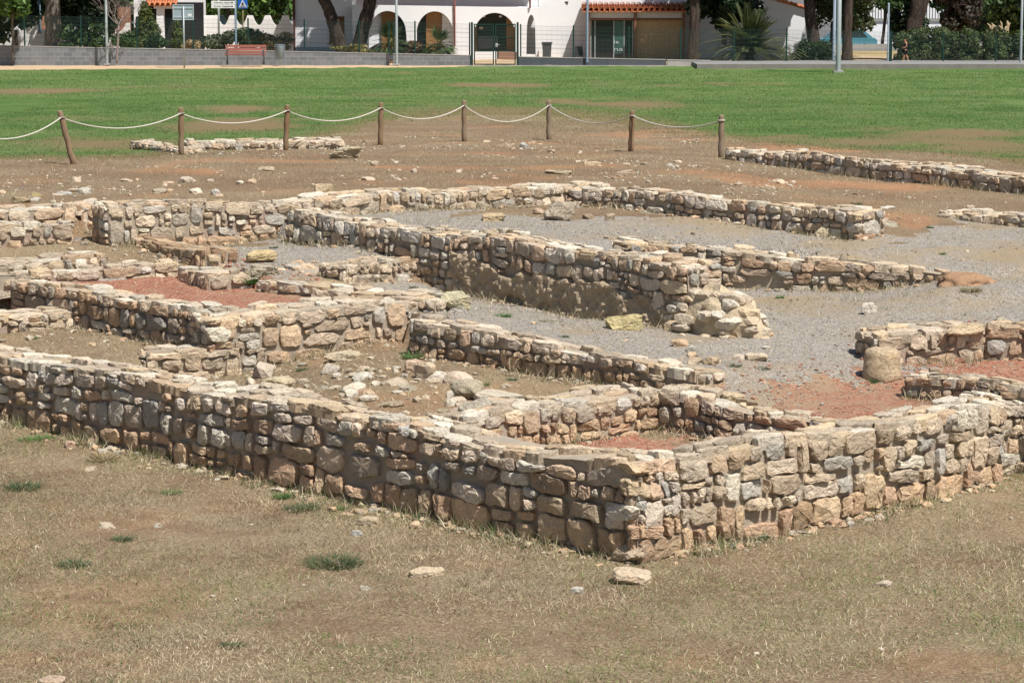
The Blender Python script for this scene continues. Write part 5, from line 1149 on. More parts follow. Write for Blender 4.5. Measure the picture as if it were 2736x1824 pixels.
mb = MB(); mb.box(b - .26, b - .09, Y + .024, Y + .029, c + .16, c + .27); mb.build('sticker', [plain("white_sticker", (.7, .7, .7))], root)
# bench
Y = 121.0; a, b = PX(602, Y), PX(711, Y); z0 = PZ(171.5, Y); root = thing('park_bench', 'red brown slatted bench with dark metal legs before the block wall', 'bench', ((a + b) / 2, Y, z0))
M['bench'] = plain("red_varnished_slats", (.25, .085, .06), .5, .12, 3); M['iron'] = plain("dark_grey_iron", (.085, .095, .10), .55)
def slat(name, y0, z_, h, dy): mb = MB(); mb.add([(a, y0, z_), (b, y0, z_), (b, y0 + .03, z_), (a, y0 + .03, z_), (a, y0 + dy, z_ + h), (b, y0 + dy, z_ + h), (b, y0 + dy + .03, z_ + h), (a, y0 + dy + .03, z_ + h)], [(3, 2, 1, 0), (4, 5, 6, 7), (0, 1, 5, 4), (1, 2, 6, 5), (2, 3, 7, 6), (3, 0, 4, 7)]); return mb.build(name, [M['bench']], root)
slat('backrest_slat', Y + .02, z0 + .47, .11, .035); slat('backrest_slat', Y + .06, z0 + .61, .11, .035); slat('backrest_slat', Y + .10, z0 + .745, .10, .03)
mb = MB()
for k in range(4): mb.box(a, b, Y - .42 + k * .105, Y - .335 + k * .105, z0 + .405, z0 + .44)
mb.build('seat', [M['bench']], root)
for s, nm in ((a + .10, 'end_frame'), (b - .10, 'end_frame')):
    mb = MB(); mb.tube([(s, Y - .42, z0 - .02), (s, Y - .38, z0 + .38)], .024, 8); mb.tube([(s, Y + .12, z0 - .02), (s, Y - .02, z0 + .38), (s, Y + .16, z0 + .82)], .024, 8); mb.tube([(s, Y - .40, z0 + .385), (s, Y + .0, z0 + .385)], .02, 8); mb.tube([(s, Y - .36, z0 + .40), (s, Y - .40, z0 + .60), (s, Y - .2, z0 + .65), (s, Y + .06, z0 + .60)], .02, 8); mb.build(nm, [M['iron']], root, smooth=True)
# bin
Y = 121.2; xc = PX(748, Y); z0 = PZ(172, Y); root = thing('litter_bin', 'grey metal litter bin hung between two posts right of the bench', 'litter bin', (xc, Y, z0)); hw = .19
mb = MB(); mb.lathe(xc, Y, [(.13, z0 + .27), (.165, z0 + .30), (.185, z0 + .80), (.19, z0 + .82)], 20); mb.build('bucket', [plain("bin_grey", (.22, .27, .29), .5, .1, 4)], root, smooth=True)
for s in (-1, 1): mb = MB(); mb.tube([(xc + s * .215, Y, z0 - .05), (xc + s * .215, Y, z0 + .86)], .02, 8); mb.build('post', [M['thinpole']], root)
mb = MB(); mb.tube([(xc - .2, Y, z0 + .865), (xc, Y - .13, z0 + .865), (xc + .2, Y, z0 + .865), (xc, Y + .13, z0 + .865), (xc - .2, Y, z0 + .865)], .018, 8); mb.tube([(xc - .2, Y, z0 + .26), (xc + .2, Y, z0 + .26)], .015, 6); mb.build('rim', [M['thinpole']], root)

# ---- text helper -------------------------------------------------------------------------------
def words(txt, h, x, y, z, mat, parent, name='lettering', width=None, rev=False):
    cu = bpy.data.curves.new('lettering', 'FONT'); cu.body = txt; cu.size = h * 1.4; cu.align_x = 'LEFT'; cu.extrude = .002; cu.materials.append(mat)
    o = link(name, cu, None, (0, 0, 0)); bpy.context.view_layer.update(); dg = bpy.context.evaluated_depsgraph_get(); me = bpy.data.meshes.new_from_object(o.evaluated_get(dg)); bpy.data.objects.remove(o); me.name = name
    n = len(me.vertices); v = np.zeros(n * 3); me.vertices.foreach_get('co', v); v = v.reshape(-1, 3); w = np.ptp(v[:, 0]); k = (width / w) if width else 1.0
    q = np.stack([(v[:, 0] - v[:, 0].min()) * k, -v[:, 2], v[:, 1]], -1) + np.array([x, y, z]) - np.array(root_loc(parent)); me.vertices.foreach_set('co', q.ravel()); me.update()
    return link(name, me, parent)
# direction boards and crossing sign
Y = 125.4; root = thing('direction_sign', 'two white direction boards with black lettering on the dark pole', 'sign', (PX(598, Y), Y, PZ(12, Y))); W_ = plain("sign_white", (.72, .72, .70), .5, .03); K_ = plain("sign_black", (.03, .03, .03), .6)
for (y0, y1, tx) in ((3, 12, 'Vilarenc: Aqua'), (12.6, 22.4, 'C.A.R. Calafell')):
    x0, x1, z0, z1 = PX(567, Y), PX(630, Y), PZ(y1, Y), PZ(y0, Y); mb = MB(); mb.box(x0, x1, Y - .04, Y, z0, z1); bd = mb.build('board', [W_], root); h = (z1 - z0); L = words(tx, h * .42, x0 + .13, Y - .045, z0 + h * .3, K_, root, width=(x1 - x0) * .66); L.parent = bd; L.location = (0, 0, 0)
    mb = MB(); zc = (z0 + z1) / 2; xe = x1 - .08; mb.prism([(xe - .14, zc - .012), (xe - .06, zc - .012), (xe - .06, zc - .045), (xe, zc), (xe - .06, zc + .045), (xe - .06, zc + .012), (xe - .14, zc + .012)], Y - .047, Y - .041); ar = mb.build('arrow', [K_], root); ar.parent = bd; ar.location = (0, 0, 0)
Y = 129; x0, x1, z0, z1 = PX(638, Y), PX(663, Y), PZ(23, Y), PZ(-2, Y); root = thing('crossing_sign', 'blue square pedestrian crossing sign with white triangle', 'sign', ((x0 + x1) / 2, Y, GZ))
mb = MB(); mb.box(x0, x1, Y - .02, Y, z0, z1); mb.build('plate', [plain("sign_blue", (.02, .13, .50), .4, .03)], root); xc = (x0 + x1) / 2
mb = MB(); mb.prism([(x0 + .035, z0 + .05), (x1 - .035, z0 + .05), (xc, z1 - .03)], Y - .026, Y - .021); mb.build('triangle', [W_], root)
mb = MB(); s = (x1 - x0)
mb.lathe(xc + .005, Y - .031, [(.006, z0 + .62 * s), (.022, z0 + .645 * s), (.006, z0 + .69 * s)], 8); mb.prism([(xc - .03, z0 + .36 * s), (xc + .03, z0 + .36 * s), (xc + .025, z0 + .6 * s), (xc - .02, z0 + .6 * s)], Y - .034, Y - .028)
mb.prism([(xc - .03, z0 + .36 * s), (xc - .085, z0 + .15 * s), (xc - .06, z0 + .14 * s), (xc + .0, z0 + .36 * s)], Y - .034, Y - .028); mb.prism([(xc, z0 + .36 * s), (xc + .06, z0 + .14 * s), (xc + .085, z0 + .15 * s), (xc + .03, z0 + .36 * s)], Y - .0341, Y - .0281)
mb.prism([(xc - .02, z0 + .58 * s), (xc - .085, z0 + .42 * s), (xc - .07, z0 + .40 * s), (xc - .01, z0 + .5 * s)], Y - .0342, Y - .0282); mb.prism([(xc + .02, z0 + .58 * s), (xc + .08, z0 + .44 * s), (xc + .065, z0 + .42 * s), (xc + .01, z0 + .5 * s)], Y - .0343, Y - .0283)
for k in range(5): xx = x0 + s * (.20 + .13 * k); mb.box(xx, xx + s * .07, Y - .034, Y - .028, z0 + .075, z0 + .12)
mb.build('walking_figure', [K_], root); mb = MB(); mb.lathe((x0 + x1) / 2, Y + .04, [(.03, GZ), (.03, z1)], 10); mb.build('pole', [plain("yellowish_pole", (.33, .28, .14), .6)], root)
Y = 130; mb = MB(); mb.lathe(PX(586, Y), Y, [(.05, GZ), (.05, 4.6)], 12); tag(mb.build('street_pole', [M['galv']], smooth=True), 'pale pole behind the white direction boards', 'pole', kind='thing')

# ---- white scalloped wall, white gate wall, houses at left ---------------------------------------
def white_plaster(name, c=(.83, .83, .83), var=.035):
    m, nt, b = nodemat(name, .9, .15); q = NT(nt); f = q.noise(.9, 6, None, .65); g = q.noise(14, 4)
    q.out(q.mix(q.ramp(f, [(.35, 0.0), (.75, .8)]), c, tuple(x * (1 - var * 3) for x in c)), b); q.bump(g, .25, .02, b); return m
M['white'] = white_plaster("white_render"); M['white2'] = white_plaster("rough_white_wall", (.80, .79, .76), .05)
def scallop(label, px0, px1, ytop, dip, period, phase, Y, th=.25, gap=None):
    root = root_of('garden_wall', label, 'garden wall', px0, Y, kind='thing'); t = F_PX / Y; n = int((px1 - px0) / 2); up = []
    for i in range(n + 1):
        px = px0 + (px1 - px0) * i / n; u = ((px - phase) / period) % 1.0; s = 0 if (u < .16 or u > .84) else math.sin((u - .16) / .68 * math.pi) ** .8
        if px < gap if gap else False: s = 0
        up.append((PX(px, Y), PZ(ytop + dip * s, Y)))
    mb = MB(); mb.prism([(up[0][0], GZ - .2)] + [(up[-1][0], GZ - .2)] + up[::-1], Y, Y + th) if False else None
    for (a, b) in zip(up, up[1:]):
        mb.add([(a[0], Y, GZ - .2), (b[0], Y, GZ - .2), (b[0], Y, b[1]), (a[0], Y, a[1]), (a[0], Y + th, GZ - .2), (b[0], Y + th, GZ - .2), (b[0], Y + th, b[1]), (a[0], Y + th, a[1])], [(0, 1, 2, 3), (5, 4, 7, 6), (3, 2, 6, 7)])
    a, b = up[0], up[-1]; mb.add([(a[0], Y, GZ - .2), (a[0], Y, a[1]), (a[0], Y + th, a[1]), (a[0], Y + th, GZ - .2)], [(0, 1, 2, 3)]); mb.add([(b[0], Y, GZ - .2), (b[0], Y, b[1]), (b[0], Y + th, b[1]), (b[0], Y + th, GZ - .2)], [(3, 2, 1, 0)])
    mb.build('wall_body', [M['white2']], root)
    return root
scallop('white garden wall with scooped top behind the bench', 524, 782, 42, 26, 47, 575, 135, gap=578)
scallop('white wall with a dipped top behind the leafy tree at left', -60, 128, 56, 26, 62, 28, 131)
scallop('white wall piece showing between shrub and bare tree', 262, 348, 62, 24, 62, 286, 131.5)
mb = MB(); Y = 140; mb.box(PX(296, Y), PX(350, Y), Y, Y + .3, GZ, PZ(20, Y)); o = mb.build('brick_wall', [block_material("brown_brick", (.30, .13, .07), (.38, .18, .10), (.28, .2, .15), .25, .08)]); tag(o, 'orange brown brick wall seen through the bare tree', 'brick wall', kind='thing')
mb = MB(); mb.box(PX(76, Y), PX(125, Y), Y, Y + .3, GZ, PZ(44, Y)); o = mb.build('brick_wall', [o.data.materials[0]]); tag(o, 'small brick wall piece behind the big grey trunk', 'brick wall', kind='thing')
M['tile'] = plain("terracotta_tiles", (.46, .165, .075), .85, .22, 5, .4); M['porch_shade'] = plain("porch_shade_dark", (.02, .02, .022), .9)
# house with tiled porch at left
Y = 132; root = root_of('house', 'white house with a tiled porch roof and shaded porch behind the board', 'house', 430, Y)
def tiles(parent, x0, x1, y0, z0, y1, z1, pitch=.24, r=.085, name='tile_roof'):
    mb = MB(); n = int((x1 - x0) / pitch); d = Vector((0, y1 - y0, z1 - z0)); L = d.length; d.normalize(); nrm = Vector((0, -d.z, d.y))
    mb.add([(x0, y0, z0 - .03), (x1, y0, z0 - .03), (x1, y1, z1 - .03), (x0, y1, z1 - .03), (x0, y0, z0 - .09), (x1, y0, z0 - .09), (x1, y1, z1 - .09), (x0, y1, z1 - .09)], [(0, 1, 2, 3), (7, 6, 5, 4), (0, 4, 5, 1), (1, 5, 6, 2), (3, 7, 4, 0)])
    for i in range(n):
        xc = x0 + (i + .5) * (x1 - x0) / n
        rows = max(2, int(L / .36))
        for j in range(rows):
            a = Vector((xc, y0, z0)) + d * (L * j / rows - .05) + nrm * (.012 + .0); b = Vector((xc, y0, z0)) + d * (L * (j + 1) / rows) - nrm * .012; rr = r * (1 + .06 * rnd.uniform(-1, 1))
            ring = []
            for P_, rad in ((a, rr * 1.1), (b, rr * .88)):
                for k in range(9): t_ = math.pi * k / 8; ring.append(P_ + Vector((math.cos(t_) * rad, 0, 0)) + nrm * math.sin(t_) * rad)
                for k in range(9): t_ = math.pi * (8 - k) / 8; ring.append(P_ + Vector((math.cos(t_) * (rad - .016), 0, 0)) + nrm * math.sin(t_) * (rad - .016))
            mb.add(ring, [(k, (k + 1) % 18, 18 + (k + 1) % 18, 18 + k) for k in range(18)] + [(k, k + 1, 16 - k, 17 - k) for k in range(8)][::-1])
    return mb.build(name, [M['tile']], parent)
x0, x1 = PX(398, Y), PX(482, Y); tiles(root, x0, x1, Y - 1.3, PZ(12, Y - 1.3), Y + 1.6, PZ(12, Y) + 1.25)
mb = MB(); mb.box(x0 - .9, x1 + .6, Y + 1.5, Y + 6, GZ - .2, 4.6); mb.build('wall', [M['white']], root); mb = MB(); mb.box(x0 - .3, x1 + 1.0, Y + 1.42, Y + 1.49, GZ, PZ(8, Y)); mb.build('porch_shade_panel', [M['porch_shade']], root)  # near-black sheet before the wall stands for the shade inside the porch
mb = MB(); mb.box(PX(421, Y - 1), PX(440, Y - 1), Y - 1.1, Y - .75, GZ - .1, PZ(24, Y - 1)); mb.box(PX(414, Y - 1), PX(474, Y - 1), Y - 1.1, Y - .75, PZ(24, Y - 1) + .003, PZ(14, Y - 1)); mb.build('porch_pillar', [M['white']], root)
mb = MB(); mb.box(x0 - 1.2, x1 + .8, Y + 1.2, Y + 6.4, 4.61, 4.8); mb.build('roof', [M['tile']], root)
# parked cars behind the scalloped wall and beyond the verge
def car(px, Y, z, L, label, col, flip=False, van=False):
    x = PX(px, Y); root = tag(thing('parked_car', label, 'car', (x, Y, z), 'parked cars'), kind='thing'); s = L / 4.2; f = -1 if flip else 1
    def pr(P_): return [(x + f * a * s, z + b) for a, b in P_]
    paint = plain("car_paint", col, .3, .04, 2, 0, .5); glass = plain("car_glass", (.02, .04, .05), .1, .02, 2, 0, .6)
    body = [(-2.1, .28), (2.1, .28), (2.12, .62), (2.02, .80), (1.15, .92), (-1.95, .95), (-2.1, .80)]; mb = MB(); mb.prism(pr(body), Y - .85, Y + .85); mb.build('body', [paint], root)
    cab = [(1.15, .925), (.55, 1.42), (-1.2, 1.46), (-1.85, .955)]; mb = MB(); mb.prism(pr(cab), Y - .72, Y + .72); mb.build('cabin', [paint], root)
    for w_ in ([(.98, .98), (.50, 1.36), (-.15, 1.38), (-.15, .98)], [(-.24, .98), (-.24, 1.385), (-1.1, 1.39), (-1.5, .98)]): mb = MB(); mb.prism(pr(w_), Y - .735, Y - .722); mb.build('window', [glass], root)
    mb = MB(); mb.add([(x + f * 1.17 * s, Y - .62, z + .95), (x + f * 1.17 * s, Y + .62, z + .95), (x + f * .60 * s, Y + .62, z + 1.41), (x + f * .60 * s, Y - .62, z + 1.41)], [(0, 1, 2, 3)]); mb.build('windscreen', [glass], root)
    for a in (-1.3, 1.35):
        mb = MB(); mb.tube([(x + f * a * s, Y - .88, z + .31), (x + f * a * s, Y - .66, z + .31)], .31, 18); wh = mb.build('wheel', [plain("tyre", (.02, .02, .02))], root); mb = MB(); mb.tube([(x + f * a * s, Y - .889, z + .31), (x + f * a * s, Y - .882, z + .31)], .19, 14); rm = mb.build('rim', [M['galv']], root); rm.parent = wh; rm.location = (0, 0, 0)
    mb = MB(); mb.box(x + f * 1.93 * s, x + f * 2.09 * s + .01, Y - .868, Y - .853, z + .62, z + .74) if f > 0 else mb.box(x + f * 2.09 * s - .01, x + f * 1.93 * s, Y - .868, Y - .853, z + .62, z + .74); mb.build('headlight', [W_], root)
    return root
car(608, 146, 1.05, 3.9, 'dark blue car showing over the scooped white wall', (.02, .03, .06)); car(662, 150, 1.05, 3.9, 'dark red car partly seen over the scooped white wall', (.16, .02, .03), True); car(705, 154, 1.15, 4.0, 'white car behind the scooped wall under the tree', (.62, .63, .63))
car(2250, 164, -.12, 4.0, 'teal blue car parked beyond the dry verge behind the dark trunk', (.10, .30, .36), True)
# far white building and ribbed fence at right
Y = 172; root = root_of('building', 'white building with a ribbed upper band far behind the verge', 'building', 2390, Y, z=-.6); zb = PZ(58, Y); mb = MB(); mb.box(PX(2262, Y), PX(2520, Y), Y, Y + 6, -.8, zb); mb.build('wall', [M['white']], root)
mb = MB()
for k in range(34): x = PX(2262 + k * 7.6, Y); mb.box(x, x + .12, Y - .03, Y + .08, zb + .18, zb + 4.6)
mb.build('ribs', [M['white']], root); mb = MB(); mb.box(PX(2262, Y), PX(2520, Y), Y + .1, Y + 5.8, zb + .16, zb + 4.4); mb.build('upper_band', [plain("grey_cladding", (.22, .23, .25))], root); mb = MB(); mb.box(PX(2262, Y) - .05, PX(2520, Y) + .05, Y - .08, Y + 6, zb + .003, zb + .155); mb.build('ledge', [plain("grey_ledge", (.3, .29, .27))], root)
# ---- the white building with arches ----------------------------------------------------------------
YB = 131.0
bld = root_of('arcade_building', 'long white building with a row of arches, terrace and tiled porch', 'building', 1180, YB)
def arcade(px0, px1, ytop0, ytop1, Y, th, arches, mat, name):
    n = int((px1 - px0) / 2.0); mb = MB(); t = F_PX / Y; prev = None
    for i in range(n + 1):
        px = px0 + (px1 - px0) * i / n; u = i / n; zt = PZ(ytop0 * (1 - u) + ytop1 * u, Y); zl = GZ - .3
        for (c, hw, yt, ysp, ybot) in arches:
            if abs(px - c) <= hw:
                zs, zp = PZ(ysp, Y), PZ(yt, Y); zl = zs + (zp - zs) * math.sqrt(max(0, 1 - ((px - c) / hw) ** 2))
        cur = (PX(px, Y), zl, zt)
        if prev:
            a, b = prev, cur; mb.add([(a[0], Y, a[1]), (b[0], Y, b[1]), (b[0], Y, b[2]), (a[0], Y, a[2]), (a[0], Y + th, a[1]), (b[0], Y + th, b[1]), (b[0], Y + th, b[2]), (a[0], Y + th, a[2])], [(0, 1, 2, 3), (5, 4, 7, 6), (3, 2, 6, 7), (1, 0, 4, 5)])
        prev = cur
    for (c, hw, yt, ysp, ybot) in arches:      # sill walls inside arches
        if ybot: mb.box(PX(c - hw, Y), PX(c + hw, Y), Y + .02, Y + th - .02, GZ - .3, PZ(ybot, Y))
    return mb.build(name, [mat], bld)
ARCH = [(1036, 50, 30, 92, 138), (1162, 49, 31, 92, 138), (1322, 55, 35, 92, None), (1419, 12, 40, 88, 146)]
arcade(942, 1440, 13.5, 21, YB, .32, ARCH, M['white'], 'arcade_wall')
mb = MB(); mb.box(PX(786, YB), PX(942, YB) - .003, YB + .5, YB + .8, GZ - .3, 5.4); mb.build('wall', [M['white']], bld)
mb = MB(); mb.box(PX(942, YB), PX(1440, YB), YB + 3.2, YB + 3.5, GZ - .3, 6.5); mb.build('rear_wall', [M['white']], bld)
mb = MB(); mb.box(PX(1440, YB) + .003, PX(1850, YB), YB + 1.0, YB + 1.4, GZ - .3, 6.2); mb.build('wall', [M['white']], bld)
mb = MB(); mb.box(PX(942, YB), PX(1440, YB), YB + .321, YB + 3.19, PZ(22, YB), PZ(20, YB)); mb.build('terrace_floor', [M['white']], bld)
mb = MB(); mb.box(PX(800, YB), PX(1440, YB), YB - .1, YB + 3.6, 5.9, 6.05); mb.build('roof', [M['tile']], bld)
tiles(bld, PX(800, YB), PX(944, YB), YB - .5, 4.55, YB + .49, 4.9, name='eave_tiles'); tiles(bld, PX(980, YB), PX(1440, YB), YB + 2.1, 4.6, YB + 3.19, 4.95, name='eave_tiles')
mb = MB(); mb.box(PX(782, YB), PX(788, YB), YB + .34, YB + .49, GZ, 5.4); mb.build('corner_strip', [plain("dark_red_strip", (.10, .035, .03), .6)], bld)
mb = MB(); mb.box(PX(785, YB), PX(942, YB) - .005, YB + .44, YB + .497, GZ - .1, PZ(127, YB)); mb.build('plinth', [plain("bluish_plinth", (.33, .37, .42), .8)], bld)
M['oak'] = plain("light_oak", (.27, .145, .058), .6, .15, 4); M['shutter'] = plain("brown_shutter", (.20, .085, .035), .6, .15, 5); M['blackglass'] = plain("dark_glass", (.012, .014, .016), .12, .02, 2, 0, .6)
# window with brown shutters
x0, x1 = PX(879, YB), PX(919, YB); mb = MB(); mb.box(x0, x1, YB + .43, YB + .497, PZ(117, YB), PZ(45, YB)); wdw = mb.build('window', [M['shutter']], bld)
mb = MB()
for k in range(22): z = PZ(115, YB) + k * .056; mb.box(x0 + .05, x1 - .05, YB + .405, YB + .428, z, z + .032)
s_ = mb.build('shutter', [M['shutter']], bld); s_.parent = wdw; s_.location = (0, 0, 0)
mb = MB(); mb.box(x0 - .1, x1 + .1, YB + .38, YB + .497, PZ(119.5, YB), PZ(117.2, YB)); s_ = mb.build('sill', [M['tile']], bld); s_.parent = wdw; s_.location = (0, 0, 0)
def panel_door(px0, px1, y0, y1, Y, mat, name='door', seg=2):
    a, b, z0, z1 = PX(px0, Y), PX(px1, Y), PZ(y1, Y), PZ(y0, Y); mb = MB(); mb.box(a, b, Y - .05, Y, z0, z1)
    for k in range(seg):
        q0 = z0 + (z1 - z0) * (k + .06) / seg; q1 = z0 + (z1 - z0) * (k + .94) / seg; w = .05
        mb.box(a, b, Y - .065, Y - .051, q0 - .05, q0); mb.box(a, a + w, Y - .065, Y - .051, q0, q1); mb.box(b - w, b, Y - .065, Y - .051, q0, q1); mb.box(a, b, Y - .065, Y - .051, q1, q1 + .04)
    return mb.build(name, [mat], bld)
panel_door(1020, 1060, 26, 138, YB + .42, M['oak']); mb = MB(); mb.box(PX(1060.5, YB), PX(1092, YB), YB + .5, YB + .6, GZ, PZ(26, YB)); mb.build('dark_window', [M['blackglass']], bld)
panel_door(1139, 1180, 26, 138, YB + .42, M['oak']); mb = MB(); mb.box(PX(1112, YB), PX(1138, YB), YB + .5, YB + .6, GZ, PZ(26, YB)); mb.build('dark_window', [M['blackglass']], bld)
for a_, b_ in ((984, 1019.5), (1180.5, 1214)): mb = MB(); mb.box(PX(a_, YB), PX(b_, YB), YB + .5, YB + .6, GZ - .2, PZ(24, YB)); mb.build('porch_wall', [M['white']], bld)
# entrance in the third arch
mb = MB(); mb.box(PX(1264, YB), PX(1380, YB), YB + .9, YB + 1.0, GZ - .1, PZ(26, YB)); mb.build('entrance_glass', [M['blackglass']], bld)
panel_door(1265, 1275, 30, 140, YB + .85, M['oak'], 'door_leaf', 2); panel_door(1353, 1381, 30, 156, YB + .85, M['oak'], 'door_leaf', 3)
mb = MB(); mb.box(PX(1276, YB), PX(1330, YB), YB + .80, YB + .86, PZ(132, YB), PZ(98, YB)); mb.build('grey_panel', [plain("grey_panel", (.11, .11, .12), .6)], bld)
mb = MB(); mb.box(PX(1280, YB), PX(1290, YB), YB + .78, YB + .799, PZ(80, YB), PZ(73, YB)); mb.build('notice', [plain("notice", (.42, .36, .32), .6)], bld)
for p in (1292, 1337): mb = MB(); x = PX(p, YB); mb.lathe(x, YB + .7, [(.02, PZ(48, YB)), (.07, PZ(47, YB)), (.08, PZ(44, YB)), (.02, PZ(42, YB))], 10); mb.build('lamp', [W_], bld)
mb = MB(); mb.box(PX(1218, YB - 1), PX(1328, YB - 1), YB - 1.2, YB - .9, GZ - .2, PZ(138, YB - 1)); tag(mb.build('planter_wall', [M['white']]), 'white low planter wall before the arches beside the gate', 'planter wall', kind='thing')
mb = MB()
for k in range(3): mb.box(PX(1332, YB - 1), PX(1385, YB - 1), YB - 1.2 + .35 * k, YB + .8, GZ - .2, GZ + .12 + .10 * k)
mb.build('steps', [plain("brown_steps", (.30, .17, .115), .8)], bld)
for p, y0, y1 in ((1215, -8, 124), (1416, -8, 22)):
    mb = MB(); x = PX(p, YB); mb.tube([(x, YB - .07, PZ(y1, YB)), (x, YB - .07, 5.3)], .045, 10)
    for k in range(4): z = PZ(y1, YB) + .35 + k * .8; mb.tube([(x, YB - .07, z), (x, YB - .07, z + .04)], .055, 10)
    mb.build('downpipe', [plain("copper_red_pipe", (.30, .10, .07), .5)], bld, smooth=True)
mb = MB(); e0 = PX(1509, YB + 1); z = PZ(7, YB + 1); mb.box(e0, e0 + .16, YB + .985, YB + .997, z - .03, z + .04); mb.prism([(e0 + .04, z - .06), (e0 + .15, z - .06), (e0 + .11, z - .13)], YB + .985, YB + .997); mb.build('emblem', [K_], bld)
# porch with tiles
YP = 129.6; mb = MB(); tiles(bld, PX(1556, YP), PX(1836, YP), YP - .25, PZ(27.5, YP), YP + 2.3, PZ(27.5, YP) + .27, pitch=.252, r=.105, name='porch_tiles')
M['beam'] = plain("brown_beam", (.17, .085, .045), .6, .15, 4)
for p in (1572, 1697, 1826): mb = MB(); x = PX(p, YP); mb.box(x - .06, x + .06, YP - .06, YP + .06, GZ - .1, PZ(33, YP)); mb.build('porch_post', [M['beam']], bld)
mb = MB(); mb.box(PX(1566, YP), PX(1832, YP), YP - .07, YP + .07, PZ(32.9, YP), PZ(29.5, YP)); mb.box(PX(1577, YP), PX(1822, YP), YP + .1, YP + .18, PZ(55, YP), PZ(49, YP)); mb.build('porch_beam', [M['beam']], bld)
mb = MB(); mb.box(PX(1577, YP), PX(1694, YP), YP + .12, YP + .16, PZ(48.9, YP), PZ(33, YP)); mb.box(PX(1701, YP), PX(1822, YP), YP + .12, YP + .16, PZ(48.9, YP), PZ(33, YP)); mb.build('fascia_panel', [plain("pale_panel", (.5, .52, .53), .7)], bld)
mb = MB(); mb.box(PX(1577, YP), PX(1694, YP), YP + .3, YP + .34, GZ, PZ(55.2, YP)); gd = mb.build('glass_door', [M['blackglass']], bld)
mb = MB()
for p in (1579, 1590, 1640, 1668, 1691): x = PX(p, YP); mb.box(x - .025, x + .025, YP + .25, YP + .298, GZ, PZ(56, YP))
f_ = mb.build('door_frame', [plain("grey_alu", (.30, .33, .34), .4)], bld); f_.parent = gd; f_.location = (0, 0, 0)
mb = MB(); mb.box(PX(1641, YP), PX(1667, YP), YP + .268, YP + .29, PZ(145, YP), PZ(58, YP)); f_ = mb.build('reflecting_pane', [plain("green_reflecting_glass", (.045, .10, .09), .1, .3, 3, 0, .8)], bld); f_.parent = gd; f_.location = (0, 0, 0)
TXT = plain("pale_lettering", (.50, .55, .56), .5)
for tx, px, y, h in (('la', 1641, 117, 11), ('na', 1641, 137, 13)): t = F_PX / YP; L = words(tx, h / t * .8, PX(px, YP), YP + .24, PZ(y, YP), TXT, bld, width=(13 if tx == 'la' else 24) / t); L.parent = gd; L.location = (0, 0, 0)
mb = MB(); n = 90
for k in range(n): a, b = PX(1694, YP), PX(1822, YP); x = a + (b - a) * (k + .5) / n; mb.tube([(x, YP + .2 + .006 * math.sin(k * 1.7), GZ), (x, YP + .2 + .006 * math.sin(k), PZ(55.2, YP))], .0135, 6, False)
mb.build('reed_screen', [plain("reed_screen", (.42, .31, .17), .8, .25, 9)], bld)
# annex behind the palm and its sloping tile edge
Y = 131.5; ann = root_of('annex_building', 'white annex with sloping tiled verge in the shade behind the big palm', 'building', 1990, Y)
x0, x1 = PX(1866, Y), PX(2150, Y); za, zb_ = PZ(-60, Y), PZ(26, Y); mb = MB(); mb.add([(x0, Y, GZ - .2), (x1, Y, GZ - .2), (x1, Y, zb_), (x0, Y, za), (x0, Y + 6, GZ - .2), (x1, Y + 6, GZ - .2), (x1, Y + 6, zb_), (x0, Y + 6, za)], [(0, 1, 2, 3), (5, 4, 7, 6), (1, 5, 6, 2), (0, 3, 7, 4)]); mb.build('wall', [M['white']], ann)
mb = MB(); n = 22
for k in range(n): u = k / n; u2 = (k + 1) / n; a = Vector((x0 + (x1 + .2 - x0) * u, Y - .12, za + (zb_ - za) * u + .05)); b = Vector((x0 + (x1 + .2 - x0) * u2, Y - .12, za + (zb_ - za) * u2 + .02)); mb.tube([a, b], [.09, .07], 8)
mb.add([(x0, Y - .15, za + .003), (x1 + .2, Y - .15, zb_ - .04), (x1 + .2, Y + 6.2, zb_ - .04), (x0, Y + 6.2, za + .003)], [(0, 1, 2, 3)]); mb.build('tile_verge', [M['tile']], ann)
# wheelie bin and chair by the white wall
Y = YB - .2; x0, x1 = PX(1448, Y), PX(1474, Y); z0 = GZ; xm = (x0 + x1) / 2; root = thing('wheelie_bin', 'dark grey wheelie bin against the white wall', 'wheelie bin', (xm, Y, z0)); zt = PZ(117, Y)
mb = MB(); mb.add([(x0 + .05, Y - .2, z0 + .06), (x1 - .05, Y - .2, z0 + .06), (x1 - .05, Y + .2, z0 + .06), (x0 + .05, Y + .2, z0 + .06), (x0, Y - .27, zt), (x1, Y - .27, zt), (x1, Y + .27, zt), (x0, Y + .27, zt)], [(3, 2, 1, 0), (4, 5, 6, 7), (0, 1, 5, 4), (1, 2, 6, 5), (2, 3, 7, 6), (3, 0, 4, 7)]); mb.build('body', [plain("bin_plastic", (.08, .085, .09), .5)], root)
mb = MB(); mb.prism([(x0 - .04, zt + .003), (x1 + .04, zt + .003), (x1 + .02, zt + .07), (x0 + .02, zt + .07)], Y - .30, Y + .32); mb.build('lid', [plain("bin_lid", (.055, .06, .065), .5)], root)
for s in (x0 + .06, x1 - .06): mb = MB(); mb.tube([(s - .03, Y + .25, z0 + .1), (s + .03, Y + .25, z0 + .1)], .1, 14); mb.build('wheel', [K_], root)
Y = YB - 1.2; x0, x1 = PX(1535, Y), PX(1558, Y); root = thing('garden_chair', 'black garden chair left of the porch pole', 'chair', ((x0 + x1) / 2, Y, GZ)); zt, zs = PZ(125, Y), PZ(150, Y)
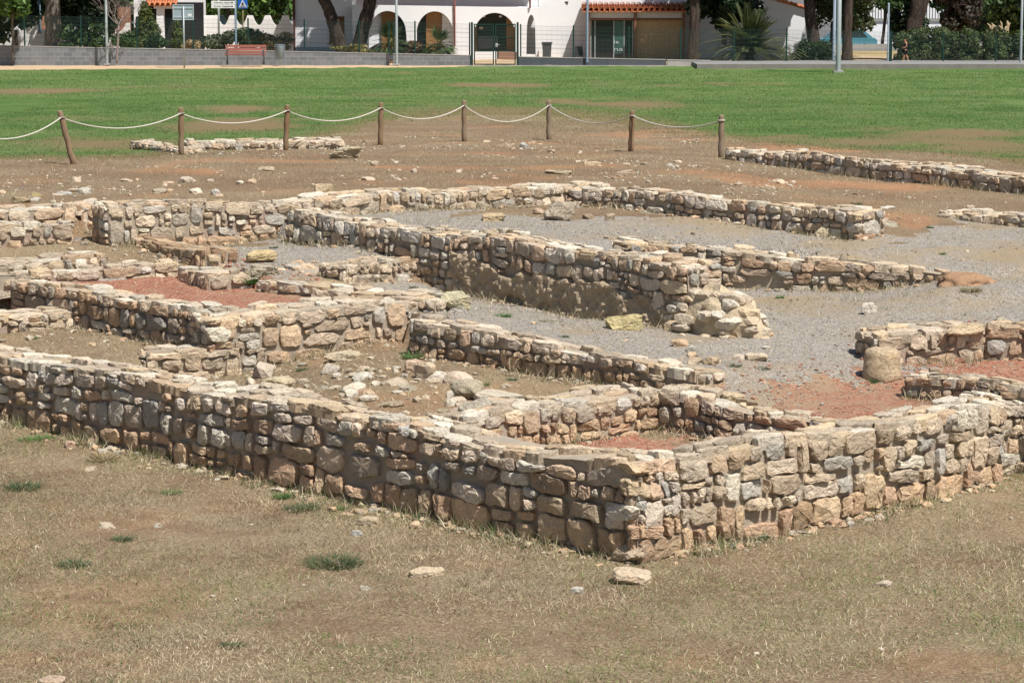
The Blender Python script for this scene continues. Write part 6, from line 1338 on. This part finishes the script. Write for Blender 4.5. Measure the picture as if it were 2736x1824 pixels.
mb = MB(); mb.add([(x0, Y + .2, zs), (x1, Y + .2, zs), (x1, Y + .24, zs), (x0, Y + .24, zs), (x0 + .02, Y + .3, zt), (x1 - .02, Y + .3, zt), (x1 - .02, Y + .34, zt), (x0 + .02, Y + .34, zt)], [(3, 2, 1, 0), (4, 5, 6, 7), (0, 1, 5, 4), (1, 2, 6, 5), (2, 3, 7, 6), (3, 0, 4, 7)]); mb.build('backrest', [K_], root)
mb = MB(); mb.box(x0, x1, Y - .22, Y + .19, zs - .03, zs + .01); mb.build('seat', [K_], root)
for sx in (x0 + .02, x1 - .02):
    for sy in (-.2, .17): mb = MB(); mb.tube([(sx, Y + sy, zs - .031), (sx, Y + sy, GZ - .02)], .014, 6); mb.build('leg', [K_], root)
    mb = MB(); mb.tube([(sx, Y - .2, zs + .02), (sx, Y - .18, zs + .22), (sx, Y + .22, zs + .24)], .014, 6); mb.build('armrest', [K_], root)

# ---- trees and garden plants -----------------------------------------------------------------------
def tree(name, label, base, tr, mat, clumps, n, size, pal, seed, cat='tree', group='trees along the street', limbs=(), aspect=.5):
    px, Y = base; root = root_of(name, label, cat, px, Y, group)
    if tr: trunk(root, tr, mat, seed=seed)
    if limbs:
        mb = MB()
        for L in limbs: mb.tube([p[:3] for p in L], [p[3] for p in L], 7)
        mb.build('limbs', [mat], root, smooth=True)
    if clumps: leaf_part('crown', clumps, n, size, pal, root, seed, aspect=aspect)
    return root
rr = random.Random(4)
def cloud(px, py, Y, rx, rz, k, sub=.45, seed=1, flat=1.0):
    q = random.Random(seed); out = []
    for _ in range(k):
        a = q.uniform(0, 6.28); d = q.uniform(.2, .95); e = q.uniform(-1, 1) * .8; s = sub * q.uniform(.7, 1.3); c = C3(px + math.cos(a) * d * rx, py + e * rz, Y, rx * s, rz * s * flat); out.append((c[0], Y + math.sin(a) * d * rx / (F_PX / Y), c[2], c[3], c[4], c[5]))
    return out
Y = 121.3; tree('young_tree', 'leafy young tree with thin trunk at the left end of the path', (33, Y), [tp(33, 171, Y, 6), tp(35, 120, Y, 6), tp(33, 60, Y, 6), tp(38, 10, Y, 4), tp(38, -60, Y, 3)], M['bark_grey'], cloud(36, -40, Y, 52, 78, 16, .42, 3) + [C3(15, 25, Y, 22, 18), C3(58, 30, Y, 22, 18), C3(38, 10, Y, 30, 20)], 2600, .13, BRIGHT, 31)
# bare young tree
Y = 121.4; root = root_of('bare_tree', 'bare leafless young tree beside the left lamp post', 'tree', 315, Y, 'trees along the street'); trunk(root, [tp(312, 170, Y, 5), tp(314, 130, Y, 6), tp(317, 68, Y, 6)], M['twig'], seed=5)
mb = MB(); q = random.Random(8)
def twig(p, d, L, r, dep):
    e = p + d * L; mid = p.lerp(e, .5) + Vector((q.uniform(-1, 1), q.uniform(-1, 1), q.uniform(0, 1))) * L * .06; mb.tube([p, mid, e], [r, r * .85, r * .65], 5, False)
    if dep:
        for _ in range(q.choice((2, 3, 3))): nd = (d + Vector((q.uniform(-1, 1), q.uniform(-1, 1), q.uniform(-.2, .9))) * .62).normalized(); twig(e, nd, L * q.uniform(.6, .85), r * .62, dep - 1)
p0 = V(317, 69, Y)
for k in range(7): a = k * .9 + .3; d = Vector((math.cos(a) * .75, math.sin(a) * .75, q.uniform(.5, 1.0))).normalized(); twig(p0, d, q.uniform(.45, .65), .022, 4)
mb.build('branches', [M['twig']], root)
def dark_tree(*a, **k): return tree(*a, **k)
Y = 128; tree('broad_tree', 'dark clipped tree behind the white wall at the left edge', (25, Y), [tp(44, 124, Y, 10), tp(42, 80, Y, 9)], M['bark_dark'], cloud(18, 30, Y, 66, 62, 24, .45, 12) + [C3(5, 95, Y, 26, 20), C3(85, 40, Y, 26, 30)], 5200, .16, DARK, 32)
Y = 126.5; tree('pine_tree', 'massive grey pine trunk rising behind the left fence', (142, Y), [tp(143, 140, Y, 58), tp(143, 120, Y, 50), tp(142, 70, Y, 42), tp(141, 10, Y, 40), up_to(140, Y, 7.5, .30)], M['bark_grey'], [(PX(140, Y) + rr.uniform(-4, 4), Y + rr.uniform(-3, 3), 7.5 + rr.uniform(-.8, 2.0), 1.8, 1.8, .9) for _ in range(12)], 3200, .2, GREEN, 33)
Y = 130; tree('broad_tree', 'broad dark evergreen filling the gap right of the massive trunk', (236, Y), [tp(232, 130, Y, 22), tp(236, 95, Y, 18), tp(236, 60, Y, 14)], M['bark_dark'], cloud(232, 5, Y, 86, 92, 34, .42, 13), 9000, .17, DARK, 34)
Y = 126; tree('thuja', 'tall yellow green conifer cone behind the left fence', (392, Y), [tp(393, 135, Y, 8), tp(393, 40, Y, 4)], M['bark_dark'], [C3(393, 112, Y, 44, 26), C3(392, 85, Y, 36, 26), C3(390, 60, Y, 28, 24), C3(388, 38, Y, 20, 20), C3(386, 20, Y, 12, 16)], 5200, .10, THUJA, 35, cat='conifer', aspect=.35)
Y = 126; tree('thuja', 'small slim conifer right of the tall yellow green cone', (474, Y), [tp(474, 135, Y, 4), tp(474, 80, Y, 3)], M['bark_dark'], [C3(474, 115, Y, 20, 20), C3(474, 92, Y, 16, 18), C3(473, 72, Y, 10, 16)], 1900, .09, THUJA, 36, cat='conifer', aspect=.35)
def shrub(label, px, py, rx, rz, Y, pal, seed, n=1500, size=.09, name='shrub', flowers=None, k=9):
    root = root_of(name, label, 'shrub', px, Y, 'garden shrubs'); mb = MB(); x, z = PX(px, Y), GZ; q = random.Random(seed)
    for i in range(7): a = i * .9; mb.tube([(x, Y, z - .05), (x + .15 * math.cos(a), Y + .15 * math.sin(a), z + .4), (x + .35 * math.cos(a) * rx / 30, Y + .3 * math.sin(a), PZ(py, Y))], [.03, .022, .012], 5)
    mb.build('stems', [M['bark_dark']], root); leaf_part('leaves', cloud(px, py, Y, rx, rz, k, .5, seed), n, size, pal, root, seed)
    if flowers: leaf_part('flowers', cloud(px, py, Y, rx, rz, k, .5, seed), 110, .06, flowers, root, seed + 9)
    return root
shrub('rounded green shrub between massive trunk and dark evergreen', 197, 108, 30, 24, 125.5, GREEN, 51); shrub('white flowering shrub left of the first lamp post', 258, 100, 30, 34, 125.6, GREEN, 52, 1700, flowers=[(.75, .72, .70)]); shrub('green shrub right of the bare young tree', 338, 112, 32, 24, 125.4, GREEN, 53)
shrub('glossy dark shrub under the tall conifer cone', 415, 116, 26, 18, 125.2, DARK + GREEN, 54); shrub('long low shrub row behind the bench', 580, 108, 52, 24, 126.5, OLIVE, 55, 2600, k=16); shrub('shrub mass right of the direction boards', 668, 108, 44, 26, 126.5, GREEN + OLIVE, 56, 2400, k=14); shrub('dry brown grasses behind the bench end', 735, 112, 44, 20, 126.5, [(.26, .2, .11), (.2, .15, .08), (.12, .11, .05)], 57, 1700, k=12)
shrub('dry yellow grass clump beside the slim conifer', 510, 122, 26, 14, 125.4, [(.40, .30, .15), (.3, .22, .11)], 58, 900)
shrub('low scrub at the feet of the two leaning pines', 935, 130, 60, 10, 125.5, [(.26, .22, .09), (.16, .16, .06)], 59, 900); shrub('brown dry plants between the two fan palms', 1100, 132, 32, 16, 125.5, [(.18, .11, .06), (.12, .09, .05)], 60, 1000)
Y = 139; tree('street_tree', 'bright green street tree above the scooped white wall', (700, Y), [tp(610, 90, Y, 12), tp(612, 30, Y, 10), up_to(640, Y, 6, .1)], M['bark_dark'], cloud(690, -18, Y, 88, 66, 26, .4, 21) + [C3(735, 45, Y, 32, 22), C3(760, 30, Y, 30, 30)], 6500, .16, BRIGHT + GREEN, 37)
Y = 142; tree('street_tree', 'bright green tree between tiled house and direction boards', (548, Y), [tp(548, 90, Y, 12), tp(548, 20, Y, 9), up_to(548, Y, 6, .09)], M['bark_dark'], cloud(545, -14, Y, 44, 52, 14, .42, 22), 3000, .16, BRIGHT, 38)
# backdrop trees down the street
for i, (px, Y, rx, lab) in enumerate(((60, 158, 140, 'large dark tree far behind the left houses'), (330, 162, 130, 'dark tree crown behind the brick wall'), (640, 172, 120, 'green tree far down the street behind the parked cars'), (2480, 190, 150, 'dark far tree behind the tall cypress'), (2640, 160, 150, 'dense dark tree above the pampas grass'), (2790, 150, 140, 'dark tree at the right edge above the hedge'))):
    tree('background_tree', lab, (px, Y), [tp(px, 90, Y, 14), tp(px, 20, Y, 12), up_to(px, Y, 6, .14)], M['bark_dark'], cloud(px, 0, Y, rx, 95, 30, .4, 60 + i), 6500, .24, DARK + GREEN, 70 + i)
# leaning pines in front of the building
def pine(label, base, tr, seed, crown, n=5200):
    Y = tr[0][1]; top = tr[-1]; q = random.Random(seed); cx, cy, cz, R_ = crown
    return tree('pine_tree', label, (base, Y), tr, M['bark_dark'], [(cx + q.uniform(-1, 1) * R_, cy + q.uniform(-1, 1) * R_, cz + q.uniform(-.5, .9), q.uniform(.8, 1.5), q.uniform(.8, 1.5), q.uniform(.4, .7)) for _ in range(16)], n, .22, GREEN + DARK, seed, limbs=[[(*top[:3], top[3]), (cx + q.uniform(-1, 1) * R_ * .8, cy + q.uniform(-1, 1) * R_ * .8, cz, .05)] for _ in range(7)])
Y = 126.2
pine('dark pine trunk leaning left in front of the shuttered window', 918, [tp(918, 150, Y, 40), tp(912, 132, Y, 34), tp(893, 70, Y, 33), tp(878, 25, Y, 32), tp(863, -5, Y, 30), up_to(840, Y, 6.6, .2)], 81, (PX(870, Y), Y, 7.2, 2.6))
pine('dark pine trunk leaning right in front of the first arch', 952, [tp(952, 150, Y, 46), tp(958, 130, Y, 38), tp(975, 60, Y, 36), tp(992, -5, Y, 32), up_to(1010, Y, 6.6, .2)], 82, (PX(1040, Y), Y + .3, 7.4, 2.4))
Y = 126.6; pine('straight brown pine trunk at the right end of the porch', 1852, [tp(1852, 166, Y, 40), tp(1853, 120, Y, 30), tp(1858, 0, Y, 28), up_to(1862, Y, 6.5, .2)], 83, (PX(2010, Y), Y + .5, 7.0, 2.6), 7000)
Y = 127; pine('tall dark trunk before the annex, leaning slightly left', 2176, [tp(2178, 168, Y, 46), tp(2172, 100, Y, 34), tp(2160, 0, Y, 28), up_to(2152, Y, 6.5, .2)], 84, (PX(2105, Y), Y + 2, 7.2, 3.3), 13000)  # crown out of view, placed and thickened to throw shade on the annex
pine('straight dark trunk just right of the thick lamp post', 2262, [tp(2262, 172, Y - 1, 32), tp(2264, 100, Y - 1, 25), tp(2267, 0, Y - 1, 24), up_to(2268, Y - 1, 6.5, .17)], 85, (PX(2290, Y), Y, 7.4, 2.6), 6000)
# cypresses and shade trees
Y = 128.5; tree('shade_tree', 'black green tree crown hanging behind the palm', (1935, Y), [tp(1935, 120, Y, 14), tp(1935, 60, Y, 12)], M['bark_dark'], cloud(1935, 2, Y, 78, 74, 24, .42, 23), 6500, .15, DARK, 39)
Y = 128; tree('cypress', 'tall near black cypress with a leaning trunk at right', (2440, Y), [tp(2425, 172, Y, 34), tp(2445, 60, Y, 42), tp(2462, -10, Y, 46), up_to(2470, Y, 6, .3)], M['bark_dark'], cloud(2437, 20, Y + 1.0, 48, 110, 30, .34, 24), 7500, .13, DARK, 40, cat='cypress')
Y = 133; tree('olive_tree', 'grey green olive like tree over the parked teal car', (2250, Y), [tp(2226, 150, Y, 12), tp(2222, 100, Y, 10), tp(2225, 60, Y, 9)], M['bark_dark'], cloud(2250, 26, Y, 92, 60, 26, .38, 25), 6500, .12, OLIVE + GREEN, 41)
Y = 160; tree('street_tree', 'small street tree with forked trunk before the far white building', (2362, Y), [tp(2357, 120, Y, 9), tp(2364, 60, Y, 8), tp(2366, 30, Y, 8)], M['bark_dark'], cloud(2368, -6, Y, 44, 40, 12, .42, 26), 2200, .16, GREEN, 42, limbs=[[(*tp(2366, 34, Y, 7)[:3], .06), (*tp(2352, 8, Y, 5)[:3], .03)], [(*tp(2366, 34, Y, 7)[:3], .06), (*tp(2384, 20, Y, 5)[:3], .03)]])
Y = 140; tree('plum_tree', 'reddish dark plum tree right of the cypress', (2560, Y), [tp(2560, 100, Y, 9), tp(2560, 50, Y, 8)], M['bark_dark'], cloud(2560, 20, Y, 62, 62, 18, .42, 27), 3600, .14, [(.045, .03, .025), (.06, .04, .03), (.035, .04, .02)], 43)
# clipped hedge and long hedge
def hedge(label, px0, px1, ytop, Y, depth, pal, seed, n, size=.075, ylo=168):
    root = root_of('hedge', label, 'hedge', (px0 + px1) / 2, Y, 'hedges', kind='thing'); r = np.random.default_rng(seed); x0, x1 = PX(px0, Y), PX(px1, Y); z1 = PZ(ytop, Y); z0 = GZ - .1
    mb = MB(); q = random.Random(seed)
    for k in range(int((x1 - x0) / .5) + 1): x = x0 + .1 + (x1 - x0 - .2) * k / max(1, int((x1 - x0) / .5)); mb.tube([(x, Y + depth * .5, z0), (x + q.uniform(-.2, .2), Y + depth * .5, z1 - .15)], [.03, .015], 5)
    mb.build('stems', [M['bark_dark']], root); cl_ = []
    k = max(3, int((x1 - x0) / .45))
    for i in range(k):
        for zz in np.linspace(z0 + .2, z1 - .25, 4): cl_.append((x0 + (x1 - x0) * (i + q.uniform(.2, .8)) / k, Y + depth * q.uniform(.3, .7), zz + q.uniform(-.12, .16), .36 * q.uniform(.8, 1.3), depth * .5, .34 * q.uniform(.8, 1.3)))
    leaf_part('leaves', cl_, n, size, pal, root, seed, shell=.5); return root
hedge('clipped black green box hedge around the trunk before the annex', 2133, 2214, 112, 125.0, 1.0, DARK + [(.05, .08, .02)], 91, 3200); hedge('long loose green hedge behind the fence at right', 2410, 2790, 86, 125.2, 1.4, OLIVE + GREEN + [(.09, .12, .035), (.13, .15, .06)], 92, 26000)
# pampas plumes
Y = 131; root = root_of('pampas_grass', 'beige pampas grass plumes above the hedge at right', 'pampas grass', 2665, Y); mb = MB(); q = random.Random(9)
for k in range(12): px = 2642 + q.uniform(0, 56); x = PX(px, Y); top = PZ(q.uniform(48, 80), Y); dx = q.uniform(-.35, .25); mb.tube([(PX(2668, Y), Y, GZ), (x, Y, top - .7), (x + dx * .5, Y, top - .25), (x + dx, Y, top - .12)], [.012, .018, .05, .012], 5)
mb.build('plumes', [plain("pampas_beige", (.42, .34, .22), .9)], root)
# palms
def palm(label, px, py, Y, R_, n, pal, seed, trunk_h=.5, fan=False, grp='palms', name='palm_tree', elev=(.05, 1.3), leaf=.32, th=.14):
    x = PX(px, Y); z0 = PZ(py, Y); root = thing(name, label, 'palm', (x, Y, z0), grp); r = random.Random(seed); mb = MB()
    mb.lathe(x, Y, [(th * 1.2, z0 - .2), (th * 1.3, z0 + .05), (th, z0 + trunk_h * .6), (th * .8, z0 + trunk_h)], 12); mb.build('trunk', [M['bark_grey']], root)
    ribs = MB(); vs = []; fs = []; cs = []; c0 = Vector((x, Y, z0 + trunk_h)); P_ = np.array(pal)
    for i in range(n):
        a = i * 2.399 + r.uniform(-.2, .2); e = r.uniform(*elev); L = R_ * r.uniform(.75, 1.1); d = Vector((math.cos(a) * math.cos(e), math.sin(a) * math.cos(e), math.sin(e))); pts = []
        for k in range(9): u = k / 8; p = c0 + d * L * u; p.z -= L * (.42 * math.cos(e) + .12) * u * u; pts.append(p)
        ribs.tube(pts, [.022 * (1 - .7 * k / 8) for k in range(9)], 5, False); cc = P_[r.randrange(len(P_))] * r.uniform(.7, 1.25)
        if fan:
            tipd = (pts[-1] - pts[-2]).normalized(); sd_ = tipd.cross(Vector((0, 0, 1))).normalized(); base = pts[-3]
            for k in range(15): t_ = -1.25 + 2.5 * k / 14; q = (tipd * math.cos(t_) + sd_ * math.sin(t_)); e_ = base + q * leaf * 1.6 * r.uniform(.85, 1.1) + Vector((0, 0, -.06)); w = q.cross(Vector((0, 0, 1))).normalized() * .022; b = len(vs); m_ = base.lerp(e_, .5); vs += [base, m_ + w, e_, m_ - w]; fs += [(b, b + 1, b + 2, b + 3)]; cs += [cc * r.uniform(.8, 1.2)] * 4
        else:
            for k in range(44):
                u = .14 + .86 * k / 43; f_ = u * 8; j = min(7, int(f_)); p = pts[j].lerp(pts[j + 1], f_ - j); tg = (pts[j + 1] - pts[j]).normalized(); sd_ = tg.cross(Vector((0, 0, 1))).normalized(); up_ = sd_.cross(tg)
                for s in (-1, 1):
                    ll = leaf * (1.15 - .65 * u) * r.uniform(.85, 1.1); e_ = p + (sd_ * s * .8 + tg * .55 + up_ * .25) * ll + Vector((0, 0, -.10 * ll / leaf)); w = tg * .017; b = len(vs); m_ = p.lerp(e_, .5); vs += [p, m_ + w, e_, m_ - w]; fs += [(b, b + 1, b + 2, b + 3)]; cs += [cc * r.uniform(.8, 1.2)] * 4
    ribs.build('frond_ribs', [plain("frond_rib", (.20, .19, .07), .6)], root); off = np.array(root_loc(root)); V_ = np.array([tuple(v) for v in vs]) - off
    link('fronds', mesh_np('fronds', V_, np.array(fs).ravel(), np.full(len(fs), 4), M['leaf'], col=np.array(cs)), root); return root
PALMG = [(.07, .09, .035), (.10, .12, .05), (.055, .075, .03), (.035, .055, .022)]
palm('big feathery date palm with drooping fronds in front of the annex', 2003, 172, 124.3, 2.75, 130, PALMG, 95, .5, leaf=.42, th=.22, elev=(.0, 1.4))
palm('larger fan palm bush before the first arch', 1040, 136, 125.6, .95, 46, [(.06, .10, .035), (.09, .13, .05), (.04, .07, .03)], 96, .25, True, 'fan palms', 'fan_palm', (.0, 1.5), .42); palm('smaller fan palm bush before the second arch', 1172, 140, 125.6, .8, 40, [(.07, .11, .035), (.10, .14, .05), (.05, .08, .03)], 97, .2, True, 'fan palms', 'fan_palm', (.0, 1.5), .40)

# ---- the woman walking along the pavement ------------------------------------------------------------
Y = 120.8; x = PX(2419, Y); z0 = ZP - .006; SCL = (PZ(104.5, Y) - z0) / 1.66
def skinmesh(name, joints, edges, mat, parent, sub=2):
    me = bpy.data.meshes.new(name); me.from_pydata([j[:3] for j in joints], edges, []); o = link(name, me, parent); me.materials.append(mat)
    m = o.modifiers.new('skin', 'SKIN'); m.use_smooth_shade = True
    for i, j in enumerate(joints): me.skin_vertices[0].data[i].radius = (j[3], j[4] if len(j) > 4 else j[3])
    me.skin_vertices[0].data[0].use_root = True; s = o.modifiers.new('sub', 'SUBSURF'); s.levels = sub; s.render_levels = sub; return o
SKIN = plain("tanned_skin", (.42, .21, .13), .6, .05, 5)
root = thing('person', 'woman in black vest and shorts walking left along the pavement', 'person', (x, Y, z0)); root.scale = (SCL,) * 3
J = [(0, 0, .92, .12, .10), (-.01, 0, 1.08, .115, .10), (0, 0, 1.28, .14, .12), (.0, 0, 1.40, .10, .09), (-.02, 0, 1.46, .055), (-.045, 0, 1.56, .085, .10), (-.05, 0, 1.62, .06),
     (-.0, -.17, 1.38, .05), (.06, -.20, 1.14, .042), (-.16, -.19, 1.02, .032), (-.24, -.18, 1.02, .028), (0, .17, 1.38, .05), (-.05, .20, 1.14, .042), (-.20, .17, 1.0, .032), (-.27, .16, 1.0, .028),
     (.0, -.09, .86, .10), (-.10, -.09, .50, .066), (-.14, -.09, .28, .058), (-.14, -.09, .09, .04), (-.24, -.09, .04, .035), (0, .09, .86, .10), (.06, .09, .50, .066), (.16, .09, .30, .056), (.24, .09, .12, .04), (.16, .09, .05, .034)]
E = [(0, 1), (1, 2), (2, 3), (3, 4), (4, 5), (5, 6), (3, 7), (7, 8), (8, 9), (9, 10), (3, 11), (11, 12), (12, 13), (13, 14), (0, 15), (15, 16), (16, 17), (17, 18), (18, 19), (0, 20), (20, 21), (21, 22), (22, 23), (23, 24)]
skinmesh('body', J, E, SKIN, root)
skinmesh('vest', [(0, 0, .80, .19, .165), (-.01, 0, 1.08, .17, .15), (0, 0, 1.26, .19, .17), (.01, 0, 1.37, .12, .13)], [(0, 1), (1, 2), (2, 3)], plain("black_vest", (.018, .018, .024), .8), root)
skinmesh('shorts', [(0, 0, .93, .18, .16), (0, -.09, .80, .14), (-.08, -.09, .54, .12), (0, .09, .80, .14), (.05, .09, .54, .12)], [(0, 1), (1, 2), (0, 3), (3, 4)], plain("black_shorts", (.015, .015, .018), .8), root)
skinmesh('hair', [(-.02, 0, 1.63, .095, .10), (.04, 0, 1.57, .085, .09), (.10, 0, 1.50, .05), (.11, 0, 1.40, .035)], [(0, 1), (1, 2), (2, 3)], plain("dark_red_hair", (.06, .018, .012), .6), root)
for s, (fx, fz) in ((-1, (-.19, .02)), (1, (.19, .05))):
    mb = MB(); mb.prism([(fx - .12, fz - .0), (fx + .10, fz), (fx + .10, fz + .09), (fx + .02, fz + .09), (fx - .12, fz + .04)], s * .09 - .045, s * .09 + .045); o = mb.build('shoe', [plain("pale_shoe", (.5, .45, .4), .7)]); o.parent = root
